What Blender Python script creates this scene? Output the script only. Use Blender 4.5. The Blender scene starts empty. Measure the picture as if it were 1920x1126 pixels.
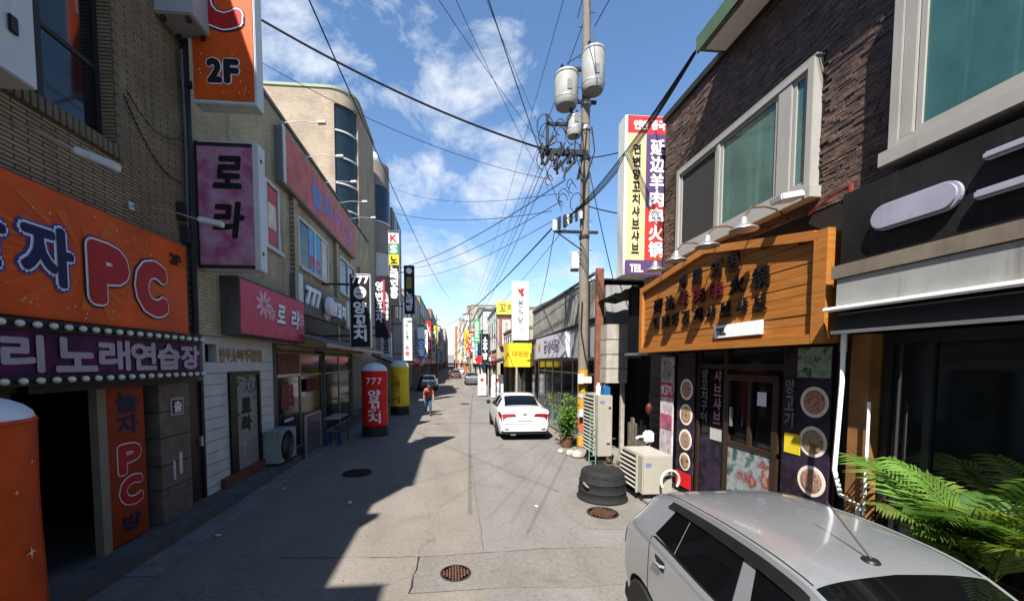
import bpy, bmesh, math, random
from mathutils import Vector, Matrix
random.seed(7)
R = math.radians
scn = bpy.context.scene
COL = scn.collection

# ------------------------------------------------------------------ camera
cam = bpy.data.cameras.new('street_camera')
cam.sensor_width = 36.0
cam.lens = 13.875
cam.shift_x = 0.0246
cam.shift_y = 0.0811
cam.clip_start = 0.05
cam.clip_end = 5000
cam_ob = bpy.data.objects.new('street_camera', cam)
cam_ob.location = (0, 0, 2.6)
cam_ob.rotation_euler = (R(87), 0, R(-5))
COL.objects.link(cam_ob)
scn.camera = cam_ob

# ------------------------------------------------------------------ light and sky
SUN_DIR = Vector((0.32, 0.66, -1.0)).normalized()      # the way the light travels
sun_elev = math.asin(-SUN_DIR.z)
sun = bpy.data.lights.new('sun', 'SUN')
sun.energy = 5.0
sun.angle = R(0.53)
sun.color = (1.0, 0.955, 0.89)
sun_ob = bpy.data.objects.new('sun', sun)
sun_ob.rotation_euler = SUN_DIR.to_track_quat('-Z', 'Y').to_euler()
sun_ob.location = (-10, -20, 40)
COL.objects.link(sun_ob)

world = bpy.data.worlds.new('World')
scn.world = world
world.use_nodes = True
wn = world.node_tree
for n in list(wn.nodes):
    wn.nodes.remove(n)

def N(tree, kind, **kw):
    n = tree.nodes.new(kind)
    for k, v in kw.items():
        setattr(n, k, v)
    return n

out = N(wn, 'ShaderNodeOutputWorld')
bg = N(wn, 'ShaderNodeBackground')
bg.inputs['Strength'].default_value = 0.05
sky = N(wn, 'ShaderNodeTexSky', sky_type='NISHITA', sun_disc=False)
sky.sun_elevation = sun_elev
# the sky's rotation is measured clockwise from +Y: sun stands opposite to the light's travel
sky.sun_rotation = math.atan2(-SUN_DIR.x, -SUN_DIR.y)
sky.air_density = 1.0
sky.dust_density = 0.25
sky.ozone_density = 1.5
tc = N(wn, 'ShaderNodeTexCoord')
# cumulus: fractal noise over the sky's directions, gathered into banks at these bearings (unit vector, radius in degrees)
CLOUDS = [(-0.235, 0.768, 0.596, 8), (-0.311, 0.771, 0.556, 6), (-0.134, 0.759, 0.637, 5), (0.054, 0.846, 0.53, 5), (0.015, 0.831, 0.556, 3.5), (0.103, 0.798, 0.594, 4), (0.135, 0.864, 0.485, 5), (-0.067, 0.917, 0.394, 4), (0.016, 0.928, 0.373, 4), (0.1, 0.905, 0.413, 5), (0.162, 0.881, 0.445, 4), (-0.009, 0.979, 0.201, 7.5), (0.036, 0.984, 0.173, 7), (-0.055, 0.983, 0.176, 6.5), (0.089, 0.989, 0.12, 6), (0.016, 0.995, 0.1, 7), (0.201, 0.974, 0.106, 3.5), (0.262, 0.951, 0.166, 5), (0.335, 0.93, 0.151, 5), (0.091, 0.824, 0.56, 4)]
hs = N(wn, 'ShaderNodeHueSaturation')
hs.inputs['Saturation'].default_value = 1.12
hs.inputs['Value'].default_value = 1.65
wn.links.new(sky.outputs[0], hs.inputs['Color'])
nrm_ = N(wn, 'ShaderNodeVectorMath', operation='NORMALIZE')
wn.links.new(tc.outputs['Generated'], nrm_.inputs[0])
n1 = N(wn, 'ShaderNodeTexNoise')
n1.inputs['Scale'].default_value = 5.5; n1.inputs['Detail'].default_value = 12; n1.inputs['Roughness'].default_value = 0.64
n1.inputs['Distortion'].default_value = 0.35
cmap = N(wn, 'ShaderNodeMapping'); cmap.inputs['Scale'].default_value = (1, 1, 1.5)
wn.links.new(nrm_.outputs[0], cmap.inputs['Vector']); wn.links.new(cmap.outputs[0], n1.inputs['Vector'])
bank = None
for (cx0, cy0, cz0, rad) in CLOUDS:
    dt = N(wn, 'ShaderNodeVectorMath', operation='DOT_PRODUCT'); dt.inputs[1].default_value = (cx0, cy0, cz0)
    wn.links.new(nrm_.outputs[0], dt.inputs[0])
    mr_ = N(wn, 'ShaderNodeMapRange', interpolation_type='SMOOTHSTEP')
    mr_.inputs[1].default_value = math.cos(R(rad * 1.45)); mr_.inputs[2].default_value = 1.0
    mr_.inputs[3].default_value = 0.0; mr_.inputs[4].default_value = 0.14 if cz0 > .25 else .21
    wn.links.new(dt.outputs['Value'], mr_.inputs[0])
    if bank is None: bank = mr_.outputs[0]
    else:
        mxn = N(wn, 'ShaderNodeMath', operation='MAXIMUM')
        wn.links.new(bank, mxn.inputs[0]); wn.links.new(mr_.outputs[0], mxn.inputs[1]); bank = mxn.outputs[0]
addn = N(wn, 'ShaderNodeMath', operation='ADD')
wn.links.new(n1.outputs['Fac'], addn.inputs[0]); wn.links.new(bank, addn.inputs[1])
cr = N(wn, 'ShaderNodeValToRGB')
cr.color_ramp.elements[0].position = 0.60; cr.color_ramp.elements[0].color = (0, 0, 0, 1)
cr.color_ramp.elements[1].position = 0.82; cr.color_ramp.elements[1].color = (1, 1, 1, 1)
wn.links.new(addn.outputs[0], cr.inputs[0])
n2 = N(wn, 'ShaderNodeTexNoise')
n2.inputs['Scale'].default_value = 9; n2.inputs['Detail'].default_value = 6
wn.links.new(cmap.outputs[0], n2.inputs['Vector'])
ccol = N(wn, 'ShaderNodeMixRGB')
ccol.inputs['Color1'].default_value = (5.6, 6.4, 7.6, 1); ccol.inputs['Color2'].default_value = (8.0, 8.3, 8.7, 1)
wn.links.new(n2.outputs['Fac'], ccol.inputs['Fac'])
smix = N(wn, 'ShaderNodeMixRGB')
wn.links.new(cr.outputs[0], smix.inputs['Fac'])
wn.links.new(hs.outputs[0], smix.inputs['Color1'])
wn.links.new(ccol.outputs[0], smix.inputs['Color2'])
wn.links.new(smix.outputs[0], bg.inputs['Color'])
wn.links.new(bg.outputs[0], out.inputs[0])

vs = scn.view_settings
vs.view_transform = 'Standard'
vs.look = 'None'
vs.gamma = 1.0
vs.use_curve_mapping = False
vs.exposure = 1.42
scn.cycles.max_bounces = 6
scn.cycles.diffuse_bounces = 1
scn.cycles.use_denoising = True

# ------------------------------------------------------------------ mesh helpers
class MB:
    """collects faces and links them as one mesh object"""
    def __init__(s):
        s.v = []; s.f = []
    def add(s, vs_, fs):
        k = len(s.v)
        s.v += [tuple(p) for p in vs_]
        s.f += [tuple(i + k for i in f) for f in fs]
        return s
    def quad(s, a, b, c, d):
        return s.add((a, b, c, d), ((0, 1, 2, 3),))
    def box(s, x0, x1, y0, y1, z0, z1):
        v = [(x0, y0, z0), (x1, y0, z0), (x1, y1, z0), (x0, y1, z0), (x0, y0, z1), (x1, y0, z1), (x1, y1, z1), (x0, y1, z1)]
        return s.add(v, ((0, 3, 2, 1), (4, 5, 6, 7), (0, 1, 5, 4), (1, 2, 6, 5), (2, 3, 7, 6), (3, 0, 4, 7)))
    def obox(s, o, a, b, c):
        """box from corner o along vectors a, b, c (right-handed)"""
        o, a, b, c = map(Vector, (o, a, b, c))
        v = [o, o + a, o + a + b, o + b, o + c, o + a + c, o + a + b + c, o + b + c]
        return s.add(v, ((0, 3, 2, 1), (4, 5, 6, 7), (0, 1, 5, 4), (1, 2, 6, 5), (2, 3, 7, 6), (3, 0, 4, 7)))
    def tube(s, path, r, n=8, r1=None, caps=True):
        path = [Vector(p) for p in path]
        k = len(path); rings = []
        ref = None
        for i, p in enumerate(path):
            d = (path[min(i + 1, k - 1)] - path[max(i - 1, 0)])
            if d.length < 1e-9: d = Vector((0, 0, 1))
            d.normalize()
            if ref is None:
                ref = Vector((0, 0, 1)) if abs(d.z) < .9 else Vector((1, 0, 0))
            u = ref - d * ref.dot(d)
            if u.length < 1e-6: u = Vector((1, 0, 0)) - d * d.x
            u.normalize(); w = d.cross(u); ref = u
            rr = r if r1 is None else r + (r1 - r) * i / max(1, k - 1)
            rings.append([p + (u * math.cos(6.28318 * j / n) + w * math.sin(6.28318 * j / n)) * rr for j in range(n)])
        v = [q for ring in rings for q in ring]
        f = []
        for i in range(k - 1):
            for j in range(n):
                f.append((i * n + j, i * n + (j + 1) % n, (i + 1) * n + (j + 1) % n, (i + 1) * n + j))
        if caps:
            f.append(tuple(reversed(range(n)))); f.append(tuple(range((k - 1) * n, k * n)))
        return s.add(v, f)
    def lathe(s, prof, c, n=24, a0=0, a1=6.283185307, axis='z'):
        """prof: list of (radius, height) from bottom up, around a vertical line through c"""
        full = abs(a1 - a0 - 6.283185307) < 1e-6
        m = n if full else n + 1
        v = []; f = []
        for (r, h) in prof:
            for j in range(m):
                a = a0 + (a1 - a0) * j / n
                p = (r * math.cos(a), r * math.sin(a), h)
                if axis == 'x': p = (p[2], p[0], p[1])
                if axis == 'y': p = (p[1], p[2], p[0])
                v.append((c[0] + p[0], c[1] + p[1], c[2] + p[2]))
        for i in range(len(prof) - 1):
            for j in range(n):
                j2 = (j + 1) % m
                f.append((i * m + j, i * m + j2, (i + 1) * m + j2, (i + 1) * m + j))
        if full:
            if prof[0][0] > 1e-4: f.append(tuple(reversed(range(m))))
            if prof[-1][0] > 1e-4: f.append(tuple(range((len(prof) - 1) * m, len(prof) * m)))
        return s.add(v, f)
    def prism(s, pts, o, u, w, d):
        """polygon pts (a,b) in plane o + a*u + b*w, pushed out by vector d (= thickness along u x w)"""
        o, u, w, d = map(Vector, (o, u, w, d))
        n = len(pts)
        base = [o + u * a + w * b for a, b in pts]
        v = base + [p + d for p in base]
        f = [tuple(reversed(range(n))), tuple(range(n, 2 * n))]
        for i in range(n):
            j = (i + 1) % n
            f.append((i, j, n + j, n + i))
        return s.add(v, f)
    def build(s, name, mat, parent=None, smooth=False, bevel=0.0, angle=40, kind=None):
        me = bpy.data.meshes.new(name)
        me.from_pydata(s.v, [], s.f)
        if bevel > 0:
            bm = bmesh.new(); bm.from_mesh(me)
            bmesh.ops.remove_doubles(bm, verts=bm.verts, dist=1e-5)
            ed = [e for e in bm.edges if len(e.link_faces) == 2 and e.calc_face_angle(0) > R(35)]
            bmesh.ops.bevel(bm, geom=ed, offset=bevel, segments=2, affect='EDGES', clamp_overlap=True)
            bm.to_mesh(me); bm.free()
        if smooth:
            me.polygons.foreach_set('use_smooth', [True] * len(me.polygons))
            me.update()
            if angle < 170:
                try: me.set_sharp_from_angle(angle=R(angle))
                except Exception: pass
        return link(name, me, mat, parent, kind)

def build_each(mb, name, m, parent, **kw):
    """every separate piece of mb becomes an object of its own"""
    par = list(range(len(mb.v)))
    def find(a):
        while par[a] != a:
            par[a] = par[par[a]]; a = par[a]
        return a
    for f in mb.f:
        for q in f[1:]: par[find(q)] = find(f[0])
    groups = {}
    for f in mb.f: groups.setdefault(find(f[0]), []).append(f)
    res = []
    for fs in groups.values():
        ids = sorted({i for f in fs for i in f}); ix = {a: b for b, a in enumerate(ids)}
        p = MB(); p.add([mb.v[i] for i in ids], [tuple(ix[i] for i in f) for f in fs])
        res.append(p.build(name, m, parent, **kw))
    return res

def link(name, me, mat, parent=None, kind=None):
    if mat is not None:
        me.materials.clear(); me.materials.append(mat)
    o = bpy.data.objects.new(name, me)
    COL.objects.link(o)
    if parent is not None:
        put(o, parent)
    if kind: o['kind'] = kind
    return o

ORIGIN = {}
def put(o, parent):
    o.parent = parent
    loc = ORIGIN.get(parent.name, Vector((0, 0, 0)))
    o.matrix_parent_inverse = Matrix.Translation(-loc)

def thing(name, label, cat, loc=(0, 0, 0), group=None):
    o = bpy.data.objects.new(name, None)
    o.empty_display_size = 0.2
    COL.objects.link(o)
    o.location = loc
    ORIGIN[o.name] = Vector(loc)
    return tag(o, label, cat, group)

def tag(o, label, cat, group=None):
    o['label'] = label; o['category'] = cat
    if group: o['group'] = group
    return o

def struct(o):
    o['kind'] = 'structure'
    return o

def copy_tree(o, parent=None):
    c = o.copy(); COL.objects.link(c)
    if o.name in ORIGIN: ORIGIN[c.name] = ORIGIN[o.name].copy()
    if parent is not None:
        c.parent = parent
    for ch in [x for x in o.children]:
        copy_tree(ch, c)
    return c

# ------------------------------------------------------------------ materials
MATS = {}
def real(c):
    k = .76 if min(c) > .5 else .6
    return tuple(q * k for q in c)
def mat(name, col, rough=0.75, var=0.16, scale=2.5, bump=0.0, bscale=60, metal=0.0, spec=None,
        stain=0.0, stain_col=(0.06, 0.05, 0.045), streak=0.15, coat=0.0, trans=0.0):
    if name in MATS: return MATS[name]
    if not any(k in name for k in ('vinyl', 'print', 'poster', 'letters')): col = real(col)
    stain_col = real(stain_col)
    m = bpy.data.materials.new(name); m.use_nodes = True
    t = m.node_tree; b = t.nodes['Principled BSDF']
    co = N(t, 'ShaderNodeTexCoord')
    nz = N(t, 'ShaderNodeTexNoise'); nz.inputs['Scale'].default_value = scale; nz.inputs['Detail'].default_value = 8; nz.inputs['Roughness'].default_value = .62
    t.links.new(co.outputs['Object'], nz.inputs['Vector'])
    mr = N(t, 'ShaderNodeMapRange'); mr.inputs[1].default_value = .3; mr.inputs[2].default_value = .7
    t.links.new(nz.outputs['Fac'], mr.inputs[0])
    mx = N(t, 'ShaderNodeMixRGB')
    mx.inputs['Color1'].default_value = (*[c * (1 - var) for c in col], 1)
    mx.inputs['Color2'].default_value = (*[min(1, c * (1 + var)) for c in col], 1)
    t.links.new(mr.outputs[0], mx.inputs['Fac'])
    last = mx.outputs[0]
    if stain > 0:
        mp = N(t, 'ShaderNodeMapping'); mp.inputs['Scale'].default_value = (1, 1, streak)
        t.links.new(co.outputs['Object'], mp.inputs['Vector'])
        ns = N(t, 'ShaderNodeTexNoise'); ns.inputs['Scale'].default_value = 4.5; ns.inputs['Detail'].default_value = 9; ns.inputs['Roughness'].default_value = .7
        t.links.new(mp.outputs[0], ns.inputs['Vector'])
        sr = N(t, 'ShaderNodeMapRange'); sr.inputs[1].default_value = .52; sr.inputs[2].default_value = .72; sr.inputs[4].default_value = stain
        t.links.new(ns.outputs['Fac'], sr.inputs[0])
        m2 = N(t, 'ShaderNodeMixRGB'); m2.inputs['Color2'].default_value = (*stain_col, 1)
        t.links.new(sr.outputs[0], m2.inputs['Fac']); t.links.new(last, m2.inputs['Color1'])
        last = m2.outputs[0]
    t.links.new(last, b.inputs['Base Color'])
    b.inputs['Roughness'].default_value = rough
    b.inputs['Metallic'].default_value = metal
    b.inputs['Specular IOR Level'].default_value = spec if spec is not None else (.12 if any(k in name for k in ('vinyl', 'print', 'poster', 'letter', 'stone', 'concrete', 'render')) else (.5 if metal > .3 or rough < .3 else .25))
    b.inputs['Coat Weight'].default_value = coat
    b.inputs['Coat Roughness'].default_value = 0.04
    b.inputs['Transmission Weight'].default_value = trans
    if rough > .15:
        rr = N(t, 'ShaderNodeMapRange'); rr.inputs[3].default_value = max(.04, rough - .1); rr.inputs[4].default_value = min(1, rough + .1)
        t.links.new(nz.outputs['Fac'], rr.inputs[0]); t.links.new(rr.outputs[0], b.inputs['Roughness'])
    if bump > 0:
        nb = N(t, 'ShaderNodeTexNoise'); nb.inputs['Scale'].default_value = bscale; nb.inputs['Detail'].default_value = 5
        t.links.new(co.outputs['Object'], nb.inputs['Vector'])
        bp = N(t, 'ShaderNodeBump'); bp.inputs['Strength'].default_value = bump; bp.inputs['Distance'].default_value = .02
        t.links.new(nb.outputs['Fac'], bp.inputs['Height']); t.links.new(bp.outputs[0], b.inputs['Normal'])
    MATS[name] = m
    return m

def brick_mat(name, c1, c2, mortar, bw, bh, ms=.006, plane='yz', bump=.6, soot=.0, soot_col=(.03, .025, .02)):
    c1, c2, mortar, soot_col = (tuple(q * .8 for q in c) for c in (c1, c2, mortar, soot_col))
    m = bpy.data.materials.new(name); m.use_nodes = True
    t = m.node_tree; b = t.nodes['Principled BSDF']
    co = N(t, 'ShaderNodeTexCoord'); sp = N(t, 'ShaderNodeSeparateXYZ'); cb = N(t, 'ShaderNodeCombineXYZ')
    t.links.new(co.outputs['Object'], sp.inputs[0])
    if plane == 'both':
        ad = N(t, 'ShaderNodeMath', operation='ADD')
        t.links.new(sp.outputs['X'], ad.inputs[0]); t.links.new(sp.outputs['Y'], ad.inputs[1])
        t.links.new(ad.outputs[0], cb.inputs[0])
    else:
        t.links.new(sp.outputs['Y' if plane == 'yz' else 'X'], cb.inputs[0])
    t.links.new(sp.outputs['Z'], cb.inputs[1])
    br = N(t, 'ShaderNodeTexBrick')
    br.inputs['Scale'].default_value = 1.0
    br.inputs['Brick Width'].default_value = bw; br.inputs['Row Height'].default_value = bh
    br.inputs['Mortar Size'].default_value = ms; br.inputs['Mortar Smooth'].default_value = .2
    br.inputs['Color1'].default_value = (*c1, 1); br.inputs['Color2'].default_value = (*c2, 1); br.inputs['Mortar'].default_value = (*mortar, 1)
    t.links.new(cb.outputs[0], br.inputs['Vector'])
    nz = N(t, 'ShaderNodeTexNoise'); nz.inputs['Scale'].default_value = 1.1; nz.inputs['Detail'].default_value = 9; nz.inputs['Roughness'].default_value = .7
    t.links.new(co.outputs['Object'], nz.inputs['Vector'])
    mr = N(t, 'ShaderNodeMapRange'); mr.inputs[1].default_value = .3; mr.inputs[2].default_value = .7; mr.inputs[3].default_value = .72; mr.inputs[4].default_value = 1.18
    t.links.new(nz.outputs['Fac'], mr.inputs[0])
    mu = N(t, 'ShaderNodeMixRGB', blend_type='MULTIPLY'); mu.inputs['Fac'].default_value = 1
    t.links.new(br.outputs['Color'], mu.inputs['Color1']); t.links.new(mr.outputs[0], mu.inputs['Color2'])
    last = mu.outputs[0]
    if soot > 0:
        mp = N(t, 'ShaderNodeMapping'); mp.inputs['Scale'].default_value = (1, 1, .18)
        t.links.new(co.outputs['Object'], mp.inputs['Vector'])
        ns = N(t, 'ShaderNodeTexNoise'); ns.inputs['Scale'].default_value = 2.4; ns.inputs['Detail'].default_value = 9; ns.inputs['Roughness'].default_value = .68
        t.links.new(mp.outputs[0], ns.inputs['Vector'])
        sr = N(t, 'ShaderNodeMapRange'); sr.inputs[1].default_value = .5; sr.inputs[2].default_value = .74; sr.inputs[4].default_value = soot
        t.links.new(ns.outputs['Fac'], sr.inputs[0])
        m2 = N(t, 'ShaderNodeMixRGB'); m2.inputs['Color2'].default_value = (*soot_col, 1)
        t.links.new(sr.outputs[0], m2.inputs['Fac']); t.links.new(last, m2.inputs['Color1'])
        last = m2.outputs[0]
    t.links.new(last, b.inputs['Base Color'])
    b.inputs['Roughness'].default_value = .9; b.inputs['Specular IOR Level'].default_value = .12
    bp = N(t, 'ShaderNodeBump'); bp.inputs['Strength'].default_value = bump; bp.inputs['Distance'].default_value = .012; bp.invert = True
    t.links.new(br.outputs['Fac'], bp.inputs['Height']); t.links.new(bp.outputs[0], b.inputs['Normal'])
    MATS[name] = m
    return m

def collage(name, cols, scale=4, detail=4, stretch=(1, 1, 1), warp=.25):
    """printed picture: patches of several inks"""
    m = bpy.data.materials.new(name); m.use_nodes = True
    t = m.node_tree; b = t.nodes['Principled BSDF']
    co = N(t, 'ShaderNodeTexCoord'); mp = N(t, 'ShaderNodeMapping'); mp.inputs['Scale'].default_value = stretch
    nz = N(t, 'ShaderNodeTexNoise'); nz.inputs['Scale'].default_value = scale; nz.inputs['Detail'].default_value = detail; nz.inputs['Distortion'].default_value = warp
    t.links.new(co.outputs['Object'], mp.inputs['Vector']); t.links.new(mp.outputs[0], nz.inputs['Vector'])
    cr_ = N(t, 'ShaderNodeValToRGB'); e = cr_.color_ramp.elements
    k = len(cols)
    for i, c in enumerate(cols):
        p = .3 + .4 * i / (k - 1)
        if i == 0: q = e[0]; q.position = p
        elif i == k - 1: q = e[-1]; q.position = p
        else: q = e.new(p)
        q.color = (*real(c), 1)
    t.links.new(nz.outputs['Fac'], cr_.inputs[0]); t.links.new(cr_.outputs[0], b.inputs['Base Color'])
    b.inputs['Roughness'].default_value = .5; b.inputs['Specular IOR Level'].default_value = .15
    MATS[name] = m
    return m

# ------------------------------------------------------------------ lettering
GLY = {}
def glyph(ch):
    if ch in GLY: return GLY[ch]
    c = bpy.data.curves.new('glyph', 'FONT'); c.body = ch; c.resolution_u = 3
    o = bpy.data.objects.new('glyph', c)
    me = bpy.data.meshes.new_from_object(o)
    vs_ = [(p.co.x, p.co.y) for p in me.vertices]; fs = [tuple(p.vertices) for p in me.polygons]
    bpy.data.objects.remove(o); bpy.data.curves.remove(c); bpy.data.meshes.remove(me)
    if vs_:
        x0 = min(a for a, _ in vs_); x1 = max(a for a, _ in vs_); y0 = min(b for _, b in vs_); y1 = max(b for _, b in vs_)
        vs_ = [((a - x0) / max(1e-6, x1 - x0), (b - y0) / max(1e-6, y1 - y0)) for a, b in vs_]
    GLY[ch] = (vs_, fs)
    return GLY[ch]

def put_glyph(mb, ch, o, u, w, gw, gh, bold=0.0, lift=0.0, slant=0.0, depth=0.0):
    """one character filling a gw x gh cell whose lower left corner is o; u, w unit vectors; the face looks along u x w"""
    vs_, fs = glyph(ch)
    if not vs_: return
    o, u, w = Vector(o), Vector(u), Vector(w)
    nrm = u.cross(w).normalized()
    offs = [(0, 0)]
    if bold > 0:
        k = 16 if bold > .05 else 8
        offs += [(bold * math.cos(6.28318 * i / k), bold * math.sin(6.28318 * i / k)) for i in range(k)]
    for i, (ox, oy) in enumerate(offs):
        base = o + nrm * (lift + .0004 * i)
        vv = [base + u * (a * gw + ox + slant * b * gh) + w * (b * gh + oy) for a, b in vs_]
        mb.add(vv, fs)
        if depth > 0:      # sides: a second sheet behind plus a skirt along the outline
            cnt = {}
            for f in fs:
                for q in range(len(f)):
                    e = (f[q], f[(q + 1) % len(f)])
                    cnt[e] = 1
            vb = [p - nrm * depth for p in vv]
            sk = [e for e in cnt if (e[1], e[0]) not in cnt]
            nn = len(vv)
            mb.add(vv + vb, [(a, a + nn, b + nn, b) for a, b in sk])

def text_row(mb, s, o, u, w, width, height, bold=0.0, lift=0.0, gap=.12, slant=0.0, depth=0.0):
    """s spread over width; blanks keep a half cell"""
    u = Vector(u); o = Vector(o)
    unit = sum(.45 if c == ' ' else (.28 if c in '.,:|1ㅣ' else 1) for c in s)
    cw = width / unit; x = 0
    for c in s:
        k = .45 if c == ' ' else (.28 if c in '.,:|1ㅣ' else 1)
        if c != ' ':
            hh = height * (.16 if c in '.,' else 1)
            put_glyph(mb, c, o + u * (x + cw * k * gap / 2), u, w, cw * k * (1 - gap), hh, bold, lift, slant, depth)
        x += cw * k
    return mb

def text_col(mb, s, o, u, w, width, height, bold=0.0, lift=0.0, gap=.16):
    """s set from top to bottom; o is the lower left corner of the whole column"""
    o = Vector(o); w = Vector(w)
    ch = height / len(s)
    for i, c in enumerate(s):
        if c == ' ': continue
        put_glyph(mb, c, o + w * (height - (i + 1) * ch + ch * gap / 2), u, w, width, ch * (1 - gap), bold, lift)
    return mb

UZ = Vector((0, 0, 1))
UY = Vector((0, 1, 0))      # reading direction on the left-hand facades (they face +X)
NY = Vector((0, -1, 0))     # reading direction on the right-hand facades (they face -X)
UX = Vector((1, 0, 0))      # reading direction on whatever faces the camera
# ------------------------------------------------------------------ common materials
def road_mat(name, c1, c2, speck=.5, crack=.5):
    c1, c2 = real(c1), real(c2)
    m = bpy.data.materials.new(name); m.use_nodes = True
    t = m.node_tree; b = t.nodes['Principled BSDF']
    co = N(t, 'ShaderNodeTexCoord')
    big = N(t, 'ShaderNodeTexNoise'); big.inputs['Scale'].default_value = .55; big.inputs['Detail'].default_value = 10; big.inputs['Roughness'].default_value = .66
    fine = N(t, 'ShaderNodeTexNoise'); fine.inputs['Scale'].default_value = 55; fine.inputs['Detail'].default_value = 4; fine.inputs['Roughness'].default_value = .75
    spots = N(t, 'ShaderNodeTexNoise'); spots.inputs['Scale'].default_value = 9; spots.inputs['Detail'].default_value = 2
    mp = N(t, 'ShaderNodeMapping'); mp.inputs['Scale'].default_value = (1, .22, 1)
    t.links.new(co.outputs['Object'], mp.inputs['Vector'])
    wear = N(t, 'ShaderNodeTexNoise'); wear.inputs['Scale'].default_value = 1.6; wear.inputs['Detail'].default_value = 8
    for n in (big, fine, spots): t.links.new(co.outputs['Object'], n.inputs['Vector'])
    t.links.new(mp.outputs[0], wear.inputs['Vector'])
    ad = N(t, 'ShaderNodeMath', operation='ADD'); t.links.new(big.outputs['Fac'], ad.inputs[0]); t.links.new(wear.outputs['Fac'], ad.inputs[1])
    r1 = N(t, 'ShaderNodeMapRange'); r1.inputs[1].default_value = .72; r1.inputs[2].default_value = 1.28; t.links.new(ad.outputs[0], r1.inputs[0])
    mx = N(t, 'ShaderNodeMixRGB'); mx.inputs['Color1'].default_value = (*c1, 1); mx.inputs['Color2'].default_value = (*c2, 1)
    t.links.new(r1.outputs[0], mx.inputs['Fac'])
    r2 = N(t, 'ShaderNodeMapRange'); r2.inputs[1].default_value = .3; r2.inputs[2].default_value = .7; r2.inputs[3].default_value = 1 - speck * .5; r2.inputs[4].default_value = 1 + speck * .4
    t.links.new(fine.outputs['Fac'], r2.inputs[0])
    mu = N(t, 'ShaderNodeMixRGB', blend_type='MULTIPLY'); mu.inputs['Fac'].default_value = 1
    t.links.new(mx.outputs[0], mu.inputs['Color1']); t.links.new(r2.outputs[0], mu.inputs['Color2'])
    agg = N(t, 'ShaderNodeTexNoise'); agg.inputs['Scale'].default_value = 17; agg.inputs['Detail'].default_value = 6; agg.inputs['Roughness'].default_value = .8
    t.links.new(co.outputs['Object'], agg.inputs['Vector'])
    ra = N(t, 'ShaderNodeMapRange'); ra.inputs[1].default_value = .32; ra.inputs[2].default_value = .68; ra.inputs[3].default_value = .78; ra.inputs[4].default_value = 1.16
    t.links.new(agg.outputs['Fac'], ra.inputs[0])
    mua = N(t, 'ShaderNodeMixRGB', blend_type='MULTIPLY'); mua.inputs['Fac'].default_value = 1
    t.links.new(mu.outputs[0], mua.inputs['Color1']); t.links.new(ra.outputs[0], mua.inputs['Color2'])
    oil = N(t, 'ShaderNodeTexNoise'); oil.inputs['Scale'].default_value = 1.1; oil.inputs['Detail'].default_value = 5; oil.inputs['Roughness'].default_value = .6
    mpo = N(t, 'ShaderNodeMapping'); mpo.inputs['Location'].default_value = (7.3, 2.2, 0)
    t.links.new(co.outputs['Object'], mpo.inputs['Vector']); t.links.new(mpo.outputs[0], oil.inputs['Vector'])
    ro = N(t, 'ShaderNodeMapRange'); ro.inputs[1].default_value = .58; ro.inputs[2].default_value = .75; ro.inputs[4].default_value = .5
    t.links.new(oil.outputs['Fac'], ro.inputs[0])
    mo = N(t, 'ShaderNodeMixRGB'); mo.inputs['Color2'].default_value = (c1[0] * .55, c1[1] * .55, c1[2] * .55, 1)
    t.links.new(ro.outputs[0], mo.inputs['Fac']); t.links.new(mua.outputs[0], mo.inputs['Color1'])
    mu = mo
    r3 = N(t, 'ShaderNodeMapRange'); r3.inputs[1].default_value = .68; r3.inputs[2].default_value = .76; r3.inputs[4].default_value = .55
    t.links.new(spots.outputs['Fac'], r3.inputs[0])
    m3 = N(t, 'ShaderNodeMixRGB'); m3.inputs['Color2'].default_value = (.06, .055, .05, 1)
    t.links.new(r3.outputs[0], m3.inputs['Fac']); t.links.new(mu.outputs[0], m3.inputs['Color1'])
    last = m3.outputs[0]
    if crack > 0:
        vo = N(t, 'ShaderNodeTexVoronoi', feature='DISTANCE_TO_EDGE'); vo.inputs['Scale'].default_value = .33
        wob = N(t, 'ShaderNodeTexNoise'); wob.inputs['Scale'].default_value = 2.5; wob.inputs['Detail'].default_value = 6
        t.links.new(co.outputs['Object'], wob.inputs['Vector'])
        vm = N(t, 'ShaderNodeVectorMath', operation='MULTIPLY_ADD'); vm.inputs[1].default_value = (.9, .9, .9)
        t.links.new(wob.outputs['Color'], vm.inputs[0]); t.links.new(co.outputs['Object'], vm.inputs[2])
        t.links.new(vm.outputs[0], vo.inputs['Vector'])
        r4 = N(t, 'ShaderNodeMapRange'); r4.inputs[1].default_value = .0; r4.inputs[2].default_value = .006; r4.inputs[3].default_value = crack; r4.inputs[4].default_value = 0
        t.links.new(vo.outputs['Distance'], r4.inputs[0])
        m4 = N(t, 'ShaderNodeMixRGB'); m4.inputs['Color2'].default_value = (.05, .045, .04, 1)
        t.links.new(r4.outputs[0], m4.inputs['Fac']); t.links.new(last, m4.inputs['Color1']); last = m4.outputs[0]
    t.links.new(last, b.inputs['Base Color'])
    b.inputs['Roughness'].default_value = .9; b.inputs['Specular IOR Level'].default_value = .3
    bp = N(t, 'ShaderNodeBump'); bp.inputs['Strength'].default_value = .35; bp.inputs['Distance'].default_value = .01
    t.links.new(fine.outputs['Fac'], bp.inputs['Height']); t.links.new(bp.outputs[0], b.inputs['Normal'])
    MATS[name] = m
    return m

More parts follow.
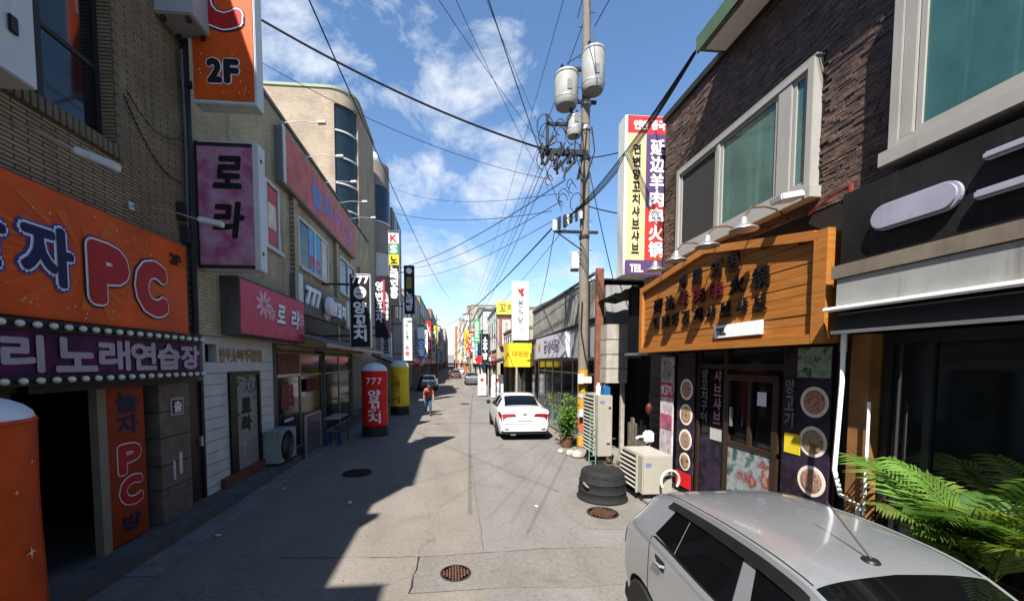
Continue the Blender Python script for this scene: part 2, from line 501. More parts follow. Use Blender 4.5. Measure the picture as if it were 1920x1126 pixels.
road_a = road_mat('worn_asphalt', (.205, .181, .154), (.285, .252, .215))
road_b = road_mat('grey_asphalt', (.195, .182, .167), (.26, .244, .225), .45)
road_c = road_mat('patched_asphalt', (.18, .165, .147), (.25, .229, .205), .5, 0)
concrete = mat('concrete', (.26, .25, .23), .9, .22, 3, .3, 40, stain=.5)
conc_dark = mat('dirty_concrete', (.15, .145, .135), .9, .25, 3, .3, 40, stain=.6)
white_metal = mat('white_metal', (.68, .68, .66), .45, .06, 2, stain=.35, stain_col=(.22, .19, .15))
cream_metal = mat('cream_metal', (.66, .63, .55), .5, .06, 3, stain=.3, stain_col=(.3, .25, .17))
grey_metal = mat('grey_metal', (.3, .3, .3), .45, .12, 4, metal=.4)
alu = mat('aluminium', (.55, .55, .55), .38, .08, 5, metal=.8)
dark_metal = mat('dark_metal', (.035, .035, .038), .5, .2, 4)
black_mat = mat('black_paint', (.012, .012, .014), .45, .3, 4)
rubber = mat('black_rubber', (.018, .018, .018), .8, .25, 8, .3, 80)
tar = mat('tar', (.03, .028, .026), .85, .3, 8, .3, 60)
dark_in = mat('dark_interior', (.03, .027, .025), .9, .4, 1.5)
white_p = mat('white_print', (.78, .78, .77), .5, .04, 6)
offwhite = mat('offwhite_paint', (.6, .59, .57), .65, .12, 2, stain=.35, stain_col=(.25, .24, .22))
black_p = mat('black_print', (.015, .015, .015), .5, .2, 6)
dark_glass = mat('dark_glass', (.012, .015, .017), .06, .2, 3, spec=.6)
grey_glass = mat('grey_glass', (.02, .023, .025), .1, .4, 1.5, spec=.25)
teal_glass = mat('teal_glass', (.05, .15, .135), .07, .35, 1.4, spec=.55, stain=.7, stain_col=(.14, .33, .3), streak=.04)
tinted_glass = mat('tinted_glass', (.016, .03, .034), .05, .2, 2, spec=.6)
rust = mat('rusty_iron', (.17, .085, .05), .85, .35, 14, .4, 60)
red_pipe_m = mat('red_pipe', (.32, .045, .04), .5, .15, 5)

# ------------------------------------------------------------------ ground
struct(MB().quad((-900, -300, -.03), (900, -300, -.03), (900, 2500, -.03), (-900, 2500, -.03)).build('ground', road_c))
struct(MB().quad((-4.35, -12, 0), (4.7, -12, 0), (4.7, 900, 0), (-4.35, 900, 0)).build('road', road_a))
# greyer relaid lane on the right and the square patch in front, each a thin sheet above the one below
lane = [(.35, -12), (3.35, -12), (3.35, 40), (.75, 40), (.62, 26), (.45, 17), (.5, 11), (.38, 7), (.34, 3)]
struct(MB().add([(x, y, .004) for x, y in lane], [tuple(range(len(lane)))]).build('road_lane', road_b))
pt = [(-.5, 4.38), (.6, 4.40), (1.4, 4.33), (2.25, 4.36), (2.5, 5.0), (2.28, 5.27), (1.2, 5.30), (.25, 5.24), (-.45, 5.22)]
struct(MB().add([(x, y, .008) for x, y in pt], [tuple(range(len(pt)))]).build('road_patch', road_c))
pt2 = [(2.1, 5.9), (3.2, 5.75), (3.4, 6.4), (3.2, 7.6), (2.6, 7.9), (2.0, 7.2), (1.9, 6.5)]
struct(MB().add([(x, y, .008) for x, y in pt2], [tuple(range(len(pt2)))]).build('road_patch', road_c))
# tar seams round the patch and across the road
def seam(path, w, z=.012):
    mb = MB(); rnd = random.Random(3)
    pts = []
    for i in range(len(path) - 1):
        a, b = Vector(path[i]), Vector(path[i + 1])
        k = max(2, int((b - a).length / .12))
        for j in range(k): pts.append(a.lerp(b, j / k) + Vector((rnd.uniform(-.012, .012), rnd.uniform(-.012, .012))))
    pts.append(Vector(path[-1]))
    L_ = []; R_ = []
    for i, p in enumerate(pts):
        d = (pts[min(i + 1, len(pts) - 1)] - pts[max(i - 1, 0)]).normalized()
        n = Vector((-d.y, d.x)); ww = w * rnd.uniform(.12, .75)
        L_.append((*(p + n * ww), z)); R_.append((*(p - n * ww), z))
    for i in range(len(pts) - 1):
        mb.quad(R_[i], R_[i + 1], L_[i + 1], L_[i])
    return mb
sm = MB()
for p_, w_ in ((pt[5:] , .006), ([pt[-1], (-.46, 4.9), pt[0]], .02), ([(-2.3, 5.35), (-1.3, 5.28), (-.45, 5.22)], .008),
               ([(.2, 10.6), (1.4, 11.9), (1.6, 12.4)], .008), ([(-1.4, 8.1), (-.2, 9.0), (1.3, 10.6)], .006), ([(.42, 5.3), (.45, 8), (.5, 11)], .004)):
    s_ = seam(p_, w_); sm.add(s_.v, s_.f)
struct(sm.build('tar_seam', tar))

struct(MB().box(-4.7, -3.98, -4, 10.7, 0, .17).build('pavement', conc_dark, bevel=.015))
struct(MB().box(-4.7, -4.02, 10.703, 60, 0, .1).build('pavement', conc_dark, bevel=.015))
gut = MB()
for i in range(22):
    y = -3 + i * 1.0
    gut.box(-3.977, -3.6 + .004 * math.sin(i * 2.1), y, y + .99, 0, .022 + .004 * math.sin(i * 1.7))
struct(gut.build('gutter', concrete))
struct(MB().box(3.55, 4.9, 6.4, 11.35, 0, .06).build('pavement', concrete, bevel=.01))
struct(MB().box(3.95, 4.9, 11.353, 60, 0, .08).build('pavement', conc_dark, bevel=.01))

# grit and scraps along the edges of the road
gr = MB(); rnd = random.Random(77)
for i in range(900):
    x = rnd.choice((rnd.gauss(-3.3, .35), rnd.uniform(-3.4, 3.6), rnd.gauss(3.2, .3))); y = 3.5 + rnd.expovariate(.16)
    if y > 30: continue
    s_ = rnd.uniform(.004, .013) * (1.6 if rnd.random() < .06 else 1); a = rnd.uniform(0, 6.28)
    gr.add([(x + s_ * math.cos(a + q * 2.09), y + s_ * math.sin(a + q * 2.09) * 1.2, .012) for q in range(3)] + [(x, y, .012 + s_ * .7)], [(0, 1, 3), (1, 2, 3), (2, 0, 3)])
o = gr.build('road_grit', mat('grit', (.2, .18, .15), .9, .6, 30)); o['kind'] = 'stuff'
for (x, y, a, w_, l_, lab) in ((-1.9, 7.4, .4, .08, .13, 'crumpled white paper scrap on the shaded road'), (-3.5, 6.1, 1.2, .06, .1, 'pale scrap of paper in the left gutter'), (1.5, 6.9, .9, .05, .07, 'small pale paper scrap on the sunlit road'), (-3.45, 8.3, .2, .05, .12, 'flattened cup in the left gutter')):
    c_, s_ = math.cos(a), math.sin(a)
    P4 = [(x + p * c_ * w_ - q * s_ * l_, y + p * s_ * w_ + q * c_ * l_) for p, q in ((-.5, -.5), (.5, -.4), (.4, .5), (-.4, .45))]
    zz0 = .03 if x < -3.4 else .014
    mb = MB().add([(P4[0][0], P4[0][1], zz0), (P4[1][0], P4[1][1], zz0 + .012), (P4[2][0], P4[2][1], zz0 + .004), (P4[3][0], P4[3][1], zz0 + .014), (x, y, zz0 + .02)], [(0, 1, 4), (1, 2, 4), (2, 3, 4), (3, 0, 4)])
    tag(mb.build('paper_scrap', mat('scrap_paper', (.62, .6, .55), .8)), lab, 'litter')

# manhole covers
def manhole(x, y, r, m, label, z=.012):
    t = thing('manhole_cover', label, 'manhole', (x, y, 0), 'manhole covers in the road')
    MB().lathe([(r * .9, z), (r * .9, z + .01), (r, z + .01), (r, z)], (x, y, 0), 32).build('rim', dark_metal, t)
    mb = MB().lathe([(0.001, z + .006), (r * .88, z + .006)], (x, y, 0), 32)
    for i in range(-4, 5):
        for j in range(-4, 5):
            px, py = i * r * .19, j * r * .19
            if px * px + py * py < (r * .8) ** 2:
                mb.box(x + px - r * .06, x + px + r * .06, y + py - r * .06, y + py + r * .06, z + .004, z + .0095)
    mb.build('plate', m, t)
manhole(.03, 4.76, .19, rust, 'small rusty round cover in the sunlit road in front')
manhole(2.58, 6.5, .27, rust, 'brown rusty round cover beside the black tub')
manhole(-2.24, 9.42, .34, dark_metal, 'dark round cover in the shaded left side of the road')
manhole(.8, 24.9, .33, dark_metal, 'distant round cover in the road ahead of the white sedan')
# ------------------------------------------------------------------ left side, near building
tan_brick = brick_mat('tan_brick', (.38, .275, .165), (.31, .225, .14), (.07, .055, .042), .3, .047, .008, 'yz', 1.0, .6)
tan_brick2 = brick_mat('olive_brick', (.58, .46, .29), (.5, .4, .26), (.25, .2, .14), .2, .062, .006, 'yz', .5, .45)
beige_tile = brick_mat('beige_tile', (.43, .345, .26), (.38, .305, .23), (.26, .21, .165), .24, .07, .006, 'both', .3, .15, (.2, .16, .12))
grey_tile = brick_mat('grey_tile', (.33, .29, .26), (.28, .25, .225), (.16, .145, .13), .24, .07, .006, 'both', .4, .3)
sill_brick_m = mat('sill_brick', (.24, .19, .125), .85, .3, 9, .3, 50)

def wall_with_holes(mb, xa, xb, y0, y1, z0, z1, holes):
    """slab between xa and xb, holes = [(y0,y1,z0,z1)] without overlap in y"""
    holes = sorted(holes)
    y = y0
    for (a, b, c, d) in holes:
        if a > y: mb.box(xa, xb, y, a, z0, z1)
        if c > z0: mb.box(xa, xb, a, b, z0, c)
        if d < z1: mb.box(xa, xb, a, b, d, z1)
        y = b
    if y < y1: mb.box(xa, xb, y, y1, z0, z1)
    return mb

b1 = thing('brick_building', 'two storey tan brick building with dark upstairs window at the near left', 'building', (-6, 3, 0))
mb = wall_with_holes(MB(), -4.7, -4.4, -1.85, 7.1, 2.3, 8.95, [(3.5, 5.75, 5.45, 7.35), (.2, 2.6, 5.45, 7.35)])
mb.box(-12, -4.7, -1.85, 7.1, 2.45, 8.8)
mb.build('wall', tan_brick, b1)
MB().box(-12, -4.36, -1.86, 7.13, 8.95, 9.05).build('parapet_coping', concrete, b1)
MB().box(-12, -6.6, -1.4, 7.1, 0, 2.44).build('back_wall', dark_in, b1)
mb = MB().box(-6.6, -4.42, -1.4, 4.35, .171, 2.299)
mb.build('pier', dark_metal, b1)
MB().box(-6.6, -4.71, 6.95, 7.1, .171, 2.44).build('inner_wall', dark_in, b1)
for (ya, yb) in ((3.5, 5.75), (.2, 2.6)):
    w = MB()
    for (p, q) in ((ya, ya + .06), (yb - .06, yb), (ya + .72, ya + .8), (yb - .82, yb - .74)):
        w.box(-4.62, -4.55, p, q, 5.45, 7.35)
    w.box(-4.618, -4.552, ya, yb, 5.45, 5.52); w.box(-4.618, -4.552, ya, yb, 7.28, 7.35); w.box(-4.617, -4.553, ya, yb, 6.35, 6.41)
    win = w.build('window_frame', dark_metal, b1)
    MB().box(-4.6, -4.57, ya, yb, 5.45, 7.35).build('pane', dark_glass, win)
sb = MB().box(0, .05, 0, .066, 0, .17)
me0 = None
for (ya, yb) in ((3.4, 5.85),):
    k = int((yb - ya) / .078)
    for i in range(k):
        if me0 is None:
            o = sb.build('sill_brick', sill_brick_m, b1, bevel=.006); me0 = o.data
        else:
            o = link('sill_brick', me0, None, b1)
        o.location = (-4.402 + random.uniform(0, .006), ya + i * .078, 5.275 + random.uniform(-.003, .003))
# jamb bricks down the right side of the window
for i in range(14):
    o = link('jamb_brick', me0, None, b1)
    o.location = (-4.4005, 5.755, 5.46 + i * .132); o.scale = (.5, 1.3, .72)
MB().box(-4.7, -4.36, -1.4, 7.1, 2.3, 2.42).box(-4.4, -4.3, 4.4, 7.1, 2.28, 2.36).build('door_lintel', black_mat, b1)

MB().box(-10, -4.75, .5, 4.9, 9.05, 12.0).build('roof_shade_block', tan_brick, b1)  # unseen block and slab, added to shade the orange sign and the road
MB().box(-10.1, -4.7, .4, 5.0, 12.0, 12.12).build('roof_shade_slab', concrete, b1)

# neighbour that lies wholly beside the camera and gives the first step of the shadow
b0 = thing('corner_building', 'brick building beside the camera whose shadow falls on the near road', 'building', (-6, -6, 0))
MB().box(-12, -4.0, -14, -1.88, 0, 9.75).build('wall', tan_brick, b0)
MB().box(-12, -3.95, -14, -1.88, 9.75, 9.85).build('parapet_coping', concrete, b0)

# white ribbed metal box on the wall, upper left
t = thing('metal_sign_box', 'white ribbed sheet metal box fixed to the brick wall at upper left', 'sign box', (-4.2, 3.6, 5.25))
mb = MB().box(-4.4, -4.02, 2.9, 4.37, 5.25, 9.0)
mb.build('casing', white_metal, t, bevel=.01)
mb = MB()
for y in (3.2, 3.62, 3.98): mb.box(-4.021, -4.008, y, y + .012, 5.26, 8.99)
mb.build('seam', grey_metal, t)
MB().box(-4.02, -3.99, 4.12, 4.2, 5.62, 5.78).build('latch', dark_metal, t, bevel=.01)

# wide orange sign
t = thing('shop_sign', 'wide orange shop sign with large red PC letters over the karaoke entrance', 'sign', (-4.3, 5.4, 3.08))
orange_m = mat('orange_vinyl', (.56, .075, .01), .5, .25, 1.2, .12, 3, stain=.25, stain_col=(.25, .05, .02))
navy_m = mat('navy_print', (.01, .014, .06), .45, .1, 4)
blue_halo = mat('blue_halo_print', (.025, .05, .3), .45, .1, 4)
red_m = mat('dark_red_print', (.36, .015, .018), .45, .1, 4)
lilac_m = mat('pale_lilac_print', (.72, .66, .72), .5, .05, 6)
gold_m = mat('gold_print', (.56, .1, .014), .5, .1, 6)
MB().box(-4.4, -4.16, 1.2, 6.68, 3.05, 4.41).build('panel', orange_m, t, bevel=.008)
mb = MB()
cy, cz = 4.95, 3.72      # sunburst printed on the vinyl
for i in range(26):
    a = 6.28318 * i / 26 + .1; d = .055
    r0, r1 = .2, .42 + .2 * (i % 3) / 2
    q = []
    for (rr, aa) in ((r0, a - d * .5), (r1, a - d), (r1, a + d), (r0, a + d * .5)):
        q.append((-4.156, min(6.63, max(1.3, cy + rr * math.cos(aa) * 2.4)), min(4.37, max(3.09, cz + rr * math.sin(aa)))))
    mb.quad(*q)
mb.build('sunburst', gold_m, t)
mb = MB()
rnd = random.Random(5)
for i in range(40):
    y, z, s_ = rnd.uniform(3.4, 6.6), rnd.choice((rnd.uniform(4.05, 4.35), rnd.uniform(3.1, 3.25), rnd.uniform(3.15, 4.3))), rnd.uniform(.006, .022)
    mb.add([(-4.1545, y + s_ * a, z + s_ * b) for a, b in ((1, 0), (.15, .15), (0, 1), (-.15, .15), (-1, 0), (-.15, -.15), (0, -1), (.15, -.15))], [(0, 1, 2, 3, 4, 5, 6, 7)])
mb.build('sparkle', mat('sparkle_print', (.8, .6, .42), .5), t)
for (ch, y, z, gw, gh, mi, mo) in (('놀', 3.5, 3.5, .6, .62, navy_m, lilac_m), ('자', 4.26, 3.42, .5, .58, navy_m, lilac_m),
                                    ('P', 5.02, 3.36, .44, .6, red_m, lilac_m), ('C', 5.7, 3.32, .44, .62, red_m, lilac_m)):
    b3 = .07 if ch in 'PC' else .026
    o = put_glyph
    mb = MB(); put_glyph(mb, ch, (-4.16, y, z), UY, UZ, gw, gh, b3 + .044, .006)
    k1 = mb.build('letter_halo', blue_halo if mi is navy_m else black_p, t)
    mb = MB(); put_glyph(mb, ch, (-4.16, y, z), UY, UZ, gw, gh, b3 + .024, .014)
    mb.build('letter_edge', mo, k1)
    mb = MB(); put_glyph(mb, ch, (-4.16, y, z), UY, UZ, gw, gh, b3, .022)
    mb.build('letter', mi, k1)
mb = MB(); text_row(mb, '2F', (-4.16, 6.3, 4.08), UY, UZ, .25, .14, .012, .008); mb.build('floor_number', black_p, t)

# karaoke sign with two rows of bulbs
t = thing('karaoke_sign', 'black and purple karaoke sign with pale letters and rows of bulbs', 'sign', (-4.3, 5.4, 2.36))
purple_m = mat('purple_vinyl', (.05, .008, .045), .5, .8, 1.3)
MB().box(-4.4, -4.12, 1.2, 6.88, 2.375, 3.03).build('panel', purple_m, t, bevel=.006)
MB().box(-4.12, -4.08, 1.2, 6.88, 2.92, 3.03).box(-4.119, -4.08, 1.2, 6.88, 2.375, 2.47).build('bulb_rail', black_mat, t)
kl = mat('karaoke_letters', (.34, .29, .34), .5, .1, 4)
for ch, ya, yb in (('리', 4.0, 4.36), ('노', 4.5, 4.96), ('래', 5.01, 5.43), ('연', 5.47, 5.88), ('습', 5.93, 6.36), ('장', 6.41, 6.82)):
    mb = MB(); put_glyph(mb, ch, (-4.12, ya, 2.52), UY, UZ, yb - ya, .34, .018, .012); mb.build('letter', kl, t)
bulb_m = mat('frosted_bulb', (.85, .78, .66), .25, .05, 8)
bme = None
for z in (2.975, 2.425):
    for i in range(24):
        y = 3.15 + i * .16
        if bme is None:
            o = MB().lathe([(.0, -.02), (.026, .0), (.033, .02), (.03, .042), (.016, .056), (.0, .06)], (0, 0, 0), 12, axis='x').build('bulb', bulb_m, t, smooth=True); bme = o.data
        else:
            o = link('bulb', bme, None, t)
        o.location = (-4.078, y, z)

# tall projecting orange sign, C above 2F
t = thing('projecting_sign', 'tall orange projecting sign with a red C above 2F', 'sign', (-3.7, 7.1, 6.8))
MB().box(-4.16, -3.17, 7.0, 7.26, 6.8, 10.2).build('casing', white_metal, t, bevel=.012)
MB().box(-4.13, -3.2, 6.985, 7.0, 6.86, 10.15).build('face', orange_m, t)
MB().box(-4.4, -4.16, 7.08, 7.16, 7.1, 7.18).box(-4.4, -4.16, 7.08, 7.16, 9.5, 9.58).build('bracket', dark_metal, t)
for (ch, x, z, gw, gh, b3, mi, mo) in (('C', -4.0, 8.02, .58, .78, .07, red_m, lilac_m), ('P', -3.98, 9.1, .55, .75, .07, red_m, lilac_m)):
    mb = MB(); put_glyph(mb, ch, (x, 6.985, z), UX, UZ, gw, gh, b3 + .045, .004); k1 = mb.build('letter_halo', black_p, t)
    mb = MB(); put_glyph(mb, ch, (x, 6.985, z), UX, UZ, gw, gh, b3 + .024, .010); mb.build('letter_edge', mo, k1)
    mb = MB(); put_glyph(mb, ch, (x, 6.985, z), UX, UZ, gw, gh, b3, .016); mb.build('letter', mi, k1)
mb = MB(); text_row(mb, '2F', (-3.93, 6.985, 7.14), UX, UZ, .52, .33, .045, .004, .3); k1 = mb.build('floor_number_edge', lilac_m, t)
mb = MB(); text_row(mb, '2F', (-3.93, 6.985, 7.14), UX, UZ, .52, .33, .028, .012, .3); mb.build('floor_number', black_p, k1)
mb = MB(); rnd = random.Random(9)
for i in range(34):
    x, z, s_ = rnd.uniform(-4.1, -3.24), rnd.uniform(6.95, 8.0), rnd.uniform(.008, .024)
    mb.add([(x + s_ * a, 6.982, z + s_ * b) for a, b in ((1, 0), (.15, -.15), (0, -1), (-.15, -.15), (-1, 0), (-.15, .15), (0, 1), (.15, .15))], [tuple(range(8))])
mb.build('sparkle', MATS['sparkle_print'], t)

# a small sign higher up the street front behind the frame's left edge, seen only by its shadow
t = thing('high_sign', 'narrow projecting sign on the near brick wall above the frame', 'sign', (-4.2, .9, 6))
MB().box(-4.4, -4.2, .6, .8, 6.6, 9.2).build('casing', white_metal, t, bevel=.01)

# pink vertical and pink wall signs
def pink_mat(name, c1, c2):
    m = mat(name, (.3, .1, .1), .5, .35, 3)
    t_ = m.node_tree
    for n in t_.nodes:
        if n.type == 'MIX_RGB':
            n.inputs['Color1'].default_value = (*c1, 1); n.inputs['Color2'].default_value = (*c2, 1)
    return m
pink_a = pink_mat('faded_mauve_vinyl', (.3, .025, .11), (.48, .3, .38))
pink_b = pink_mat('pink_vinyl', (.5, .03, .075), (.5, .09, .15))
petal_m = mat('pale_petal_print', (.62, .36, .42), .5, .2, 6)
t = thing('projecting_sign', 'faded mauve projecting sign with brush letters 로라 under the orange one', 'sign', (-3.8, 7.4, 4.25))
MB().box(-4.36, -3.34, 7.35, 7.62, 4.22, 6.4).build('casing', white_metal, t, bevel=.012)
MB().box(-4.33, -3.43, 7.335, 7.35, 4.3, 6.36).build('face', pink_a, t)
MB().box(-4.332, -3.428, 7.329, 7.345, 6.30, 6.36).box(-4.36, -4.33, 7.33, 7.35, 4.24, 6.38).box(-4.33, -3.43, 7.33, 7.349, 4.24, 4.30).build('frame', dark_metal, t)
MB().box(-3.339, -3.325, 7.44, 7.47, 6.1, 6.16).box(-3.339, -3.325, 7.44, 7.47, 4.5, 4.56).build('latch', dark_metal, t)
mb = MB()
put_glyph(mb, '로', (-4.06, 7.335, 5.62), UX, UZ, .42, .5, .026, .006, .12)
put_glyph(mb, '라', (-4.1, 7.335, 4.78), UX, UZ, .46, .58, .026, .006, .12)
mb.build('letter', black_p, t)
t = thing('shop_sign', 'pink shop sign with brush letters 로라 and petal print over the white front', 'sign', (-4.2, 9.7, 3.15))
MB().box(-4.4, -4.06, 8.0, 11.35, 3.14, 4.26).build('casing', conc_dark, t, bevel=.01)
MB().box(-4.06, -4.045, 8.04, 11.31, 3.18, 4.22).build('face', pink_b, t)
mb = MB()
for (fy, fz, fr) in ((9.0, 3.86, .3), (11.05, 3.75, .22), (9.35, 3.7, .16)):
    for i in range(9):
        a = 6.28318 * i / 9
        c_, s_ = math.cos(a), math.sin(a)
        pts = [(.12, 0), (.5, .14), (.9, .1), (1, 0), (.9, -.1), (.5, -.14)]
        mb.add([(-4.0415 + .0004 * (i % 3), min(11.3, fy + fr * 1.25 * (p * c_ - q * s_)), fz + fr * (p * s_ + q * c_)) for p, q in pts], [tuple(range(6))])
mb.build('petal_print', petal_m, t)
for (dy, dz, mm, lf) in ((.035, -.03, black_p, .006), (0, 0, lilac_m, .012)):
    mb = MB()
    put_glyph(mb, '로', (-4.045, 9.6 + dy, 3.55 + dz), UY, UZ, .42, .4, .02, lf, .15)
    put_glyph(mb, '라', (-4.045, 10.4 + dy, 3.48 + dz), UY, UZ, .5, .46, .02, lf, .15)
    mb.build('letter', mm, t)

# entrance furniture below the signs
t = thing('door_sign', 'orange upright PC sign panel at the dark stairway door', 'sign', (-4.4, 5.7, .2))
MB().box(-4.55, -4.38, 5.37, 6.0, .2, 2.28).build('panel', mat('dull_orange_vinyl', (.22, .03, .008), .5, .2, 2), t)
MB().box(-4.46, -4.36, 5.24, 5.365, .171, 2.28).build('post', mat('beige_post', (.33, .29, .22), .7, .15, 3, stain=.3), t)
mb = MB(); text_col(mb, '놀자', (-4.38, 5.54, 1.62), UY, UZ, .34, .6, .012, .004); mb.build('letter', navy_m, t)
for i, ch in enumerate('PC'):
    mb = MB(); put_glyph(mb, ch, (-4.38, 5.55, 1.14 - i * .44), UY, UZ, .33, .34, .045, .004); k1 = mb.build('letter_edge', lilac_m, t)
    mb = MB(); put_glyph(mb, ch, (-4.38, 5.55, 1.14 - i * .44), UY, UZ, .33, .34, .03, .009); mb.build('letter', red_m, k1)
mb = MB(); put_glyph(mb, '방', (-4.38, 5.56, .34), UY, UZ, .3, .2, .01, .004); mb.build('letter', navy_m, t)

t = thing('stone_pillar', 'grey brown stone clad pillar between the stairway and the dark door', 'pillar', (-4.45, 6.55, .17))
stone_m = mat('pillar_stone', (.2, .165, .14), .6, .3, 5, .1)
zz_ = .172
for hgt in (.52, .36, .42, .4, .42):
    MB().box(-4.7, -4.33, 6.22, 6.9, zz_, zz_ + hgt - .012).build('stone_block', stone_m, t, bevel=.006); zz_ += hgt
t2 = thing('notice_plate', 'small framed white notice on the stone pillar', 'notice', (-4.33, 6.55, 1.9))
MB().box(-4.329, -4.315, 6.44, 6.74, 1.78, 2.06).build('plate', mat('notice_grey', (.4, .4, .4), .5), t2)
MB().box(-4.316, -4.31, 6.48, 6.7, 1.82, 2.02).build('print', black_p, t2)
mb = MB(); put_glyph(mb, '출', (-4.31, 6.5, 1.84), UY, UZ, .18, .16, .004, .003); mb.build('symbol', lilac_m, t2)
for i, (yy, zz2, w_, h_, lab) in enumerate(((6.46, .78, .05, .3, 'thin pale paper strip low on the stone pillar'), (6.6, .84, .07, .34, 'wider pale paper strip low on the stone pillar'))):
    tag(MB().box(-4.328, -4.322, yy, yy + w_, zz2, zz2 + h_).build('paper_notice', offwhite), lab, 'notice', 'papers on the stone pillar')

t = thing('metal_door', 'dark brown steel door beside the stone pillar', 'door', (-4.5, 7.2, .17))
MB().box(-4.58, -4.5, 6.93, 7.5, .172, 2.28).build('leaf', mat('brown_door', (.045, .028, .022), .45, .2, 3), t)
MB().box(-4.5, -4.46, 6.92, 6.98, .172, 2.28).box(-4.5, -4.46, 7.44, 7.5, .172, 2.28).build('frame', black_mat, t)
MB().box(-4.5, -4.44, 7.36, 7.42, 1.12, 1.3).build('handle', alu, t, bevel=.008)

# white front with the framed sign door
b2 = thing('brick_shop_building', 'olive brick shop building with pink signs and upstairs windows on the left', 'building', (-7, 14, 0))
wf = offwhite
mb = wall_with_holes(MB(), -4.72, -4.45, 7.5, 10.25, .172, 3.1, [(7.56, 7.92, 2.62, 2.95), (8.25, 9.5, .172, 2.42)])
mb.build('white_front', wf, b2)
MB().box(-4.72, -4.6, 7.56, 7.92, 2.62, 2.95).build('vent_opening', black_mat, b2)
jm = MB()
for i in range(12):
    z = .3 + i * .21
    if z < 3: jm.box(-4.449, -4.444, 7.5, 8.2, z, z + .012); jm.box(-4.449, -4.444, 9.55, 10.25, z, z + .012)
build_each(jm, 'wall_joint', mat('joint_grey', (.28, .28, .27), .8), b2)
MB().box(-4.45, -4.36, 7.9, 10.3, .171, .36).build('brick_step', mat('red_brick_step', (.22, .07, .045), .85, .35, 9, .3), b2, bevel=.01)
mb = MB(); text_row(mb, '한우소머리국밥집', (-4.445, 7.98, 2.64), UY, UZ, 1.7, .24, .012, .006); mb.build('faded_lettering', mat('faded_gold_print', (.3, .2, .09), .6, .3, 5), b2)
t = thing('sign_door', 'black framed door panel with white sheet lettered 로라', 'door', (-4.4, 8.85, .17))
MB().box(-4.62, -4.4, 8.25, 8.5, .2, 2.42).box(-4.52, -4.4, 9.42, 9.5, .2, 2.42).box(-4.52, -4.4, 8.5, 9.42, 2.34, 2.42).build('frame', black_mat, t)
MB().box(-4.5, -4.45, 8.5, 9.42, .2, 2.34).build('panel', mat('patterned_sheet', (.36, .35, .32), .6, .45, 16), t)
mb = MB(); put_glyph(mb, '로', (-4.45, 8.75, 1.55), UY, UZ, .36, .28, .03, .005); put_glyph(mb, '라', (-4.45, 8.75, 1.15), UY, UZ, .36, .3, .03, .005); mb.build('letter', black_p, t)
mb = MB(); rnd = random.Random(2)
for i in range(60):
    y, z = rnd.uniform(8.53, 9.4), rnd.choice((rnd.uniform(1.95, 2.32), rnd.uniform(1.95, 2.32), rnd.uniform(1.0, 1.9)))
    if 8.68 < y < 9.2 and z < 1.95: continue
    r_ = rnd.uniform(.014, .04)
    mb.add([(-4.4455 + .0003 * (i % 5), y + r_ * math.cos(a), z + r_ * math.sin(a)) for a in (0, 1.05, 2.1, 3.14, 4.2, 5.2)], [tuple(range(6))])
mb.build('leaf_print', mat('dark_leaf_print', (.05, .05, .05), .6), t)
# ------------------------------------------------------------------ left side, olive brick building: upper wall, banner, eatery front
mb = wall_with_holes(MB(), -4.7, -4.4, 7.2, 21.6, 3.1, 8.9, [(9.3, 10.75, 5.4, 7.0), (12.0, 14.75, 5.4, 6.85), (16.2, 18.6, 5.4, 6.85)])
mb.box(-12, -4.7, 7.2, 21.6, 3.1, 8.75).box(-12, -4.703, 10.3, 21.6, 2.9, 3.1)
mb.build('wall', tan_brick2, b2)
MB().box(-12, -4.34, 7.17, 21.63, 8.9, 8.99).build('parapet_coping', concrete, b2)
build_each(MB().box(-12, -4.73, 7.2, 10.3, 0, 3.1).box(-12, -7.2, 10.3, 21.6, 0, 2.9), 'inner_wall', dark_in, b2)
poster_blue = mat('blue_poster', (.12, .33, .55), .5, .25, 2)
poster_red = mat('red_poster', (.5, .06, .07), .5, .35, 3)
poster_cream = mat('cream_poster', (.6, .5, .38), .5, .35, 3)
for (ya, yb, za, zb, post) in ((9.3, 10.75, 5.4, 7.0, 1), (12.0, 14.75, 5.4, 6.85, 2), (16.2, 18.6, 5.4, 6.85, 3)):
    w = MB()
    ym = (ya + yb) / 2
    for p in (ya, ym - .03, yb - .07): w.box(-4.47, -4.385, p, p + .07, za, zb)
    w.box(-4.468, -4.387, ya, yb, za, za + .07); w.box(-4.468, -4.387, ya, yb, zb - .07, zb)
    wf_ = w.build('window_frame', white_metal, b2)
    MB().box(-4.45, -4.43, ya + .02, yb - .02, za + .02, zb - .02).build('pane', grey_glass, wf_)
    MB().box(-4.42, -4.3, ya - .05, yb + .05, za - .08, za).build('sill', offwhite, wf_)
    if post == 1:
        MB().box(-4.428, -4.42, ym + .1, yb - .1, 5.5, 6.9).build('poster', poster_red, wf_)
        MB().box(-4.419, -4.416, ym + .15, yb - .15, 5.9, 6.5).build('poster_print', poster_cream, wf_)
    if post == 2:
        MB().box(-4.428, -4.42, 12.9, 14.0, 5.48, 6.78).build('poster', poster_blue, wf_)
        mb = MB(); text_row(mb, 'PC', (-4.419, 13.0, 5.6), UY, UZ, .9, .35, .04, .002); mb.build('poster_print', poster_red, wf_)
        MB().box(-4.428, -4.42, 14.1, 14.66, 5.48, 6.78).build('poster', poster_cream, wf_)
mb = MB()
for y in (11.4, 15.4, 19.2): mb.box(-4.4, -4.28, y, y + .3, 3.1, 7.1)
build_each(mb, 'brick_pilaster', tan_brick2, b2)

